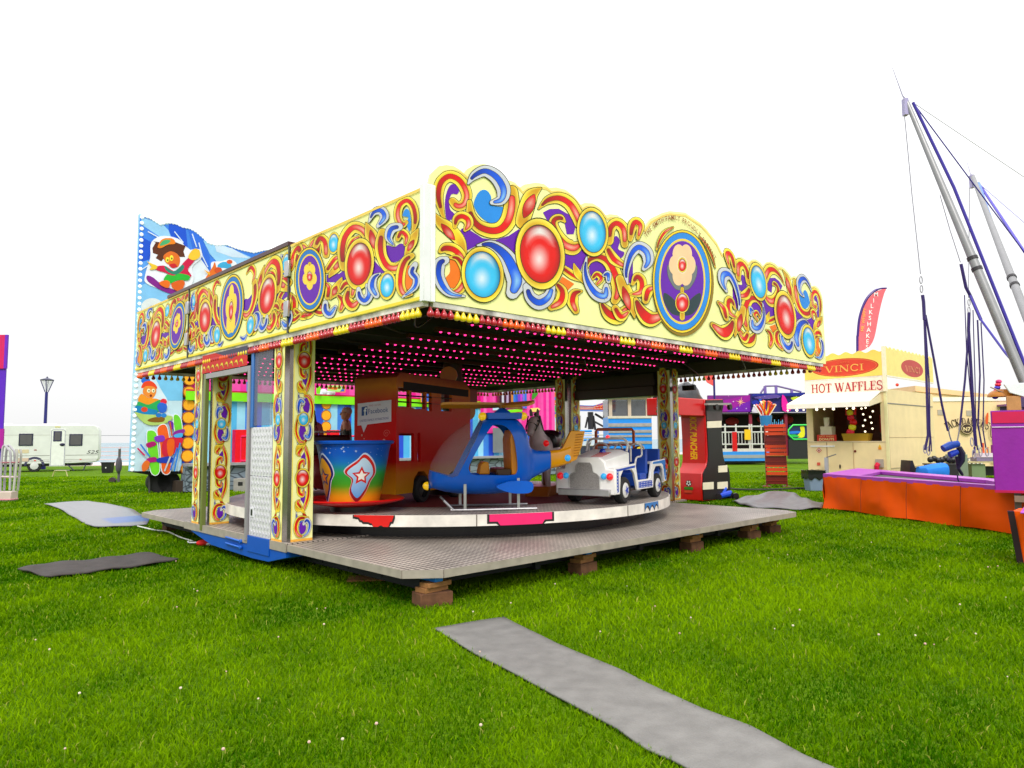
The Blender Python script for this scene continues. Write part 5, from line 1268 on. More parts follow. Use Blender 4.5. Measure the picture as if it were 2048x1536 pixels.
# ------------------------------------------------------------------ people standing on the far side
def person(label, loc, rz, top, legs, skin, hair, long_hair=False, glasses=False, scale=1.0):
    root = thing('person', label, 'person', loc, rz)
    V = [(0,0,.98),(0,0,1.14),(0,-.01,1.32),(0,.0,1.46),(0,-.01,1.55),(.17,0,1.42),(.23,.03,1.16),(.22,-.1,.95),(-.17,0,1.42),(-.23,.03,1.16),(-.22,-.1,.95),(.095,0,.9),(.1,-.02,.5),(.1,.02,.1),(.11,-.13,.045),(-.095,0,.9),(-.1,-.02,.5),(-.1,.02,.1),(-.11,-.13,.045)]
    E_ = [(0,1),(1,2),(2,3),(3,4),(3,5),(5,6),(6,7),(3,8),(8,9),(9,10),(0,11),(11,12),(12,13),(13,14),(0,15),(15,16),(16,17),(17,18)]
    rd = [(.16,.12),(.155,.12),(.17,.125),(.085,.075),(.055,.055),.075,.052,.036,.075,.052,.036,.095,.066,.048,.04,.095,.066,.048,.04]
    def cf(co):
        if co.z > 1.485: return skin
        if co.z < .09: return C(30, 28, 28)
        if abs(co.x) > .16 and co.z < .985 and co.z > .85: return skin
        return top if co.z > .93 else legs
    bo = skin_mesh('body', [tuple(c*scale for c in v) for v in V], E_, [tuple(x*scale for x in r_) if isinstance(r_, tuple) else r_*scale for r_ in rd], MATTE, root, 2, cf)
    h = MB()
    def hd(x, y, z): return (x*scale, y*scale, z*scale)
    secs = []
    for z, rx, ry, oy in ((1.535,.03,.04,-.02),(1.55,.052,.07,-.02),(1.585,.066,.088,-.015),(1.63,.074,.096,-.008),(1.68,.077,.1,0),(1.72,.072,.095,.004),(1.755,.05,.07,.008),(1.775,.01,.015,.01)):
        secs.append([hd(rx*math.cos(a), oy+ry*math.sin(a), z) for a in np.linspace(0, 2*math.pi, 20, endpoint=False)])
    h.loft(secs, skin)
    h.tube([hd(0,-.1,1.672), hd(0,-.122,1.64), hd(0,-.1,1.63)], [.008*scale,.015*scale,.01*scale], 8, skin)
    for sg in (-1, 1):
        h.sphere(hd(sg*.077, .008, 1.655), .022*scale, skin, 8, 6, (.4, .8, 1.2)); h.sphere(hd(sg*.03, -.096, 1.672), .011*scale, C(240, 238, 232), 8, 6, (1, .5, .7)); h.sphere(hd(sg*.03, -.101, 1.672), .005*scale, C(30, 26, 24), 6, 5)
        for k in range(5):
            fx = sg*(.2+.012*k) if k < 4 else sg*.19; L = (.075,.085,.08,.06,.05)[k]
            h.tube([hd(fx, -.105-.004*k, .93), hd(fx+sg*.002, -.125, .93-L*.6), hd(fx, -.12, .93-L)], [.0095*scale,.009*scale,.006*scale], 6, skin)
    h.tube([hd(-.022,-.098,1.603), hd(0,-.104,1.601), hd(.022,-.098,1.603)], .004*scale, 6, C(150, 70, 66))
    b2 = h.mesh('head', MATTE, 60); bm = bmesh.new(); bm.from_mesh(bo.data); bm.from_mesh(b2); bm.to_mesh(bo.data); bm.free(); bpy.data.meshes.remove(b2)
    hr_ = MB(); secs = []
    for z, rx, ry, oy in ((1.66,.079,.07,.035),(1.7,.084,.09,.022),(1.735,.08,.1,.008),(1.768,.06,.08,.008),(1.79,.02,.03,.01)): secs.append([hd(rx*math.cos(a), oy+ry*math.sin(a), z) for a in np.linspace(0, 2*math.pi, 18, endpoint=False)])
    hr_.loft(secs, hair)
    if long_hair: hr_.loft([[hd(rx*math.cos(a), .05+ry*math.sin(a), z) for a in np.linspace(0, 2*math.pi, 14, endpoint=False)] for z, rx, ry in ((1.72,.08,.05),(1.6,.1,.06),(1.45,.13,.06),(1.3,.12,.05),(1.24,.06,.03))], hair)
    hr_.build('hair', MATTE, root)
    if glasses:
        g_ = MB()
        for sg in (-1, 1): g_.tube([hd(sg*.032+.024*math.cos(a), -.115, 1.672+.019*math.sin(a)) for a in np.linspace(0, 6.28, 12, endpoint=False)], .003*scale, 5, C(190, 196, 190), closed=True); g_.tube([hd(sg*.056,-.113,1.675), hd(sg*.08,.0,1.675)], .0028*scale, 5, C(60, 60, 60))
        g_.build('glasses', PAINT, root)
    return root
SKIN = C(206, 140, 116)
p = atY(692, 900, 15.6); person('white haired person in glasses and a black jacket behind the bus, facing left', (p.x, p.y, ZD), R(-78), C(22, 20, 24), C(40, 44, 60), SKIN, C(196, 160, 156), glasses=True, scale=1.11)
p = atY(622, 900, 13.2); person('person with long dark red hair in a pink top behind the teacup', (p.x, p.y, Z1t), R(190), C(196, 90, 104), C(40, 40, 60), SKIN, C(96, 20, 30), long_hair=True, scale=.85)
# ================================================================== snow themed funhouse behind the ride
FHO = Vector((-10.48, 23.0, 0)); _fd = Vector((.767, .641, 0)).normalized(); fdir = (_fd.x, _fd.y); FHA = math.atan2(fdir[1], fdir[0])
fun = thing('funhouse', 'tall snow and ski themed funhouse with pink boarding and log columns behind the roundabout', 'funhouse', FHO, FHA)
fh = lambda pts, off=(0, 0), sc=1.0: trace(pts, off, sc, FHO, fdir)
ffm = lambda off, sc: (lambda x, y: trace([(x, y)], off, sc, FHO, fdir)[0])
MFH = lambda y: Matrix(((1, 0, 0, 0), (0, 0, -1, y), (0, 1, 0, 0), (0, 0, 0, 1)))
ICE1, ICE2, ICE3, SNOW = C(60, 130, 232), C(150, 206, 246), C(24, 84, 214), C(224, 234, 244)
# wing with the jagged ice crest
crest = [(258,942),(270,690),(278,429),(297,434),(318,447),(333,443),(350,446),(362,452),(378,455),(390,462),(402,472),(415,485),(430,488),(450,487),(470,495),(490,500),(505,503),(525,498),(548,496),(600,488),(640,560),(600,690),(364,690),(362,940)]
wm = MB(); wm.prism(fh(crest), -.06, .1, 'xz', ICE2); wing = wm.build('wing_panel', MATTE, fun, smooth=0)
Z4 = ((250, 420), 4.517)
A = Art(ffm(*Z4), step=.002)
A.poly([(130,60),(170,60),(330,130),(450,150),(560,160),(640,200),(700,260),(740,300),(860,330),(1000,330),(1130,375),(1300,370),(1300,700),(140,920),(110,500)], ICE1)
A.poly([(140,70),(330,125),(400,200),(420,300),(330,260),(150,140)], ICE2); A.poly([(150,250),(300,330),(330,420),(150,470),(120,400)], ICE3)
A.poly([(390,120),(540,150),(560,330),(520,420),(430,300),(390,190)], ICE3); A.poly([(560,160),(690,260),(760,430),(740,540),(620,400)], C(46, 110, 226))
A.poly([(540,330),(660,420),(760,560),(860,700),(560,740),(520,560)], SNOW); A.poly([(700,280),(900,330),(1130,430),(1060,520),(830,480),(760,400)], ICE2)
A.poly([(800,310),(960,350),(1120,440),(960,430),(820,380)], C(206, 226, 246)); A.poly([(120,480),(330,420),(420,560),(200,700),(110,720)], C(90, 160, 240))
A.poly([(100,700),(300,620),(560,660),(640,740),(420,800),(140,930),(90,930)], C(130, 196, 244)); A.oval(240, 880, 100, 80, C(222, 230, 232))
for a, b_ in (((440,200),(520,300)), ((600,220),(640,340)), ((660,300),(690,420)), ((200,200),(310,260)), ((150,540),(260,470)), ((690,420),(740,520))): A.line([a, b_], 10, C(214, 230, 250))
# snowboarder
GL = C(236, 240, 250)
A.poly([(175,590),(220,440),(230,300),(330,240),(480,270),(560,360),(670,360),(680,440),(600,520),(610,640),(520,770),(380,740),(190,670)], GL, 5)
A.poly([(190,600),(240,610),(330,680),(450,730),(510,760),(420,765),(300,720),(200,650)], C(130, 30, 140), 5)
A.poly([(240,350),(270,300),(250,290),(330,300),(430,290),(540,330),(520,380),(535,430),(490,430),(440,400),(380,400),(320,470),(270,440),(290,410),(245,395)], C(92, 44, 20))
A.poly([(340,420),(400,380),(460,400),(490,450),(470,520),(410,510),(360,480)], C(224, 110, 30), 5); A.oval(375, 455, 17, 24, C(244, 230, 60)); A.oval(412, 440, 17, 26, C(244, 230, 60)); A.oval(378, 458, 6, 9, C(30, 30, 30)); A.oval(414, 444, 6, 9, C(30, 30, 30))
A.poly([(390,500),(440,490),(460,520),(420,530)], C(200, 30, 40), 4); A.poly([(285,340),(330,270),(420,265),(445,310),(380,320),(320,350)], C(236, 130, 20), 5); A.poly([(305,330),(340,280),(400,280),(380,310)], C(70, 170, 110), 4)
A.poly([(270,520),(350,510),(450,560),(520,480),(580,430),(620,460),(560,540),(590,600),(540,620),(440,610),(350,570),(280,550)], C(206, 20, 70), 5); A.poly([(350,510),(430,560),(510,500),(520,540),(450,590),(370,560)], C(40, 130, 110), 4)
A.poly([(190,470),(230,490),(280,510),(270,540),(210,545),(230,520)], C(240, 200, 50), 4); A.poly([(560,430),(610,360),(660,370),(665,430),(610,460)], C(240, 196, 50), 4)
A.poly([(340,640),(370,590),(430,600),(480,580),(570,600),(560,640),(470,640),(390,670)], C(40, 180, 50), 5); A.poly([(300,660),(360,640),(395,660),(380,710),(320,690)], C(236, 110, 20), 4); A.poly([(410,670),(500,640),(530,670),(490,740),(430,720)], C(222, 96, 20), 4)
# second character with a blue hat
A.poly([(690,640),(760,560),(770,480),(860,470),(940,450),(1000,500),(960,570),(860,640)], GL, 5); A.poly([(780,520),(800,480),(830,560),(900,580),(860,620),(720,640),(740,580)], C(226, 110, 30), 5)
A.poly([(830,500),(880,475),(940,490),(945,540),(880,530),(830,530)], C(60, 170, 220), 4); A.oval(932, 475, 26, 18, C(222, 90, 40)); A.oval(830, 550, 34, 26, C(210, 80, 30)); A.poly([(700,545),(760,575),(750,600)], C(240, 170, 40))
A.onto(MFH(-.062), 'painted_scene', wing)
Z5 = ((260, 700), 5.12); A = Art(ffm(*Z5), step=.002)
A.poly([(20,240),(540,240),(500,1240),(0,1240)], C(196, 226, 240)); A.poly([(240,260),(540,240),(530,520),(380,520),(300,380)], C(120, 196, 240)); A.poly([(20,620),(140,800),(60,900),(10,900)], C(186, 216, 230))
A.poly([(60,600),(60,440),(100,330),(190,300),(270,360),(380,520),(380,640),(500,680),(380,760),(150,770)], C(214, 232, 244), 5)
A.oval(155, 315, 46, 34, C(30, 110, 220)); A.poly([(110,390),(140,330),(210,320),(260,360),(265,400),(180,380)], C(232, 70, 30), 4); A.poly([(125,430),(140,380),(200,370),(255,390),(260,440),(230,490),(190,490),(140,460)], C(236, 140, 50), 5)
for x in (185, 232): A.oval(x, 418, 18, 20, C(248, 244, 200)); A.oval(x+3, 420, 7, 8, C(30, 30, 30))
A.oval(207, 468, 12, 12, C(120, 40, 20)); A.poly([(75,520),(110,450),(180,490),(260,500),(300,520),(250,560),(140,560)], C(240, 150, 30), 4); A.poly([(55,600),(80,530),(180,560),(300,510),(340,560),(270,640),(140,650)], C(40, 170, 90), 4)
A.poly([(30,620),(70,570),(180,600),(270,620),(250,660),(100,680)], C(20, 130, 190), 4); A.oval(140, 610, 34, 26, C(220, 70, 40)); A.oval(335, 530, 34, 30, C(224, 40, 60)); A.poly([(270,580),(300,540),(365,560),(360,630),(300,640)], C(40, 100, 210), 4)
A.poly([(40,640),(150,660),(380,670),(430,700),(330,760),(160,760)], C(176, 206, 110), 5); A.poly([(170,720),(240,690),(340,690),(330,735),(220,740)], C(130, 90, 20), 4); A.oval(285, 668, 30, 22, C(30, 120, 200)); A.oval(338, 670, 28, 22, C(40, 130, 210))
for pts, c in (([(165,880),(200,825),(255,850),(270,960),(290,1240),(205,1240)], C(110, 214, 40)), ([(270,820),(320,765),(370,800),(400,1000),(400,1240),(320,1240),(300,980)], C(238, 96, 30)), ([(435,690),(470,665),(510,720),(520,860),(460,860)], C(110, 210, 50))): A.poly(pts, GL, 5, ink=8, inkc=GL); A.poly(pts, c, 5)
for pts, c in (([(155,960),(230,935),(260,970),(180,1000)], C(176, 20, 110)), ([(165,1110),(250,1095),(265,1140),(170,1150)], C(170, 20, 120)), ([(240,890),(330,875),(340,930),(260,940)], C(130, 50, 190)), ([(380,730),(430,740),(430,810),(400,800)], C(110, 40, 170)), ([(270,1110),(410,1090),(420,1150),(280,1150)], C(30, 60, 180)), ([(320,960),(380,900),(520,900),(520,960),(440,1060),(330,1080)], C(206, 30, 60)), ([(370,930),(440,920),(430,1060),(380,1080)], C(230, 96, 20)), ([(110,1180),(150,1130),(190,1150),(170,1220),(120,1240)], C(226, 110, 40)), ([(425,870),(450,830),(540,810),(540,850),(460,900)], C(140, 40, 150)), ([(440,870),(520,850),(520,890),(450,895)], C(70, 170, 230))): A.poly(pts, c, 4)
for a, b_, c in (((65,1005),(140,1080),C(206, 20, 90)), ((95,965),(190,1090),C(60, 130, 220)), ((500,950),(440,1240),C(40, 130, 220)), ((470,1000),(400,1230),C(50, 110, 210)), ((400,1090),(340,1240),C(190, 196, 200)), ((395,740),(415,880),C(200, 90, 30))): A.line([a, b_], 16, c)
A.onto(MFH(-.062), 'painted_scene', wing)
bw_ = MB(); bw_.sphere((0, 0, 0), .06, C(250, 250, 255), 8, 6, (1, .6, 1)); WB = bw_.mesh('rim_bulb', mat('white_bulb', C(248, 250, 255), rough=.2, emit=.35), 60)
edgepts = resample([(a, z, 0) for a, z in fh([(261,938),(273,690),(281,434)])], 44)+resample([(a, z, 0) for a, z in fh(crest[2:19])], 46)[1:]
for q in edgepts:
    o = bpy.data.objects.new('rim_bulb', WB); COL.objects.link(o); o.parent = wing; o.location = (q[0]+.03, -.075, q[1]-.02)
# main front: boarding, lime band, stone base
fx = lambda x: fh([(x, 850)])[0][0]
def board(name, a0, a1, z0, z1, y, col, parent=fun, th=.06, m=None, **k):
    b = MB(); b.box(a0, a1, y, y+th, z0, z1, col); return b.build(name, m or MATTE, parent, smooth=0, **k)
a_l, a_r = fx(366), fx(1100)
HP, LIME, BLUB = C(240, 20, 150), C(130, 232, 20), C(60, 150, 224)
front = board('front_boarding', a_l, a_r, .85, 5.6, .1, C(90, 150, 214))
A = Art(step=.003)
n = 44
for i in range(n):
    a0, a1 = a_l+(a_r-a_l)*i/n, a_l+(a_r-a_l)*(i+1)/n; A.poly([(a0, 3.25), (a1, 3.25), (a1, 5.6), (a0, 5.6)], lerp(HP, C(250, 120, 200), .5*abs(math.sin(i*1.1))**3))
for i in range(int((a_r-a_l)/.28)):
    a0 = a_l+i*.28; A.poly([(a0, .86), (a0+.29, .86), (a0+.29, 2.95), (a0, 2.95)], (C(40, 80, 210), C(80, 180, 230), C(150, 214, 240), C(60, 130, 226))[i % 4])
A.poly([(a_l, 2.95), (a_r, 2.95), (a_r, 3.25), (a_l, 3.25)], LIME); A.line([(a_l, 3.27), (a_r, 3.27)], .05, C(200, 20, 60))
r0 = fx(955)
for i in range(26):
    a0 = r0+i*(a_r-r0)/26; A.poly([(a0, 1.9), (a0+.2, 1.9), (a0+.2, 4.6), (a0, 4.6)], lerp(HP, C(250, 130, 210), .6*abs(math.sin(i*1.3))**3))
for i, c in enumerate((C(120, 20, 60), C(60, 10, 40), C(200, 200, 220), C(60, 10, 40), C(180, 160, 200), C(70, 10, 40), C(206, 130, 60), C(30, 120, 220), C(40, 90, 210), C(130, 60, 210), C(200, 60, 210), C(120, 110, 230), C(30, 120, 220))):
    a0 = fx(986)+i*.13; A.poly([(a0, 3.0), (a0+.12, 3.0), (a0+.12, 4.4), (a0, 4.4)], c)
A.poly(fh([(976,815),(1002,815),(1002,821),(976,821)]), C(190, 220, 240)); A.poly(fh([(985,822),(1036,818),(1034,824),(990,827)]), LIME)
A.poly(fh([(1051,817),(1066,816),(1071,819),(1066,824),(1051,824)]), C(250, 220, 120)); A.poly(fh([(1055,788),(1062,778),(1066,788),(1058,798),(1054,800)]), C(60, 150, 40), 3)
for pts in ([(832,782),(850,783),(850,806),(832,806)], [(662,772),(682,772),(682,786),(662,786)], [(858,782),(880,784),(880,804),(858,804)]):
    A.poly(fh(pts), C(240, 150, 30)); q = [(x+(2 if x < sum(p[0] for p in pts)/4 else -2), y+(2 if y < sum(p[1] for p in pts)/4 else -2)) for x, y in pts]; A.poly(fh(q), C(60, 110, 210))
A.poly(fh([(646,772),(672,772),(676,778),(670,785),(646,783)]), C(180, 236, 130)); A.poly(fh([(647,774),(668,776),(664,781),(648,779)]), C(232, 100, 30))
A.poly(fh([(624,774),(634,774),(631,789),(624,789)]), LIME); A.poly(fh([(485,765),(500,765),(500,784),(485,784)]), C(60, 120, 220))
A.poly(fh([(1002,856),(975,856),(975,905),(1002,905)]), C(120, 126, 130))
A.onto(MFH(.098), 'painted_boards', front)
for cx, pw in ((512, 104), (842, 110)):
    ca = fx(cx); ra = abs(fx(cx+pw/2)-ca); ab = MB()
    pts = [(ca+ra*math.cos(a), .09, 1.7+(1.28)*math.sin(a)) for a in np.linspace(0, math.pi, 24)]
    ab.tube([(ca+ra, .09, .86)]+pts+[(ca-ra, .09, .86)], .11, 10, C(214, 16, 20)); ab.build('arch', PAINT, fun)
    ab = MB(); ab.add([(p[0], .075, p[2]) for p in pts]+[(ca-ra, .075, .86), (ca+ra, .075, .86)], [tuple(range(26))], C(34, 14, 14)); ab.build('tunnel_shade_sheet', MATTE, fun)  # flat dark sheet stands for the shade inside the arch
    ab = MB()
    for k in range(7): ab.sphere((ca-ra*.8+k*ra*.26, .03, 1.2+.5*math.sin(k*2.1)), .16, (C(190, 90, 20), C(206, 20, 30), C(60, 40, 30))[k % 3], 8, 6, (1, .2, 1.3))
    ab.build('tunnel_padding', MATTE, fun)
dz = MB(); dz.box(fx(684), fx(712), .04, .09, .9, 3.0, C(60, 24, 20)); dz.box(fx(690), fx(693), .0, .05, .9, 2.8, C(226, 110, 20)); dz.box(fx(695), fx(712), .0, .05, .9, 2.7, C(40, 60, 80)); dz.build('doorway', MATTE, fun)
# log columns
lg = MB(); M = Matrix.Rotation(R(90), 3, 'X'); lg.lathe([(.001, .1), (.165, .1), (.17, .1), (.198, .098), (.2, .05), (.2, -.2)], 24, col=lambda r, z: C(250, 174, 10) if r < .168 else C(170, 92, 10), M=M); LOG = lg.mesh('log_end', MATTE, 20)
for x, z0, z1, dx in ((375, .75, 4.4, .41), (650, .9, 3.15, .41), (1088, 1.2, 3.9, .405)):
    z = z0
    while z < z1:
        o = bpy.data.objects.new('log_end', LOG); COL.objects.link(o); o.parent = fun; o.location = (fx(x), -.0, z); z += dx
cpm = MB()
for k in range(5): cpm.sphere((fx(650)-.2+.1*k, -.05, 3.28+.1*math.sin(k*2)), .17, SNOW, 10, 7, (1, .5, .8))
cpm.build('snow_cap', MATTE, fun)
# right-hand wing with a skier
rw = fh([(1096,760),(1140,772),(1140,905),(1096,905)]); wm = MB(); wm.prism(rw, -.05, .05, 'xz', C(170, 216, 240)); rwo = wm.build('wing_panel', MATTE, fun, smooth=0)
Z7b = ((820, 760), 5.12); A = Art(ffm(*Z7b), step=.002)
A.poly([(1405,90),(1640,120),(1640,500),(1405,480)], C(186, 226, 246)); A.poly([(1405,430),(1640,420),(1640,560),(1405,560)], C(206, 224, 224))
A.poly([(1440,180),(1450,140),(1490,125),(1520,170),(1530,230),(1500,270),(1450,240)], C(232, 120, 40), 4); A.oval(1475, 190, 18, 16, C(60, 150, 220)); A.oval(1505, 150, 22, 16, C(50, 140, 220)); A.poly([(1475,240),(1520,225),(1510,250),(1485,255)], C(250, 240, 230)); A.oval(1500, 212, 10, 8, C(226, 50, 40))
A.poly([(1445,280),(1500,265),(1530,300),(1480,330),(1440,320)], C(40, 190, 110), 4); A.poly([(1480,320),(1535,320),(1540,380),(1480,385)], C(250, 206, 20), 4); A.oval(1460, 340, 22, 20, C(60, 110, 210)); A.oval(1440, 375, 18, 14, C(226, 90, 40)); A.poly([(1505,370),(1540,360),(1545,430),(1510,410)], C(190, 40, 130), 4)
A.onto(MFH(-.052), 'painted_skier', rwo)
# base
stone = bpy.data.materials.new('grey_stone_panel'); stone.use_nodes = True; t = stone.node_tree; b = t.nodes['Principled BSDF']; b.inputs['Roughness'].default_value = .7
vo = t.nodes.new('ShaderNodeTexVoronoi'); vo.feature = 'DISTANCE_TO_EDGE'; vo.inputs['Scale'].default_value = 3.2; tc = t.nodes.new('ShaderNodeTexCoord'); mp = t.nodes.new('ShaderNodeMapping'); mp.inputs['Scale'].default_value = (.8, 1, 1.7)
t.links.new(tc.outputs['Object'], mp.inputs[0]); t.links.new(mp.outputs[0], vo.inputs['Vector']); cr = t.nodes.new('ShaderNodeValToRGB'); cr.color_ramp.elements[0].position = .02; cr.color_ramp.elements[1].position = .12
cr.color_ramp.elements[0].color = (*C(50, 60, 70), 1); cr.color_ramp.elements[1].color = (*C(124, 138, 150), 1); t.links.new(vo.outputs['Distance'], cr.inputs[0]); t.links.new(cr.outputs[0], b.inputs['Base Color'])
board('stone_base', fx(366), fx(1100), .05, .84, -.55, WHITE, m=stone, th=.6); board('walkway', fx(366), fx(1100), .845, .93, -.75, C(150, 150, 156), th=.85)
rlm = MB()
for a0, a1 in ((fx(470), fx(560)), (fx(640), fx(780))):
    for z in (.98, 1.78): rlm.tube([(a0, -.6, z), (a1, -.6, z)], .035, 8, C(240, 16, 90))
    k = int((a1-a0)/.22)
    for i in range(k+1): rlm.tube([(a0+(a1-a0)*i/k, -.6, .93), (a0+(a1-a0)*i/k, -.6, 1.78)], .022, 6, C(240, 16, 90))
rlm.build('pink_railing', PAINT, fun)
for a0 in (fx(459), fx(646)): board('red_bollard', a0, a0+.36, .93, 2.0, -.6, C(236, 10, 30), th=.3, m=PAINT)
sk = MB(); sk.prism(fh([(258,943),(362,940),(362,948),(300,950)]), .0, .5, 'xz', C(20, 20, 20)); 
for x in (325, 345): sk.tube([(fx(x), .2, .35), (fx(x), .5, .35)], .33, 20, C(22, 22, 24))
sk.box(fx(352), fx(372), -.2, .3, 0, .38, C(60, 46, 36)); sk.box(fx(372), fx(386), -.3, .1, .2, .3, C(90, 80, 70)); sk.tube([(fx(305), .1, .0), (fx(303), .1, .7)], .03, 8, C(60, 60, 60)); sk.build('undercarriage', MATTE, fun)
p = gnd(487, 1000); cbk = MB(); cbk.box(-.35, .35, -.25, .25, .0, .42, C(150, 146, 140)); cbk.box(-.2, -.05, -.262, -.245, .2, .32, C(20, 20, 20)); o = cbk.build('concrete_block', MATTE, bevel=.03); o.location = (FHO+_fd*fx(487)+Vector((.5, -.9, 0))); tag(o, 'grey concrete weight block in front of the stone base of the funhouse', 'concrete block')

# ================================================================== caravan, lamp and seafront on the left
_cr = atY(200, 900, 41.5); CA = R(27); cx0, Yc = _cr.x-6.2*math.cos(CA), _cr.y-6.2*math.sin(CA)
car = thing('caravan', 'long white touring caravan with two grey windows and a door parked on the grass', 'caravan', (cx0, Yc, 0), CA)
fc = lambda pts: [(p[0], p[1]) for p in trace(pts, (0, 830), 8.533, Vector((cx0, Yc, 0)), (math.cos(CA), math.sin(CA)))]
CW = C(220, 222, 217)
b_l, t_r = fc([(-400, 950)])[0], fc([(1705, 172)])[0]
zr = t_r[1]; xr = t_r[0]
prof = [(-3.2, .42), (-3.2, zr-.3), (-3.0, zr), (xr-.35, zr), (xr-.12, zr-.09), (xr-.02, zr-.32), (xr, .75), (xr-.12, .5), (xr-1.2, .44)]
cw = MB(); cw.prism(prof, 0, 2.2, 'xz', CW); body = cw.build('body', mat('caravan_white', CW, rough=.4, noise=.05, nscale=2, dirt=.06), car, bevel=.04)
bm_ = MB(); 
for y0, y1, c in ((690, 700, C(120, 116, 110)), (768, 772, C(176, 172, 166)), (795, 799, C(176, 172, 166)), (340, 344, C(190, 188, 182))): 
    z = fc([(500, (y0+y1)/2)])[0][1]; bm_.box(-3.2, xr-.02, -.006, -.001, z-.012, z+.012, c)
bm_.build('trim_line', PAINT, body)
def cwin(q, name='window'):
    (x0, z1), (x1, z0) = fc([(q[0], q[1]), (q[2], q[3])]); b = MB(); b.box(x0, x1, -.03, -.002, z0, z1, C(40, 38, 66)); w = b.build(name, PAINT, car, bevel=.012); b = MB(); b.box(x0+.06, x1-.06, -.036, -.031, z0+.06, z1-.06, C(120, 116, 112)); b.build('pane', mat('grey_blind_glass', C(84, 82, 84), rough=.12, noise=.1), w); return w
cwin((325, 318, 560, 525)); cwin((1185, 325, 1405, 525))
(x0, z1), (x1, z0) = fc([(868, 240), (1105, 872)]); b = MB(); b.box(x0, x1, -.02, -.002, z0, z1, C(230, 232, 226)); d = b.build('door', PAINT, car, bevel=.05)
b = MB(); b.tube([(x0+.04, -.02, z0+.05), (x0+.04, -.02, z1-.1), (x0+.12, -.02, z1-.03), (x1-.12, -.02, z1-.03), (x1-.04, -.02, z1-.1), (x1-.04, -.02, z0+.05)], .016, 6, C(150, 148, 170), closed=True); b.build('door_seal', PAINT, d)
(wx0, wz1), (wx1, wz0) = fc([(915, 275), (1052, 450)]); b = MB(); b.box(wx0, wx1, -.035, -.021, wz0, wz1, C(40, 38, 80)); wd_ = b.build('door_window', PAINT, d, bevel=.03); b = MB(); b.box(wx0+.06, wx1-.06, -.042, -.036, wz0+.06, wz1-.06, C(150, 152, 156)); b.build('pane', MATS['grey_blind_glass'], wd_)
hx_, hz_ = fc([(1065, 505)])[0]; b = MB(); b.sphere((hx_, -.03, hz_), .11, C(24, 22, 60), 10, 7, (1.2, .4, .8)); b.build('handle', PAINT, d)
b = MB()
for q, c in (((300, 590, 490, 650), C(212, 196, 160)), ((300, 735, 485, 790), C(206, 180, 160)), ((940, 190, 1030, 215), C(214, 206, 150)), ((580, 590, 625, 605), C(150, 30, 40)), ((580, 770, 615, 785), C(220, 60, 50)), ((1360, 752, 1390, 765), C(220, 60, 50))):
    (a0, s1), (a1, s0) = fc([(q[0], q[1]), (q[2], q[3])]); b.box(a0, a1, -.012, -.002, s0, s1, c)
b.build('vent_cover', PAINT, body)
A = Art(step=.002); q = fc([(1585, 630)])[0]; A.text('525', q[0], q[1], .2, C(60, 56, 60), width=.62, shear=.3); A.onto(MFH(-.008), 'model_number', body)
wq = fc([(580, 945)])[0]; wheel(car, (wq[0], -.0005+.12, .33), .34, .2, C(206, 206, 204)); 
b = MB(); M = Matrix.Rotation(R(90), 3, 'X'); b.lathe([(.2, .01), (.12, .03), (.001, .03)], 20, (wq[0], .0, .33), C(210, 210, 208), M=M); b.build('hub_cap', PAINT, car)
b = MB(); b.lathe([(.36, 0), (.48, 0), (.48, -.03), (.36, -.03)], 24, (wq[0], -.002, .36), C(60, 58, 90), M=M, a0=0, a1=math.pi); b.build('wheel_arch', PAINT, car)
b = MB(); b.box(-3, xr-.4, .15, 2, .3, .42, C(30, 28, 30)); b.tube([(xr-1.6, .1, .45), (xr-1.2, .1, .02)], .03, 6, C(50, 46, 80)); b.tube([(xr-.6, .1, .45), (xr-.75, .1, .02)], .03, 6, C(50, 46, 80)); b.build('chassis', PAINT, car)
for q in ((0, 170), (700, 930), (1140, 1330)):
    b = MB()
    a0 = fc([(q[0], 150)])[0][0]; a1 = fc([(q[1], 150)])[0][0]; b.box(a0, a1, .6, 1.2, zr-.01, zr+.09, C(226, 220, 222)); b.build('rooflight', PAINT, car, bevel=.03)
b = MB(); b.tube([(-.36, 0, 0), (-.27, 0, .28), (.27, 0, .28), (.36, 0, 0)], .025, 6, C(190, 180, 120)); b.box(-.28, .28, -.02, .3, .27, .3, C(170, 166, 150)); s = b.build('step_stool', PAINT); p = gnd(120, 953); s.location = (p.x, p.y, 0); tag(s, 'small folding step on the grass below the caravan door', 'step')
p = atY(88, 900, 44); lamp_ = thing('street_lamp', 'tall dark blue street lamp rising behind the caravan roof', 'street lamp', (p.x, p.y, 0)); zt = atY(88, 757, 44).z
b = MB(); b.tube([(0, 0, 0), (0, 0, 1.2), (0, 0, zt-.85)], [.14, .1, .08], 12, C(34, 34, 110)); b.build('pole', PAINT, lamp_)
b = MB(); b.lathe([(.36, zt-.12), (.38, zt-.08), (.22, zt-.02), (.06, zt+.04), (.03, zt+.12)], 20, col=C(60, 60, 90)); b.build('cap', PAINT, lamp_)
b = MB()
for k in range(4): a = k*math.pi/2+.4; b.tube([(.08*math.cos(a), .08*math.sin(a), zt-.85), (.34*math.cos(a), .34*math.sin(a), zt-.12)], .025, 6, C(40, 40, 100))
b.build('lantern_bracket', PAINT, lamp_); b = MB(); b.lathe([(.07, zt-.8), (.3, zt-.13)], 16, col=C(220, 222, 222)); b.build('lantern_glass', glass('lantern_glass', C(230, 232, 235), .35), lamp_)
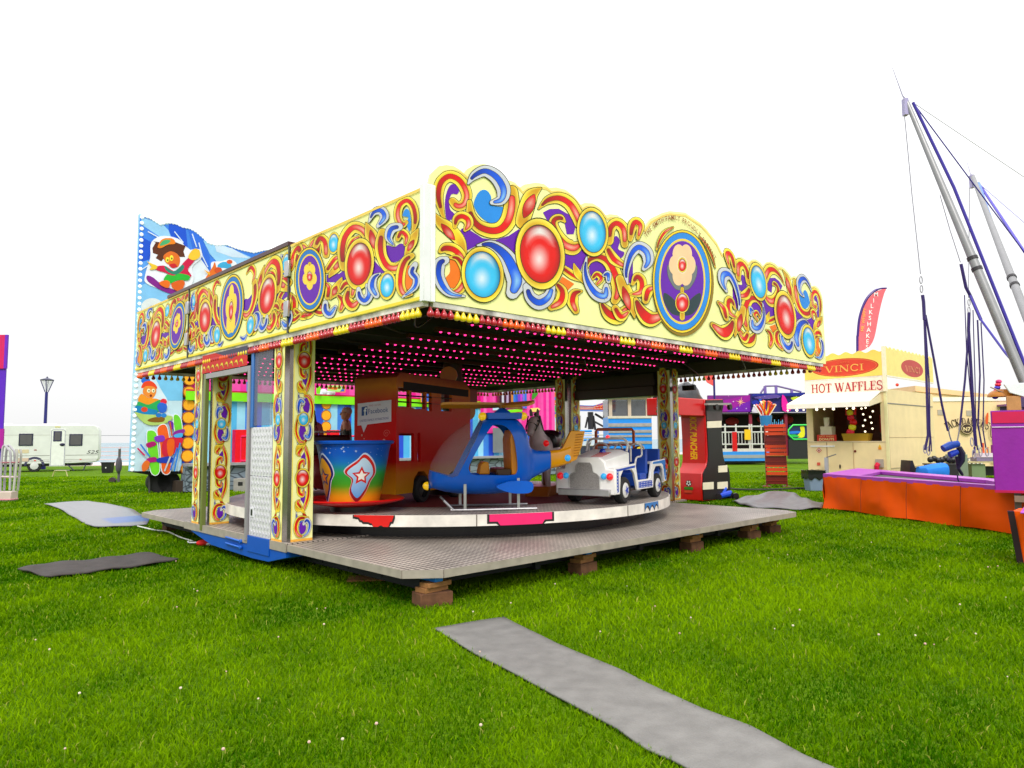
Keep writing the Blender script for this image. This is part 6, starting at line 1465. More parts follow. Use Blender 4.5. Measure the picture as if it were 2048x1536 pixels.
# seafront railing following the shore
rail = thing('seafront_railing', 'long pale seafront railing between the grass and the sea', 'railing')
pp = MB(); ppr = MB(); pts = [Vector((x+.5, y+3.5, 0)) for x, y in shore[1:4]]
for z in (.35, .65, .95, 1.25):
    ppr.tube([p+Vector((0, 0, z)) for p in pts], .035, 6, C(190, 172, 172))
ppr.build('rail', PAINT, rail)
for a, b_ in zip(pts, pts[1:]):
    k = int((b_-a).length/2.2)
    for i in range(k): q = a+(b_-a)*i/k; pp.box(q.x-.05, q.x+.05, q.y-.05, q.y+.05, .04, 1.3, C(190, 176, 180))
pp.build('posts', PAINT, rail, kind='stuff')
wl = MB(); p = gnd(0, 0) if False else None
for z, c in ((2.72, C(150, 146, 150)),): wl.tube([atY(195, 871, 44), atY(262, 871, 44)], .02, 6, C(150, 150, 160))
tag(wl.build('bunting_cord', PAINT), 'thin grey cord strung between the caravan and the funhouse', 'cord')
p = gnd(215, 946); b = MB(); b.loft([[(-.42, -.3, .02), (.42, -.3, .02), (.42, .3, .02), (-.42, .3, .02)], [(-.5, -.35, .85), (.5, -.35, .85), (.5, .35, .85), (-.5, .35, .85)]], C(30, 28, 36)); b.box(-.54, .54, -.39, .39, .85, .93, C(38, 36, 44)); b.box(-.06, .06, -.37, -.345, .4, .52, C(220, 220, 216)); o = b.build('water_tank', PAINT, bevel=.03); o.location = (p.x, p.y, 0); o.scale = (.52, .52, .62); tag(o, 'black plastic tub on the grass right of the caravan', 'tub')
p = gnd(237, 965); b = MB(); b.tube([(0, 0, 0), (0, 0, 1.35)], .05, 8, C(90, 86, 84)); b.sphere((.02, -.06, .7), .2, C(80, 76, 84), 10, 8, (.6, .6, 1.7)); b.tube([(-.25, -.05, .08), (-.25, .05, .08)], .13, 12, C(60, 46, 44)); b.tube([(-.25, 0, .08), (0, 0, .12)], .03, 6, C(80, 76, 74)); o = b.build('jockey_wheel', MATTE); o.location = (p.x, p.y, 0); tag(o, 'grey upright jack post with small wheel on the grass beside the funhouse', 'jack')
# edge of another ride at the far left
LR = gnd(12, 1003); lr = thing('ride_entrance', 'silver handrails and pink sign cut off by the left edge of the photo', 'ride entrance', (LR.x, LR.y, 0))
lf = lambda pts: trace(pts, (0, 640), 3.657, LR, (1, 0))
b = MB(); (x0, z1), (x1, z0) = lf([(-160, 1255), (95, 1330)]); b.box(x0, x1, -.1, .2, z0+.02, z1, C(206, 186, 176)); b.box(x0, x1+.02, -.12, .2, z1-.24, z1-.2, C(190, 120, 130)); b.build('step_box', PAINT, lr, bevel=.02)
for off in (0, .16):
    b = MB(); b.tube([(a, off, z) for a, z in spline(lf([(72, 1245), (78, 1000), (60, 945), (20, 940), (0, 1250)]), 5)], .03, 8, C(176, 172, 180)); b.build('handrail', PAINT, lr)
    b = MB(); b.tube([(a, off, z) for a, z in spline(lf([(100, 1250), (125, 1000), (118, 945)]), 4)], .03, 8, C(186, 182, 176)); b.tube([(a, off, z) for a, z in lf([(-60, 1145), (110, 1150)])], .025, 8, C(200, 180, 176)); b.tube([(a, off, z) for a, z in lf([(-60, 1045), (118, 1042)])], .025, 8, C(150, 90, 100)); b.build('handrail', PAINT, lr)
b = MB(); (x0, z1), (x1, z0) = lf([(-160, 105), (24, 352)]); b.box(x0, x1, .1, .14, z0, z1, C(206, 14, 90)); b.box(x1-.06, x1+.01, .09, .15, z0, z1, C(110, 20, 190)); b.build('sign_panel', PAINT, lr)
b = MB(); (x0, z1), (x1, z0) = lf([(-90, 352), (-8, 800)]); b.box(x0, x1, .15, .19, 0, z1, C(90, 24, 190)); (x0, z1), (x1, z0) = lf([(-60, 795), (10, 940)]); b.box(x0, x1, .05, .09, z0, z1, C(170, 10, 150)); b.build('post', PAINT, lr)
# ================================================================== waffle stall on the right
SCN = Vector((.5253*21.0, 21.0, 0)); vdir, udir = (RV.x, RV.y), (RU.x, RU.y)
stall = thing('waffle_stall', 'cream catering trailer with HOT WAFFLES lettering and a wavy yellow VINCI sign on top', 'food stall', SCN, RA)
sf = lambda pts, off=(1440, 560), sc=3.657: trace(pts, off, sc, SCN, vdir)      # distance to the left of the corner, height
ss = lambda pts, off=(1440, 560), sc=3.657: trace(pts, off, sc, SCN, udir)
SL = sf([(628, 900)])[0][0]; SW_ = ss([(1558, 900)])[0][0]
CRM, YLW = C(240, 216, 164), C(246, 216, 96)
CM = mat('cream_panel', CRM, rough=.55, noise=.05, nscale=2.5, dirt=.05)
zc_, zh, zt_ = 1.46, 2.52, 2.98
b = MB()                                                             # local X = along the side, local Y = along the front
b.box(0, .06, 0, SL, .32, zc_, CRM); b.box(0, .06, 0, SL, zh+.12, zt_, CRM); b.box(0, .06, 0, .16, zc_, zh+.12, CRM); b.box(0, .06, SL-.2, SL, zc_, zh+.12, CRM)
b.box(.06, SW_, 0, .06, .32, zt_, CRM); b.box(.06, SW_, SL-.06, SL, .32, zt_, CRM); b.box(SW_-.06, SW_, .06, SL-.06, .32, zt_, CRM); b.box(.06, SW_-.06, .06, SL-.06, .4, .46, C(120, 100, 90)); b.box(0, SW_, 0, SL, zt_+.001, zt_+.06, CRM)
body = b.build('body', CM, stall)
b = MB(); b.box(-.01, .25, 0.02, SL-.02, zc_+.001, zc_+.04, C(216, 196, 160)); b.build('counter', PAINT, stall)
b = MB(); b.box(-.035, -.004, .05, SL, 2.95, 3.4, C(250, 240, 214)); bd = b.build('name_board', PAINT, stall, bevel=.006)
MS_F = lambda x: Matrix(((0, 0, -1, x), (1, 0, 0, 0), (0, 1, 0, 0), (0, 0, 0, 1)))        # drawing (a leftwards, z) on the front
MS_S = lambda y: Matrix(((1, 0, 0, 0), (0, 0, -1, y), (0, 1, 0, 0), (0, 0, 0, 1)))
A = Art(lambda x, y: (-x, y), step=.001)
cxy = sf([(925, 783)])[0]; (l, _), (r_, _) = sf([(660, 790), (1185, 775)]); serif(A, 'HOT WAFFLES', -cxy[0], cxy[1], .27, C(176, 24, 44), width=abs(l-r_))
A.onto(MS_F(-.037), 'lettering', bd)
wav = [(SL-.02, 3.44)]+[(SL-.02-(SL-.0)*i/48, 4.19+.04*math.sin(i/48*6.283*6)) for i in range(49)]+[(-.02, 3.44)]
b = MB(); b.prism([(-.02, SL, )][:0] or [(a, z) for a, z in wav], -.05, -.02, 'yz', YLW); sgn = b.build('roof_sign', mat('yellow_sign', YLW, rough=.5, noise=.12, nscale=1.2), stall, smooth=0)
oc = (1.14, 3.78); (ol, _), (orr, _) = sf([(668, 640), (1158, 640)]); orx = abs(ol-orr)/2
A = Art(lambda x, y: (-x, y), step=.001); A.oval(-oc[0], oc[1]-.02, orx, .275, C(170, 60, 24)); A.oval(-oc[0], oc[1]-.02, orx*.985, .265, lerp(C(222, 60, 30), WHITE, .02)); 
A.line([(-oc[0]+orx*.94*math.cos(a), oc[1]-.02+.245*math.sin(a)) for a in np.linspace(0, 6.283, 50)], .008, C(240, 150, 70))
serif(A, 'VINCI', -oc[0], oc[1]-.05, .2, C(244, 176, 84), width=orx*1.18); serif(A, 'CAFFE', -oc[0], oc[1]+.14, .055, C(226, 110, 60), width=.42) if 'C' in SERIF else None
A.onto(MS_F(-.052), 'oval_logo', sgn)
wv = [(.0, 3.44)]+[(SW_*i/64, 4.28-.0*i+.035*math.sin(i/64*6.283*13)) for i in range(65)]+[(SW_, 3.44)]
b = MB(); b.prism(wv, -.05, -.02, 'xz', C(244, 222, 130)); sgs = b.build('roof_sign', mat('pale_yellow_sign', C(244, 222, 130), rough=.5, noise=.08), stall, smooth=0)
oc = (2.3, 3.78); (ol, _), (orr, _) = ss([(1316, 650), (1475, 650)]); orx = abs(ol-orr)/2
A = Art(step=.001); A.oval(oc[0], oc[1], orx, .27, C(196, 70, 66)); serif(A, 'VINCI', oc[0], oc[1]-.03, .18, C(230, 150, 110), width=orx*1.3); A.onto(MS_S(-.052), 'oval_logo', sgs)
b = MB(); b.box(-.06, .02, -.06, .04, 2.96, 4.3, C(250, 236, 200)); b.box(-.02, .04, -.03, .05, .32, 2.95, C(236, 226, 170)); b.box(-.04, SW_, -.06, -.001, 3.4, 3.44, C(236, 230, 220)); b.box(-.04, 0, 0, SL, 3.4, 3.44, C(240, 232, 220)); b.build('corner_trim', PAINT, stall)
b = MB(); b.box(.1, SW_-.1, -.012, -.001, 2.6, 2.63, C(120, 116, 110)); b.box(.12, SW_-.15, -.008, -.001, 1.6, 1.612, C(190, 160, 120)); b.box(.12, SW_-.12, -.012, -.001, .68, .71, C(200, 180, 140)); b.box(.12, .14, -.008, -.001, .7, 2.6, C(210, 180, 140)); b.build('side_panel_seam', PAINT, body)
b = MB(); b.box(-.012, -.001, .98, .995, .35, zc_, C(190, 160, 120)); b.box(-.012, -.001, SL-.62, SL-.6, .35, zc_, C(170, 140, 110)); b.build('front_seam', PAINT, body)
# awning flap with lamp string
b = MB(); L0, L1 = .12, SL+.05
b.loft([[(-.01, L0, 2.95), (-.01, L1, 2.95), (-.01, L1, 2.99), (-.01, L0, 2.99)], [(-1.0, L0-.02, 2.62), (-1.0, L1+.1, 2.62), (-1.0, L1+.1, 2.66), (-1.0, L0-.02, 2.66)]], C(250, 242, 226)); b.box(-1.02, -.985, L0-.02, L1+.1, 2.5, 2.64, C(214, 180, 120)); aw = b.build('awning', mat('awning_white', C(250, 240, 224), rough=.6, noise=.03), stall)
b = MB()
for y in (L0, L1): b.loft([[(-.02, y-.02, 2.9), (-.02, y+.02, 2.9), (-.02, y+.02, 2.66), (-.02, y-.02, 2.66)], [(-1.0, y-.02, 2.62), (-1.0, y+.02, 2.62), (-1.0, y+.02, 2.5), (-1.0, y-.02, 2.5)]], C(232, 214, 176))
b.build('awning_cheek', PAINT, stall)
for i in range(9):
    b = MB(); b.sphere((-1.03, .2+i*SL/8.2+.06*math.sin(i*2.3), 2.455), .04 if i % 2 else .026, C(255, 244, 214), 10, 7); b.build('lamp', mat('warm_lamp', C(255, 240, 206), emit=2.2), aw)
for i in range(10):
    b = MB(); b.sphere((.35+.1*(i % 3), .62+.16*(i % 2)+.05*math.sin(i*3), 1.7+.088*i), .03, C(255, 244, 214), 10, 7); b.build('lamp', MATS['warm_lamp'], stall)
# inside the hatch
b = MB(); b.box(.3, 2.0, .08, SL-.08, .46, 1.3, C(60, 40, 30)); b.box(1.9, 1.96, .08, SL-.08, .5, 2.9, C(110, 60, 30)); b.box(.9, 1.5, 1.2, 1.5, 2.0, 2.5, C(90, 40, 20)); b.box(.9, 1.3, .15, .5, 1.3, 1.75, C(26, 24, 24)); b.box(1.0, 1.3, .15, .55, 1.76, 2.3, C(190, 20, 20)); b.build('kitchen_unit', PAINT, stall, bevel=.01)
def onto_stall(o, label, cat): o.matrix_world = stall_M @ o.matrix_world; tag(o, label, cat)
bpy.context.view_layer.update(); stall_M = stall.matrix_world.copy()
b = MB()
for k in range(6): b.sphere((.2, 1.08+.05*math.sin(k*1.7), 1.62+k*.15), .13-.005*k, (C(226, 16, 24), C(230, 24, 60), C(232, 226, 40))[k % 3], 12, 8, (.7, 1, .95))
for y in (.98, 1.2): b.tube([(.2, y, 2.3), (.2, y+(.04 if y > 1.1 else -.04), 2.56)], [.05, .012], 8, C(226, 20, 24))
onto_stall(b.build('inflatable_toy', PAINT), 'red and yellow inflatable toy hanging in the stall hatch', 'inflatable toy')
b = MB(); b.box(.06, .36, SL-.75, SL-.4, zc_+.04, zc_+.5, C(216, 206, 176)); b.lathe([(.07, zc_+.5), (.09, zc_+.76), (.1, zc_+.78)], 16, (.2, SL-.55, 0), C(236, 226, 210)); onto_stall(b.build('dispenser', PAINT, bevel=.01), 'cream drinks machine with a white cup on the stall counter', 'drinks machine')
b = MB(); b.box(-.02, .005, SL-.92, SL-.32, zc_+.042, zc_+.24, C(196, 36, 20)); o = b.build('counter_sign', PAINT)
A = Art(lambda x, y: (-x, y), step=.001); A.text('HOT FRESH', -(SL-.62), zc_+.19, .05, C(244, 190, 120), width=.44); A.text('DONUTS', -(SL-.62), zc_+.1, .075, C(248, 220, 150), bold=.02, width=.46); A.onto(MS_F(-.022), 'lettering', o); onto_stall(o, 'small red HOT FRESH DONUTS sign standing on the stall counter', 'sign')
b = MB(); b.loft([[(.1, .6, zc_+.04), (.1, 1.3, zc_+.04), (.4, 1.3, zc_+.04), (.4, .6, zc_+.04)], [(.06, .55, zc_+.27), (.06, 1.35, zc_+.27), (.44, 1.35, zc_+.27), (.44, .55, zc_+.27)]], C(176, 140, 40)); onto_stall(b.build('basket', PAINT), 'yellow plastic basket on the stall counter', 'basket')
b = MB(); b.box(-.02, -.001, SL-.85, SL-.1, 1.32, 1.37, C(244, 240, 236)); b.build('fold_shelf', PAINT, stall)
A = Art(step=.001); f0 = lambda x, y: sf([(x, y)])[0]
A.f = f0; A.poly([(725,1225),(745,1245),(725,1265),(705,1245)], C(206, 50, 40)); A.poly([(725,1231),(739,1245),(725,1259),(711,1245)], C(250, 236, 220)); A.oval(725, 1246, 6, 8, C(160, 30, 30)); A.poly([(1170,1200),(1180,1222),(1160,1222)], C(240, 190, 30)); A.poly([(1160,1224),(1182,1224),(1182,1240),(1160,1240)], C(240, 150, 40)); A.poly([(712,1334),(735,1334),(735,1356),(712,1356)], C(214, 90, 70)); A.oval(990, 1252, 9, 9, C(110, 40, 30)); A.oval(880, 1364, 6, 16, C(40, 30, 30)); A.onto(MS_F(-.014), 'sticker', body)
b = MB(); q = f0(1168, 1345); b.box(-.05, -.001, q[0]-.12, q[0]+.1, q[1]-.1, q[1]+.14, C(170, 160, 150)); b.tube([(-.08, q[0]+.02, q[1]), (-.14, q[0]+.04, q[1]-.06), (-.12, q[0]+.05, q[1]-.4)], [.07, .07, .05], 10, C(206, 20, 60)); b.build('power_socket', PAINT, stall)
b = MB(); q = f0(805, 1330); b.box(-.3, -.22, q[0]-.05, q[0]+.05, .0, 1.0, C(170, 170, 176)); b.tube([(-.26, q[0], 1.0), (-.26, q[0]-.3, 1.1)], .018, 6, C(110, 110, 110)); b.build('jockey_wheel', PAINT, stall)
b = MB(); b.sphere((SW_*.22, -.02, 3.2), .05, C(230, 60, 30), 8, 6); b.build('marker_lamp', PAINT, stall)
b = MB(); b.box(.5, SW_-.3, .3, SL-.3, .1, .33, C(30, 28, 30))
for x in (1.4, 2.3):
    for y in (.12, SL-.12): b.tube([(x, y-.1, .3), (x, y+.1, .3)], .3, 20, C(24, 24, 26))
b.build('axle', PAINT, stall)
# ------------------------------------------------------------------ feather flag
FP = Vector(atY(1714, 900, 25.6)); FP.z = 0; ff_ = lambda pts: trace(pts, (1440, 560), 3.657, FP, (1, 0))
flag = thing('feather_flag', 'tall pink feather flag reading MILKSHAKES on a purple pole behind the waffle stall', 'flag', FP)
pole = spline([(0, 0)]+ff_([(1005,520),(1008,400),(1022,270),(1060,160),(1110,95),(1165,65),(1218,60)]), 6)
b = MB(); b.tube([(a, 0, z) for a, z in pole], [.045]*(len(pole)-8)+[.03]*8, 8, C(60, 20, 120)); b.build('pole', PAINT, flag)
outl = ff_([(1012,515),(1014,400),(1028,275),(1066,168),(1116,103),(1168,74),(1212,66),(1200,100),(1180,170),(1160,260),(1140,370),(1125,430),(1105,470),(1075,500)])
b = MB(); b.prism(spline(outl, 3, True), -.012, .012, 'xz', C(236, 104, 116)); cl = b.build('banner', MATTE, flag, smooth=0)
A = Art(lambda x, y: ff_([(x, y)])[0], step=.002)
for ch, (x, y) in zip('MILKSHAKES', ((1140,105),(1122,150),(1110,190),(1102,235),(1094,278),(1088,322),(1084,365),(1080,408),(1076,450),(1072,490))): A.text(ch, x, y, 30, C(250, 236, 236), bold=.015, flip=-1)
A.text('MR. WHIPPY', 1046, 290, 22, C(246, 190, 90), rot=-R(84), flip=-1, width=170); A.onto(MFH(-.014), 'lettering', cl)
# ------------------------------------------------------------------ cream kitchen truck
TKO = Vector(atY(1862, 900, 26)); TKO.z = 0; tdir = Vector((.995, -.1, 0)).normalized(); TKA = math.atan2(tdir.y, tdir.x); tk = lambda pts, off=(1780, 540), sc=3.49: trace(pts, off, sc, TKO, (tdir.x, tdir.y))
truck = thing('catering_truck', 'cream kitchen truck with JACK DANIELS lettering and a painted pitchfork beside the waffle stall', 'catering truck', TKO, TKA)
x1, z1 = tk([(1000, 900)])[0]; b = MB(); b.box(0, x1, 0, 2.4, .55, 3.02, CRM); bo = b.build('body', mat('cream_truck', C(238, 210, 160), rough=.5, noise=.05, nscale=2, dirt=.05), truck)
b = MB(); b.box(-.02, x1, -.03, 0-.001, 2.9, 3.05, C(246, 240, 226)); b.box(x1*.42, x1*.44, -.012, -.001, .55, 2.9, C(222, 206, 150)); b.build('roof_trim', PAINT, truck)
b = MB()
for q in ((0, 705, 60, 760), (330, 975, 372, 1012), (530, 980, 585, 1018)): (a0, s1), (a1, s0) = tk([(q[0], q[1]), (q[2], q[3])]); b.box(max(a0, .05), a1, -.02, -.001, s0, s1, C(176, 166, 150))
b.build('vent', PAINT, truck)
A = Art(step=.0015); tf_ = lambda x, y: tk([(x, y)])[0]; A.f = lambda x, y: (x, y); c = tf_(530, 1062); serif(A, "JACK DANIEL'S", c[0], c[1]+.02, .27, C(50, 34, 30), width=1.55, arc=1.5)
c = tf_(528, 1108); A.oval(c[0], c[1], .22, .21, C(70, 54, 44)); A.oval(c[0], c[1], .19, .18, CRM); A.oval(c[0], c[1], .175, .165, C(70, 54, 44)); A.text('N', c[0]-.06, c[1]-.01, .13, CRM, bold=.03); A.text('7', c[0]+.07, c[1]-.01, .14, CRM, bold=.03)
A.f = tf_; PK = C(90, 60, 50)
A.line([(708,1340),(708,1160)], 7, PK); A.line(spline([(690,1110),(692,1160),(708,1172),(724,1160),(728,1105)], 5), 6, PK)
for x in (690, 704, 716, 728): A.line([(x, 1150), (x-1, 1085)], 5, PK)
A.poly([(660,1010),(675,1000),(672,1070),(655,1070)], C(222, 90, 40), 3); A.poly([(700,1340),(715,1270),(735,1285),(745,1330),(760,1290),(770,1345)], C(240, 150, 30)); A.poly([(700,1340),(718,1300),(735,1330),(760,1345)], C(226, 70, 20)); A.oval(772, 1238, 14, 22, C(110, 140, 90)); A.oval(755, 1100, 10, 26, C(150, 110, 110))
for i in range(4): A.line([(706+i*14, 1060-i*8), (712+i*14, 1050-i*6)], 6, C(130, 90, 90))
A.onto(MFH(-.014), 'painted_mural', bo)
b = MB()
for i in range(4): (a0, s1), (a1, s0) = tk([(540+i*28, 1312), (564+i*28, 1362)]); b.box(a0, a1, -.03, -.015, s0, s1, C(80, 50, 90)); b.box(a0+.02, a1-.02, -.034, -.031, s0+.02, s1-.02, C(226, 226, 200))
b.build('menu_card', PAINT, truck); b = MB(); (a0, s1), (a1, s0) = tk([(745, 945), (800, 1000)]); b.box(a0, a1+.5, -.5, -.002, s1-.05, s1+.02, C(120, 70, 130)); b.box(a0+.1, x1, -.01, -.001, 1.2, s1-.06, C(90, 60, 130)); b.build('serving_hatch', PAINT, truck)
b = MB(); b.box(.4, x1-.3, .3, 2.2, .2, .55, C(30, 28, 30))
for x in (1.2, 3.2): b.tube([(x, -.0, .36), (x, .3, .36)], .36, 20, C(24, 24, 26))
b.build('chassis', PAINT, truck)
p = atY(1893, 785, 31); b = MB(); b.box(-1.3, 1.2, 0, 2, 0, p.z+.05, C(250, 226, 176)); b.prism([(-1.4, p.z+.05), (2.6, p.z-.35), (2.6, p.z-.2), (-1.4, p.z+.3)], -.1, 2.1, 'xz', C(246, 200, 150)); b.box(-1.1, -.3, -.3, 0, p.z-.9, p.z-.6, C(226, 190, 140)); o = b.build('cream_kiosk', CM and PAINT); o.location = (p.x, p.y, 0); tag(o, 'cream kiosk with an orange edged roof between the waffle stall and the truck', 'kiosk')
# ------------------------------------------------------------------ bungee trampoline
ZTp = .74; TP = [gnd(1646, 952, ZTp), gnd(1716, 940, ZTp), gnd(2009, 964, ZTp), gnd(2046, 981, ZTp)]
e = (TP[3]-TP[0]).normalized(); TP[3] = TP[0]+e*6.2; TP[2] = TP[1]+(TP[2]-TP[1]).normalized()*6.0
tramp = thing('bungee_trampoline', 'bungee trampoline with orange skirt, purple pads and tall aluminium poles', 'trampoline', TP[0]*1 - Vector((0, 0, ZTp)))
T0 = TP[0]-Vector((0, 0, ZTp)); L_ = [p-T0 for p in TP]; cen = sum(L_, Vector())/4
ORM = bpy.data.materials.new('orange_tarpaulin'); ORM.use_nodes = True; t = ORM.node_tree; b_ = t.nodes['Principled BSDF']; b_.inputs['Base Color'].default_value = (*C(255, 92, 0), 1); b_.inputs['Roughness'].default_value = .5; b_.inputs['Specular IOR Level'].default_value = .2
tc = t.nodes.new('ShaderNodeTexCoord'); nz = t.nodes.new('ShaderNodeTexNoise'); nz.inputs['Scale'].default_value = 1.1; nz.inputs['Detail'].default_value = 2; nz.inputs['Distortion'].default_value = .3; t.links.new(tc.outputs['Object'], nz.inputs['Vector']); bp = t.nodes.new('ShaderNodeBump'); bp.inputs['Strength'].default_value = .5; bp.inputs['Distance'].default_value = .12; t.links.new(nz.outputs['Fac'], bp.inputs['Height']); t.links.new(bp.outputs[0], b_.inputs['Normal'])
sk = MB()
for i in range(4):
    a, b2 = L_[i], L_[(i+1) % 4]; n = 40; nr = (b2-a).cross(Vector((0, 0, 1))).normalized(); nr = nr if (a-cen).dot(nr) > 0 else -nr; vs = []
    for j in range(n+1):
        for k in range(7):
            p = a+(b2-a)*j/n; u = k/6; w_ = .022*math.sin(j*.9+k*.5)*u+.035*math.sin(j*.37+.8*k)*u+.02*math.sin(j*2.3)*math.sin(u*3.14)
            vs.append(p+nr*w_+Vector((0, 0, -(ZTp-.03)*u+(.012*math.sin(j*.6) if k == 6 else 0))))
    sk.add(vs, [(j*7+k, j*7+k+1, (j+1)*7+k+1, (j+1)*7+k) for j in range(n) for k in range(6)], C(236, 84, 6))
sk.build('skirt', ORM, tramp, smooth=60)
for i in (0, 3):
    a, b2 = L_[i], L_[(i+1) % 4]; nr = (b2-a).cross(Vector((0, 0, 1))).normalized(); nr = nr if (a-cen).dot(nr) > 0 else -nr
    for k in range(1, 5):
        q = a+(b2-a)*k/5+nr*.012; s_m = MB(); s_m.tube([q, q+nr*.03+Vector((0, 0, -.3)), q+nr*.045+Vector((0, 0, -.7))], .006, 5, C(150, 50, 6)); s_m.build('seam', MATTE, tramp)
ins = [cen+(p-cen)*.62+Vector((0, 0, 0)) for p in L_]
pd = MB(); PUR = C(178, 72, 190)
for i in range(4): pd.loft([[L_[i]+Vector((0, 0, -.02)), L_[(i+1) % 4]+Vector((0, 0, -.02)), L_[(i+1) % 4]+Vector((0, 0, .05)), L_[i]+Vector((0, 0, .05))], [ins[i]+Vector((0, 0, -.03)), ins[(i+1) % 4]+Vector((0, 0, -.03)), ins[(i+1) % 4]+Vector((0, 0, .035)), ins[i]+Vector((0, 0, .035))]], PUR)
pd.build('pad', mat('purple_vinyl', PUR, rough=.38, noise=.08, bump=.1, bscale=6), tramp)
bd = MB(); bd.add([p+Vector((0, 0, -.04)) for p in ins], [(0, 1, 2, 3)], C(70, 70, 72)); bd.build('bed', mat('black_mesh_bed', C(72, 72, 74), rough=.6, noise=.3, nscale=40), tramp, smooth=0)
def tw(P): return Vector(P)-T0
def pole(p0, p1, r0, r1, label=None):
    m = MB(); a, b2 = tw(p0), tw(p1); m.tube([a, a+(b2-a)*.42, b2], [r0, r0*.95, r1], 14, C(168, 166, 170)); o = m.build('pole', mat('aluminium_pole', C(146, 146, 148), rough=.4, metal=.5, noise=.08), tramp)
    m = MB()
    for u in (.405, .44): q = a+(b2-a)*u; d = (b2-a).normalized(); m.tube([q-d*.03, q+d*.03], r0*1.12, 14, C(50, 46, 50))
    m.build('collar', PAINT, o); m = MB(); d = (b2-a).normalized(); m.tube([b2, b2+d*.1+Vector((-.03, 0, .0)), b2+d*.75], [.02, .012, .006], 6, C(150, 148, 170)); m.box(b2.x-.06, b2.x+.02, b2.y-.05, b2.y+.05, b2.z-.3, b2.z+.02, C(168, 160, 200)); m.build('pulley_head', PAINT, o); return o
T1, T2 = atY(1812, 200, 13), atY(1945, 352, 17); B1, B2 = atY(2064, 800, 11.8), atY(2110, 780, 12.4)
pole(B1, T1, .078, .04); pole(B2, T2, .08, .048)
def strap(pts, r, name='strap', col=C(46, 28, 150)): m = MB(); m.tube([tw(p) for p in pts], r, 6, col); return m.build(name, PAINT, tramp)
def togr(a, b): d = b-a; return a+d*((0-a.z)/d.z)
T1s, T2s = atY(1826, 205, 13), atY(1957, 366, 17)
strap([T1s, atY(1908, 375, 12.8), B1+Vector((.08, 0, .1))], .028); strap([T1s, togr(T1s, atY(1930, 345, 13.4))], .012); strap([T1s, togr(T1s, atY(2060, 362, 14))], .007, 'guy_wire', C(190, 188, 196))
tf2 = MB(); q1, q2 = tw(B1), tw(B2)
for q in (q1, q2):
    for dx, dy in ((-.1, -.1), (.1, -.1), (.1, .1), (-.1, .1)): tf2.tube([Vector((q.x+dx, q.y+dy, 0)), Vector((q.x+dx*.8, q.y+dy*.8, q.z+.1))], .03, 8, C(150, 148, 154))
    tf2.box(q.x-.2, q.x+.2, q.y-.2, q.y+.2, q.z-.12, q.z+.12, C(110, 100, 150)); tf2.box(q.x-.3, q.x+.3, q.y-.3, q.y+.3, 0, .06, C(110, 108, 112))
tf2.build('mast_foot', PAINT, tramp, bevel=.01)
strap([T2s, atY(2010, 520, 15), B2+Vector((.08, 0, .1))], .035, col=C(110, 150, 226)); strap([T2s, togr(T2s, atY(2060, 520, 16))], .03, col=C(120, 110, 220)); strap([T2s, togr(T2s, atY(2060, 455, 16))], .01, 'guy_wire', C(180, 180, 220))
strap([atY(1940, 590, 13.8), atY(1962, 640, 13.4), atY(2010, 705, 12.6), atY(2042, 742, 12)], .022)
CORD = C(44, 26, 96)
def cord(pts, Y, r=.012, col=CORD): 
    m = MB(); m.tube([tw(atY(x, y, Y)) for x, y in pts], r, 6, col); return m.build('cord', PAINT, tramp)
def karab(x, y, Y, s=.05, c=C(160, 158, 166)):
    m = MB(); q = tw(atY(x, y, Y)); m.tube([q+Vector((s*.5*math.cos(a), 0, s*1.4*math.sin(a))) for a in np.linspace(0, 6.283, 12, endpoint=False)], .01, 5, c, closed=True); return m.build('karabiner', PAINT, tramp)
cord([(1808, 220), (1824, 390), (1841, 548)], 13, .009, C(150, 148, 160)); karab(1842, 560, 13.2); karab(1843, 578, 13.2)
cord([(1845, 590), (1847, 603), (1849, 640)], 13.2, .03); 
for pts, r in (([(1848, 610), (1852, 720), (1856, 870), (1850, 900)], .022), ([(1849, 625), (1858, 760), (1860, 880), (1858, 903)], .014), ([(1848, 640), (1855, 800), (1862, 880), (1863, 903)], .01), ([(1851, 630), (1868, 720), (1884, 810), (1896, 862)], .02)): cord(pts, 13.4, r)
cord([(1880, 390), (1900, 460), (1921, 525)], 14, .009, C(150, 148, 160)); cord([(1922, 528), (1932, 575), (1940, 590), (1962, 640)], 13.8, .03)
cord([(1939, 375), (1938, 480), (1937, 596)], 16, .009, C(150, 148, 160)); karab(1938, 605, 15); karab(1938, 620, 15)
for pts, r in (([(1938, 625), (1937, 660), (1942, 740), (1948, 850), (1952, 892)], .03), ([(1938, 650), (1930, 760), (1919, 860)], .02), ([(1936, 680), (1944, 800), (1955, 900)], .012), ([(1929, 590), (1933, 700), (1945, 830)], .01), ([(1946, 620), (1950, 760), (1952, 890)], .01), ([(1955, 640), (1960, 750), (1956, 850), (1964, 895)], .016), ([(1962, 645), (1968, 760), (1966, 860), (1972, 898)], .012), ([(1950, 890), (1946, 910)], .01), ([(1952, 890), (1960, 906)], .01)): cord(pts, 14.6, r)
for x, y in ((1850, 898), (1857, 902), (1944, 884), (1948, 908), (1961, 904), (1974, 904)): karab(x, y, 14, .06)
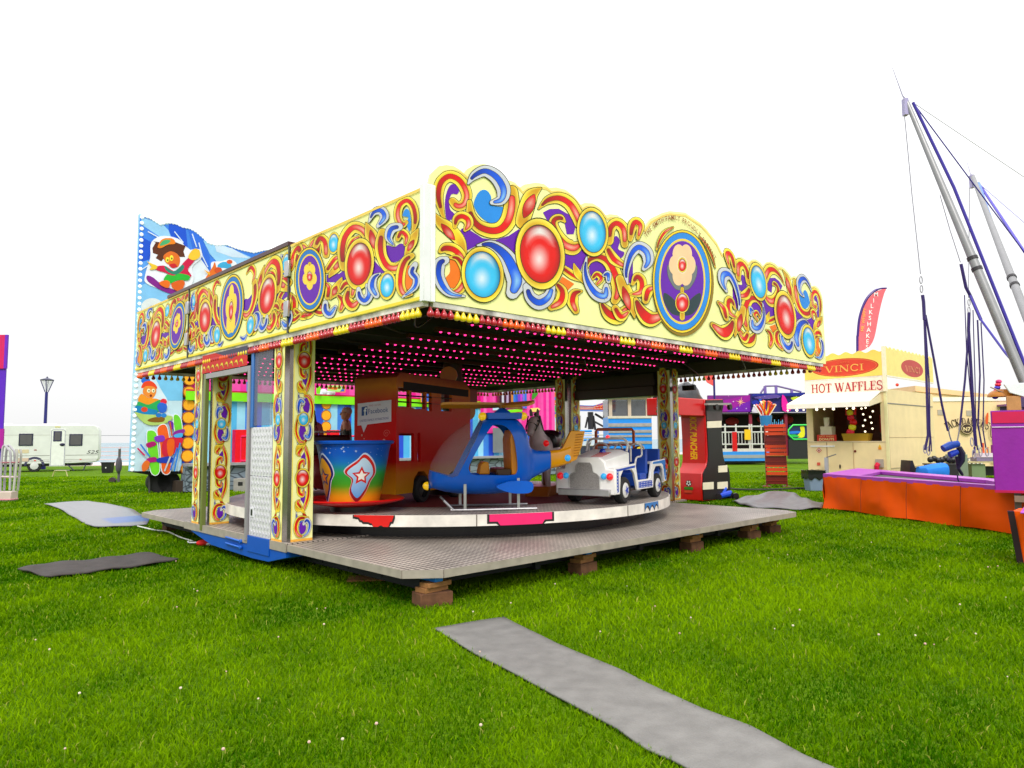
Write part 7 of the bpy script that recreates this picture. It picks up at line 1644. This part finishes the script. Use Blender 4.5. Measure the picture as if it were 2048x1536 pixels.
# harness hanging between the cords
HP_ = atY(1905, 905, 14); hs = thing('harness', 'blue and black jumping harness hanging over the trampoline', 'harness', HP_); hq = lambda x, y: tuple(Vector(atY(1780+x/3.49, 540+y/3.49, 14))-HP_)
b = MB(); b.tube([hq(370, 1248), hq(420, 1225), hq(478, 1212)], [.07, .08, .06], 12, C(20, 70, 170)); b.tube([hq(415, 1290), hq(440, 1280), hq(470, 1268)], [.06, .065, .05], 10, C(22, 60, 180)); b.build('hip_pad', PAINT, hs)
b = MB(); b.tube([hq(480, 1235), hq(500, 1280), hq(500, 1330), hq(470, 1390)], [.05, .07, .06, .03], 10, C(26, 22, 50)); b.tube([hq(465, 1300), hq(475, 1380), hq(500, 1420), hq(508, 1435)], [.03, .03, .03, .02], 8, C(24, 20, 44)); b.tube([hq(400, 1325), hq(425, 1310), hq(445, 1270)], [.02, .02, .02], 8, C(26, 22, 60)); b.tube([hq(470, 1430), hq(475, 1465), hq(482, 1478)], .012, 6, C(40, 30, 80)); b.build('leg_loop', PAINT, hs)
b = MB(); b.tube([hq(405, 1095), hq(415, 1150), hq(432, 1205)], .012, 6, C(130, 130, 136)); b.tube([hq(488, 1085), hq(480, 1140), hq(470, 1195)], .012, 6, C(130, 130, 136)); b.build('chain', PAINT, hs)
# tower, board and bits on the right edge
tp_ = lambda pts: trace(pts, (1880, 680), 5.12, tw_P, (math.cos(-R(34)), math.sin(-R(34)))); tw_P = Vector(atY(1985, 900, 11.5)); tw_P.z = 0
TWA = -R(34); twr = thing('control_tower', 'purple ribbed control cabinet cut off by the right edge of the photo', 'control cabinet', tw_P, TWA)
(x0, z1), (x1, z0) = tp_([(662, 722), (860, 1536)]); z0 = tp_([(700, 1565)])[0][1]; b = MB(); b.box(0, .85, 0, .5, z0, z1, C(140, 18, 160)); bo = b.build('cabinet', mat('purple_board', C(142, 16, 156), rough=.45, noise=.1, nscale=3, bump=.15, bscale=14), twr, bevel=.01)
b = MB(); b.box(.02, .84, -.012, -.001, z1-.2, z1-.02, C(206, 20, 80)); b.box(.01, .84, -.016, -.002, z1-.27, z1-.255, C(226, 200, 230)); b.box(.0, .86, -.01, -.001, z0, z0+.04, C(190, 20, 80)); b.build('red_header', PAINT, twr)
b = MB(); b.box(.25, .34, .1, .2, 0, z0, C(110, 100, 96)); b.box(.25, .6, -.02, .1, z0-.14, z0-.04, C(140, 116, 100)); b.build('bracket', PAINT, twr)
b = MB(); (x0, s1), (x1, s0) = tp_([(678, 572), (835, 715)]); b.box(x0, x1, .02, .4, z1+.001, z1+.001+(s1-s0), C(196, 140, 86)); o = b.build('cardboard_box', MATTE, bevel=.005); o.location = tw_P; o.rotation_euler = (0, 0, TWA); tag(o, 'brown box on top of the purple cabinet', 'box')
zb = z1+.002+(s1-s0)
b = MB(); q = tp_([(578, 540)])[0]; 
for k in range(6): b.sphere((q[0]+.012*k-.02, .2, q[1]-.06+.05*k), .045, (C(60, 40, 190), C(220, 30, 60), C(200, 30, 110))[k % 3], 10, 7, (1, 1, .8))
o = b.build('striped_toy', PAINT); o.location = tw_P; o.rotation_euler = (0, 0, TWA); tag(o, 'striped red and blue soft toy behind the purple cabinet', 'toy')
b = MB(); b.sphere((.17, .22, zb), .17, C(190, 120, 40), 16, 10, (1.2, .9, .75), z0=0.0); b.tube([(.02, .1, zb+.16), (.26, .1, zb+.02)], .012, 6, C(150, 120, 100)); b.build('x', PAINT) if False else None; o = b.build('leather_bag', PAINT); o.location = tw_P; o.rotation_euler = (0, 0, TWA); tag(o, 'tan leather bag lying on the box on the purple cabinet', 'bag')
b = MB(); b.loft([[(.27, .0, zb+.05), (.55, .0, zb-.06), (.55, .3, zb-.06), (.27, .3, zb+.05)], [(.2, .0, zb+.2), (.5, .0, zb+.2), (.5, .3, zb+.2), (.2, .3, zb+.2)]], C(236, 240, 244)); o = b.build('floodlight', PAINT, bevel=.01); o.location = tw_P; o.rotation_euler = (0, 0, TWA); tag(o, 'white floodlight tilted on top of the purple cabinet', 'floodlight')
OP = gnd(2031, 1128); op = thing('padded_panel', 'orange padded side with a black edge at the lower right corner', 'trampoline side', OP, -R(38))
b = MB(); b.loft([[(.07, 0, 0), (.07, .5, 0), (.05, .5, .66), (.0, 0, .66)], [(2, -.6, 0), (2, 0, 0), (2, 0, .66), (2, -.6, .66)]], C(236, 84, 6)); b.build('skirt', ORM, op); b = MB(); b.loft([[(.02, -.03, .0), (.09, -.035, .0), (.09, .04, 0), (.02, .04, 0)], [(-.05, -.03, .66), (.02, -.035, .66), (.02, .04, .66), (-.05, .04, .66)]], C(40, 20, 30)); b.build('edge_strip', PAINT, op); b = MB(); b.box(.1, 2, -.4, .5, .665, .69, PUR); b.build('pad', MATS['purple_vinyl'], op, bevel=.02)
# clutter behind the trampoline
def put(o, x, y, Y, label, cat): p = atY(x, y, Y); o.location = (p.x, p.y, 0); tag(o, label, cat); return o
b = MB(); b.prism([(-.3, 0), (.32, 0), (.2, .75), (-.06, .75), (-.12, .95), (-.18, .95)], 0, .5, 'xz', C(34, 26, 34)); put(b.build('speaker_box', PAINT), 1835, 940, 20.2, 'black wedge shaped speaker on the grass in front of the stall side', 'speaker')
b = MB(); b.loft([sect(x, .86+.05*math.sin(x*5), .5, w_, 2.6, 14) for x, w_ in ((-.35, .1), (-.25, .3), (.1, .34), (.32, .3), (.38, .1))], C(20, 120, 222)); put(b.build('blue_cushion', MATTE), 1862, 940, 19.4, 'crumpled bright blue cushion behind the purple pad', 'cushion')
b = MB(); b.box(-.35, .35, 0, .5, .3, .8, C(40, 36, 40)); b.box(-.4, .4, -.02, .5, .8, .84, C(60, 56, 60))
for k in range(7): b.sphere((-.33+.11*k, .2, .95+.03*math.sin(k*2)), .09, C(26, 22, 28), 8, 6)
b.build('x', PAINT) if False else None; put(b.build('barbecue', PAINT), 1893, 940, 20.6, 'black barbecue grill beside the grey cabinet', 'barbecue')
b = MB(); b.box(-.2, .22, 0, .4, 0, 1.1, C(122, 136, 116)); put(b.build('gas_cabinet', PAINT, bevel=.02), 1922, 940, 20.8, 'plain grey green cabinet behind the hanging harness', 'cabinet')
b = MB(); b.box(-.7, .9, 0, .6, .84, .88, C(190, 176, 130)); 
for x in (-.65, .85): b.box(x-.03, x+.03, .05, .11, 0, .84, C(90, 84, 90))
b.box(-.1, .3, .1, .4, .2, .8, C(120, 140, 100)); put(b.build('trestle_table', PAINT), 1955, 940, 21, 'wooden trestle table in front of the cream truck', 'table')
b = MB(); b.box(-.3, .3, 0, .3, .885, 1.0, C(120, 110, 140)); b.box(-.2, .34, -.02, .28, 1.0, 1.12, C(214, 200, 216)); 
for k, c in enumerate((C(90, 60, 140), C(206, 206, 170), C(214, 90, 50), C(230, 140, 40), C(120, 40, 110))): b.cyl((-.25+.13*k, .15, 1.12), (-.25+.13*k, .15, 1.3+.06*(k % 3)), .03, n=8, col=c)
put(b.build('sauce_bottles', PAINT), 1975, 940, 21.2, 'boxes and sauce bottles piled at the end of the table', 'boxes')
# ------------------------------------------------------------------ litter bin, display rack
p = gnd(1628, 982); bn = thing('litter_bin', 'blue grey dustbin with a black bag folded over its rim beside the waffle stall', 'bin', (p.x, p.y, 0))
b = MB(); b.loft([[(-.2, -.2, 0), (.2, -.2, 0), (.2, .2, 0), (-.2, .2, 0)], [(-.24, -.24, .58), (.24, -.24, .58), (.24, .24, .58), (-.24, .24, .58)]], C(122, 140, 166)); b.build('tub', PAINT, bn, bevel=.03)
b = MB(); vs = [];
for k, (z, s) in enumerate(((.38, .262), (.48, .265), (.6, .262), (.63, .27), (.6, .2))):
    for j in range(24): a = j*math.pi/12; m_ = max(abs(math.cos(a)), abs(math.sin(a))); vs.append((s/m_*math.cos(a), s/m_*math.sin(a), z+(.05*math.sin(j*1.9) if k == 0 else .012*math.sin(j*3))))
b.add(vs, [(k*24+j, k*24+(j+1) % 24, (k+1)*24+(j+1) % 24, (k+1)*24+j) for k in range(4) for j in range(24)], C(22, 22, 24)); b.build('bin_liner', mat('black_polythene', C(24, 24, 27), rough=.25, noise=.1), bn, smooth=70)
P1 = gnd(1534, 974); rk = thing('display_rack', 'tall brown wooden display rack with slatted shelves and toys in front of the dodgems', 'display rack', (P1.x, P1.y, 0), R(-14))
W_ = C(132, 42, 22); b = MB()
for x in (0, .62):
    b.loft([[(x-.025, -.05, 0), (x+.025, -.05, 0), (x+.025, .05, 0), (x-.025, .05, 0)], [(x-.025, .12, 2.1), (x+.025, .12, 2.1), (x+.025, .22, 2.1), (x-.025, .22, 2.1)]], W_); b.box(x-.12, x+.12, -.1, .2, 0, .035, W_)
b.build('frame', mat('red_brown_wood', W_, rough=.5, noise=.25, nscale=8), rk)
for i, z in enumerate((.42, 1.05, 1.72)):
    b = MB(); 
    for k in range(3): b.box(-.02, .64, -.16+.05*k, -.13+.05*k, z+.13*k-.02, z+.13*k+.08, C(206, 66, 24))
    b.box(-.02, .64, -.1, .16, z-.22, z-.2, W_); b.box(.0, .62, -.08, -.06, z-.32, z-.03, C(110, 26, 24)); b.build('shelf', PAINT, rk)
rg = random.Random(5)
b = MB()
for i in range(26):
    a = rg.uniform(-.55, .55); c = (C(222, 40, 30), C(240, 200, 50), C(244, 240, 230), C(226, 90, 30))[i % 4]; x = rg.uniform(-.04, .12); b.tube([(x, .1, 2.25), (x+a*.5, .1+rg.uniform(-.1, .1), 2.85-abs(a)*.3)], .022, 6, c); b.sphere((x+a*.5, .1, 2.86-abs(a)*.3), .035, c, 6, 5)
b.cyl((.05, .1, 2.02), (.05, .1, 2.36), .17, .2, 14, C(50, 130, 190)); o = b.build('toy_bundle', PAINT); o.location = rk.location; o.rotation_euler = rk.rotation_euler; tag(o, 'sheaf of red and yellow toy swords on top of the brown rack', 'toys')
b = MB()
for i in range(14): x = .02+i*.042; b.tube([(x, .0, 2.0), (x+rg.uniform(-.03, .03), -.02, 2.16+.06*math.sin(i*2))], .012, 5, (C(60, 170, 240), C(120, 210, 250))[i % 2])
o = b.build('toy_bundle', PAINT); o.location = rk.location; o.rotation_euler = rk.rotation_euler; tag(o, 'row of pale blue glow sticks on the top shelf of the brown rack', 'toys')
b = MB()
for i in range(16): x = .05+i*.034; b.tube([(x, -.03, 1.2), (x+.02, -.0, 1.52)], .011, 5, (C(120, 110, 100), C(80, 70, 66))[i % 2])
b.box(.03, .14, -.05, .0, 1.24, 1.5, C(226, 30, 30)); o = b.build('toy_bundle', PAINT); o.location = rk.location; o.rotation_euler = rk.rotation_euler; tag(o, 'grey and red toys standing on the middle shelf of the brown rack', 'toys')
b = MB()
for i in range(12): x = .05+i*.045; b.tube([(x, -.03, .62), (x+rg.uniform(-.02, .02), -.03, .74+.05*math.sin(i*1.7))], .016, 5, (C(110, 230, 90), C(240, 226, 60), C(60, 220, 150))[i % 3])
o = b.build('toy_bundle', PAINT); o.location = rk.location; o.rotation_euler = rk.rotation_euler; tag(o, 'green and yellow toys on the bottom shelf of the brown rack', 'toys')
# ------------------------------------------------------------------ red punching machine
PN = Vector(gnd(1408, 1004)); pn = thing('punching_machine', 'tall red and black punching machine with KICK PUNCHER lettering beside the deck', 'arcade machine', PN, RA)
pf = lambda pts: trace(pts, (1340, 740), 5.686, PN, udir)
prof = pf([(365,1490),(358,1330),(362,1180),(380,1140),(408,1100),(420,1040),(424,960),(415,760),(405,600),(396,470),(392,400),(395,335),(600,332),(605,400),(588,480),(580,600),(585,800),(600,980),(625,1070),(665,1120),(680,1200),(690,1460)])
RD = C(206, 10, 14); b = MB(); b.prism(prof, 0, .74, 'xz', RD); b.box(-1.35, prof[10][0]+.1, .01, .73, 2.18, prof[11][1]+.01, RD); b.build('body', mat('machine_red', RD, rough=.3, coat=.2, noise=.06), pn, bevel=.02)
b = MB(); inn = [(a*.94+.03, z*.985+.02) for a, z in prof]; b.prism(inn, -.03, -.004, 'xz', C(24, 22, 24)); bk = b.build('side_panel', PAINT, pn, smooth=0)
b = MB()
for q in ((408, 585, 570, 660), (535, 1090, 635, 1165), (360, 1280, 480, 1360), (525, 1275, 640, 1352)):
    b = MB(); c = pf([(q[0], q[1]), (q[2], q[1]-8), (q[2], q[3]-6), (q[0], q[3])]); b.prism(c, -.045, -.031, 'xz', C(236, 230, 200)); b.build('side_label', PAINT, bk)
b = MB(); q = pf([(400, 470), (575, 470), (580, 575), (405, 575)]); b.prism(q, -.04, -.0305, 'xz', C(70, 60, 62)); b.build('smoked_panel', PAINT, bk)
b = MB(); c = pf([(350, 380), (620, 378), (620, 400), (350, 402)]); b.prism(c, -.2, -.1, 'xz', C(150, 146, 140)); wq = pf([(452, 425), (610, 425)])
for a, z in wq: b.tube([(a, -.22, z), (a, -.14, z)], .075, 16, C(30, 28, 30))
b.build('transport_wheel', PAINT, pn)
frx = prof[6][0]; A = Art(lambda x, y: (x, y), step=.001)
A.text('KICK PUNCHER', -.36, 1.62, .19, C(250, 190, 30), bold=.03, rot=-R(90), width=1.12, shear=.2)
A.f = lambda x, y: (x, y)
Mf = Matrix(((0, 0, -1, min(p[0] for p in prof[5:9])-.012), (-1, 0, 0, 0), (0, 1, 0, 0), (0, 0, 0, 1)))
b = MB(); b.box(min(p[0] for p in prof[5:9])-.01, .2, .03, .71, .95, 2.3, RD); b.build('front_column', MATS['machine_red'], pn); A.onto(Mf, 'lettering', pn)
A = Art(step=.001)
def ball(x, z, s): A.oval(x, z, s, s, C(30, 26, 26)); A.oval(x, z, s*.86, s*.86, C(240, 240, 236)); A.oval(x, z, s*.34, s*.34, C(30, 26, 26)); [A.oval(x+s*.68*math.cos(k*1.2566+.3), z+s*.68*math.sin(k*1.2566+.3), s*.2, s*.2, C(40, 34, 34)) for k in range(5)]
ball(-.37, .46, .08); A.poly([(-.5, .3), (-.24, .3), (-.24, .37), (-.5, .37)], C(60, 130, 30)); A.poly([(-.5, .22), (-.26, .22), (-.26, .28), (-.5, .28)], C(214, 70, 40))
A.onto(Matrix(((0, 0, -1, -.006+min(prof[0][0], prof[1][0])), (-1, 0, 0, 0), (0, 1, 0, 0), (0, 0, 0, 1))), 'football_logo', pn)
A = Art(step=.001); ball(-.37, 2.38, .06); A.poly([(-.44, 2.27), (-.3, 2.27), (-.3, 2.31), (-.44, 2.31)], C(70, 120, 40)); A.onto(Matrix(((0, 0, -1, -1.352), (-1, 0, 0, 0), (0, 1, 0, 0), (0, 0, 0, 1))), 'football_logo', pn)
b = MB(); rg = random.Random(3); secs = []
for i, (x, h, w_) in enumerate(((-1.3, .06, .2), (-1.15, .22, .3), (-.9, .28, .33), (-.6, .26, .34), (-.3, .42, .34), (-.05, .46, .33), (.2, .3, .3), (.36, .06, .2))): 
    zz = prof[11][1]+.015; secs.append([(x+rg.uniform(-.03, .03), .37+w_*math.cos(a)*rg.uniform(.85, 1.05), zz+max(0, h*math.sin(a)*rg.uniform(.85, 1.1))) for a in np.linspace(0, math.pi, 12)]+[(x, .37-w_*.9, zz), (x, .37+w_*.9, zz)])
b.loft(secs, C(28, 28, 32)); o = b.build('tarpaulin', mat('black_sheet', C(34, 34, 40), rough=.3, noise=.2, bump=.4, bscale=7), smooth=30); o.location = PN; o.rotation_euler = (0, 0, RA); tag(o, 'crumpled black plastic sheet lying on top of the red punching machine', 'plastic sheet')
FPo = Vector(atY(1432, 900, 20.2)); fg = thing('pennant_pole', 'thin dark pole with a red pennant behind the punching machine', 'flag pole', (FPo.x, FPo.y, 0)); zz = atY(1432, 728, 20.2).z
b = MB(); b.tube([(0, 0, 0), (0, 0, zz+.3)], .03, 8, C(40, 30, 110)); b.build('pole', PAINT, fg); b = MB(); z0 = atY(1432, 772, 20.2).z; b.prism([(-.02, z0), (-.02, zz+.25), (-.6, zz+.2), (-.42, zz-.12), (-.2, z0+.1)], -.008, .008, 'xz', C(240, 92, 84)); b.build('pennant', MATTE, fg)
p = gnd(1445, 1000); tj = thing('trolley_jack', 'blue trolley jack with black wheels on the grass by the punching machine', 'trolley jack', (p.x, p.y, 0), R(20))
b = MB(); b.tube([(-.12, 0, .1), (.2, 0, .16), (.3, .05, .2)], [.07, .08, .04], 10, C(20, 70, 206)); b.tube([(.0, 0, .14), (.16, .06, .3)], .04, 8, C(24, 80, 214)); b.build('body', PAINT, tj)
for x, y in ((-.2, -.1), (-.2, .1), (.34, -.1), (.34, .1)): b = MB(); b.tube([(x, y-.03, .09), (x, y+.03, .09)], .09, 14, C(26, 26, 28)); b.build('wheel', PAINT, tj)
b = MB(); b.tube([(-.2, -.06, .1), (-.42, -.1, .06), (-.5, -.12, .05)], .025, 8, C(190, 190, 186)); b.build('handle', PAINT, tj)
# ------------------------------------------------------------------ dodgems, control booth and big ride further back
DG = Vector(atY(1430, 900, 45)); DG.z = 0; dg_ = thing('dodgems_track', 'dodgems hall with a purple and blue starry fascia and white railings behind the brown rack', 'fairground ride', DG); dq = lambda pts: trace(pts, (1440, 760), 8.535, DG, (1, 0))
(x0, z1), (x1, z0) = dq([(-200, 262), (2000, 545)]); xm = dq([(512, 300)])[0][0]
b = MB(); b.box(x0, xm, 0, .3, z0, z1, C(120, 20, 130)); b.box(xm+.01, x1, -.05, .3, z0+.02, z1+.1, C(34, 28, 110)); fa = b.build('fascia', MATTE, dg_, smooth=0)
A = Art(lambda x, y: dq([(x, y)])[0], step=.004)
A.poly([(-100,380),(510,250),(510,540),(-100,540)], C(150, 20, 150)); A.poly([(100,540),(510,350),(515,540)], C(112, 24, 170))
def star(x, y, s, c):
    for k in range(8): a = k*math.pi/4+.2; l = s*(1 if k % 2 == 0 else .6); A.poly([(x+l*math.cos(a), y+l*math.sin(a)), (x+s*.08*math.cos(a+1.5), y+s*.08*math.sin(a+1.5)), (x-s*.08*math.cos(a+1.5), y-s*.08*math.sin(a+1.5))], c)
star(345, 375, 95, C(250, 190, 140)); star(125, 440, 60, C(250, 150, 110)); star(215, 370, 20, C(255, 255, 255)); star(275, 488, 20, C(255, 255, 255)); star(430, 488, 18, C(255, 230, 255)); star(125, 275, 14, C(240, 190, 230))
A.poly([(530,240),(1500,215),(1500,270),(530,280)], C(30, 40, 140)); A.poly([(530,500),(560,440),(660,430),(700,545),(530,545)], C(210, 200, 220), 3); A.oval(580, 390, 60, 40, C(30, 40, 160)); A.oval(660, 330, 26, 40, C(40, 90, 220)); A.poly([(1030,270),(1080,290),(1120,370),(1180,520),(1040,520)], C(230, 20, 160), 3); A.poly([(1180,310),(1260,290),(1330,300),(1230,350)], C(190, 206, 40), 3); A.poly([(560,300),(900,250),(1000,300),(700,330)], C(90, 70, 150), 3)
for i in range(16): star(560+rg.uniform(0, 850), rg.uniform(280, 520), rg.uniform(6, 14), C(240, 230, 255))
A.onto(MFH(-.055), 'painted_stars', fa)
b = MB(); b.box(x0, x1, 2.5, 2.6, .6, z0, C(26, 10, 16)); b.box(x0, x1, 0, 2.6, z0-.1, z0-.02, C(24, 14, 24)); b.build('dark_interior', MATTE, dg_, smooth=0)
for q in (525, 1130): b = MB(); a = dq([(q, 600)])[0][0]; b.box(a-.09, a+.09, .05, .2, .5, z0, C(130, 16, 50)); b.build('post', MATTE, dg_)
for q in ((400, 690), (960, 650), (1380, 660)): b = MB(); a, z = dq([q])[0]; b.sphere((a, 2.3, z), .35, C(150, 10, 14), 10, 7, (1.3, .3, .8)); b.build('red_dodgem_light', MATTE, dg_)
(fx0, fz1), (fx1, fz0) = dq([(-150, 1215), (725, 1370)]); b = MB(); b.box(fx0, fx1, -1.2, 0, fz1-.02, fz1+.16, C(206, 200, 190)); zz = (fz1+fz0)/2; b.box(fx0, fx1, -1.25, -1.2, fz0, fz1-.02, C(50, 140, 226)); b.box(fx0, fx1, -1.27, -1.251, zz-.12, zz+.08, C(150, 156, 160)); b.box(fx0, fx1, -1.1, 2, .1, fz0, C(24, 24, 26)); b.build('step_platform', PAINT, dg_)
ztop = dq([(300, 800)])[0][1]; b = MB(); zl = fz1+.18
for z in (ztop, ztop-.35, zl+.25): b.tube([(fx0, -1.1, z), (fx1, -1.1, z)], .05, 6, C(196, 196, 192))
k = int((fx1-fx0)/.2)
for i in range(k+1): b.tube([(fx0+(fx1-fx0)*i/k, -1.1, zl+.25), (fx0+(fx1-fx0)*i/k, -1.1, ztop-.35)], .028, 5, C(196, 196, 192))
for q in (0, 180, 405, 440, 600): a = dq([(q, 900)])[0][0]; b.tube([(a, -1.1, fz1), (a, -1.1, ztop+.15)], .05, 6, C(206, 206, 200))
b.build('railing', PAINT, dg_)
b = MB(); (a0, s1), (a1, s0) = dq([(105, 890), (190, 1210)]); b.box(a0, a1, -1.25, -1.16, s0, s1, C(206, 10, 20)); (a0, s1), (a1, s0) = dq([(310, 850), (415, 1020)]); b.box(a0, a1, -1.25, -1.16, s0, s1, C(240, 190, 30)); b.build('notice_board', PAINT, dg_)
(a0, s1), (a1, s0) = dq([(1150, 770), (1640, 1010)]); b = MB(); b.box(a0, a1, -.1, .2, .3, s0, C(38, 40, 42)); b.box(a0+.1, a1, -.05, .1, s0, s1, C(24, 40, 90)); b.build('car_side', PAINT, dg_); b = MB(); b.tube([(a1, -.14, s1), (a0+.3, -.14, s1), (a0, -.14, s1-.3), (a0, -.14, s0+.3), (a0+.3, -.14, s0), (a1, -.14, s0)], .05, 6, C(60, 220, 90)); b.build('neon_trim', PAINT, dg_)
A = Art(lambda x, y: dq([(x, y)])[0], step=.004); A.poly([(1170,880),(1330,870),(1400,900),(1180,920)], C(40, 120, 220), 3); A.poly([(1360,800),(1430,800),(1430,970),(1300,970),(1370,880)], C(226, 220, 40), 3); A.poly([(1160,940),(1280,930),(1350,970),(1200,975)], C(40, 180, 80), 3); A.onto(MFH(-.06), 'painted_swirls', dg_)
b = MB(); R1 = dq([(740, 215), (820, 95), (1010, 90), (1280, 155), (1440, 195)])
for p, q in zip(R1, R1[1:]): b.tube([(p[0], .5, p[1]), (q[0], .5, q[1])], .06, 6, C(120, 100, 150))
for p in R1[1:4]: b.box(p[0]-.1, p[0]+.06, .45, .55, z1, p[1], C(120, 96, 170))
b.build('roof_frame', PAINT, dg_)
BP = Vector(atY(1218, 900, 36)); BP.z = 0; bt = thing('control_booth', 'blue and silver striped control booth with windows seen through the far side of the ride', 'booth', BP); bq = lambda pts: trace(pts, (1140, 780), 10.97, BP, (1, 0))
(x0, z1), (x1, z0) = bq([(860, 190), (1800, 1130)]); zw = bq([(900, 590)])[0][1]; b = MB(); b.box(0, x1, 0, 2.2, .1, zw, C(30, 140, 236)); b.build('lower_body', PAINT, bt)
b = MB()
for y0, y1 in ((730, 800), (880, 935), (990, 1030), (1125, 1180), (1330, 1420)): (a, s1), (c, s0) = bq([(860, y0), (1800, y1)]); b.box(-.01, x1, -.03, -.001, s0, s1, C(170, 166, 160))
b.build('silver_stripe', METAL, bt)
b = MB(); b.box(.0, x1, .15, 2.2, zw, z1, C(40, 40, 110)); b.build('window_pane', DGLASS, bt); b = MB()
for q in (890, 1305, 1695): a = bq([(q, 400)])[0][0]; b.box(a-.08, a+.08, -.02, .1, zw, z1, C(206, 186, 170))
b.box(-.03, x1, -.04, .1, z1-.05, z1+.08, C(214, 196, 180)); b.box(-.02, x1, -.04, .1, zw-.08, zw+.04, C(214, 206, 190)); b.build('window_frame', PAINT, bt)
b = MB(); b.box(-.3, x1+.2, -.4, 2.4, z1+.08, z1+.34, C(120, 20, 30)); b.build('roof', PAINT, bt)
for i in range(17): b = MB(); b.sphere((-.2+i*(x1+.2)/17, -.44, z1+.2), .075, C(250, 226, 180), 8, 6, (.8, .6, 1.5)); b.build('roof_bulb', PAINT, bt)
SR = Vector(atY(1165, 900, 44)); SR.z = 0; sw = thing('swing_ride', 'big ride with red and blue lattice arms and blue seats far behind the roundabout', 'fairground ride', SR); sq = lambda pts: trace(pts, (1140, 780), 10.97, SR, (1, 0))
b = MB(); b.prism(sq([(200,330),(500,350),(860,235),(1000,220),(1000,480),(860,480),(500,440),(200,440)]), 0, .6, 'xz', C(200, 44, 20)); arm = b.build('arm', PAINT, sw, smooth=0)
A = Art(lambda x, y: sq([(x, y)])[0], step=.006)
for y0, y1, c in ((345, 245, C(40, 110, 206)), (375, 290, C(206, 190, 190)), (410, 410, C(226, 180, 170)), (455, 470, C(50, 90, 190)), (440, 455, C(120, 160, 220))): A.line([(200, y0), (500, y0+5), (1000, y1)], 16, c)
for k in range(6): A.line([(520+k*60, 420), (600+k*60, 320)], 14, (C(250, 120, 30), C(250, 60, 30))[k % 2])
A.onto(MFH(-.01), 'painted_bands', arm)
b = MB()
for p, q, w_ in (((460,480),(470,860),.3), ((520,560),(570,880),.12), ((560,520),(850,690),.12), ((530,680),(840,850),.1), ((400,590),(350,830),.1), ((840,690),(840,1110),.14), ((200,560),(200,900),.2)): (a, s), (c, d) = sq([p, q]); b.tube([(a, .3, s), (c, .3, d)], w_*.6, 8, C(44, 40, 46))
b.build('support_strut', PAINT, sw)
b = MB(); 
for y in (880, 950, 1025, 1075): (a, s), (c, d) = sq([(180, y), (480, y+45)]); b.box(a, c, -.2, .6, d, s, C(40, 150, 236))
(a, s), (c, d) = sq([(560, 900), (630, 1040)]); b.box(a, c, -.2, .6, d, s, C(50, 120, 206)); b.build('seat_row', PAINT, sw, bevel=.05)
b = MB(); 
for k in range(8): (a, s), (c, d) = sq([(240+k*90-20, 1220), (240+k*90+25, 1060)]); b.tube([(a, -1, s), (c, -1, d)], .035, 5, C(190, 186, 180))
for y in (985, 1060, 1215): (a, s), (c, d) = sq([(180, y), (900, y)]); b.tube([(a, -1, s), (c, -1, d)], .045, 5, C(196, 192, 186))
(a, s), (c, d) = sq([(0, 1225), (1000, 1500)]); b.box(a, c, -1, 3, 0, s, C(60, 60, 74)); b.build('deck', PAINT, sw)

# cables lying on the grass
def cable(pts, r, col, label, cat='cable'):
    b = MB(); b.tube(spline([tuple(gnd(x, y, .035)) for x, y in pts], 8), r, 6, col); tag(b.build('ground_cable', MATTE), label, cat)
cable([(1330, 968), (1360, 966), (1400, 972), (1470, 978), (1530, 979), (1610, 976)], .03, C(52, 50, 50), 'dark power cable running over the grass behind the red punching machine')
cable([(275, 1052), (310, 1060), (335, 1063), (360, 1074), (385, 1082)], .012, C(214, 216, 210), 'thin white cord on the grass along the far left deck edge', 'cord')
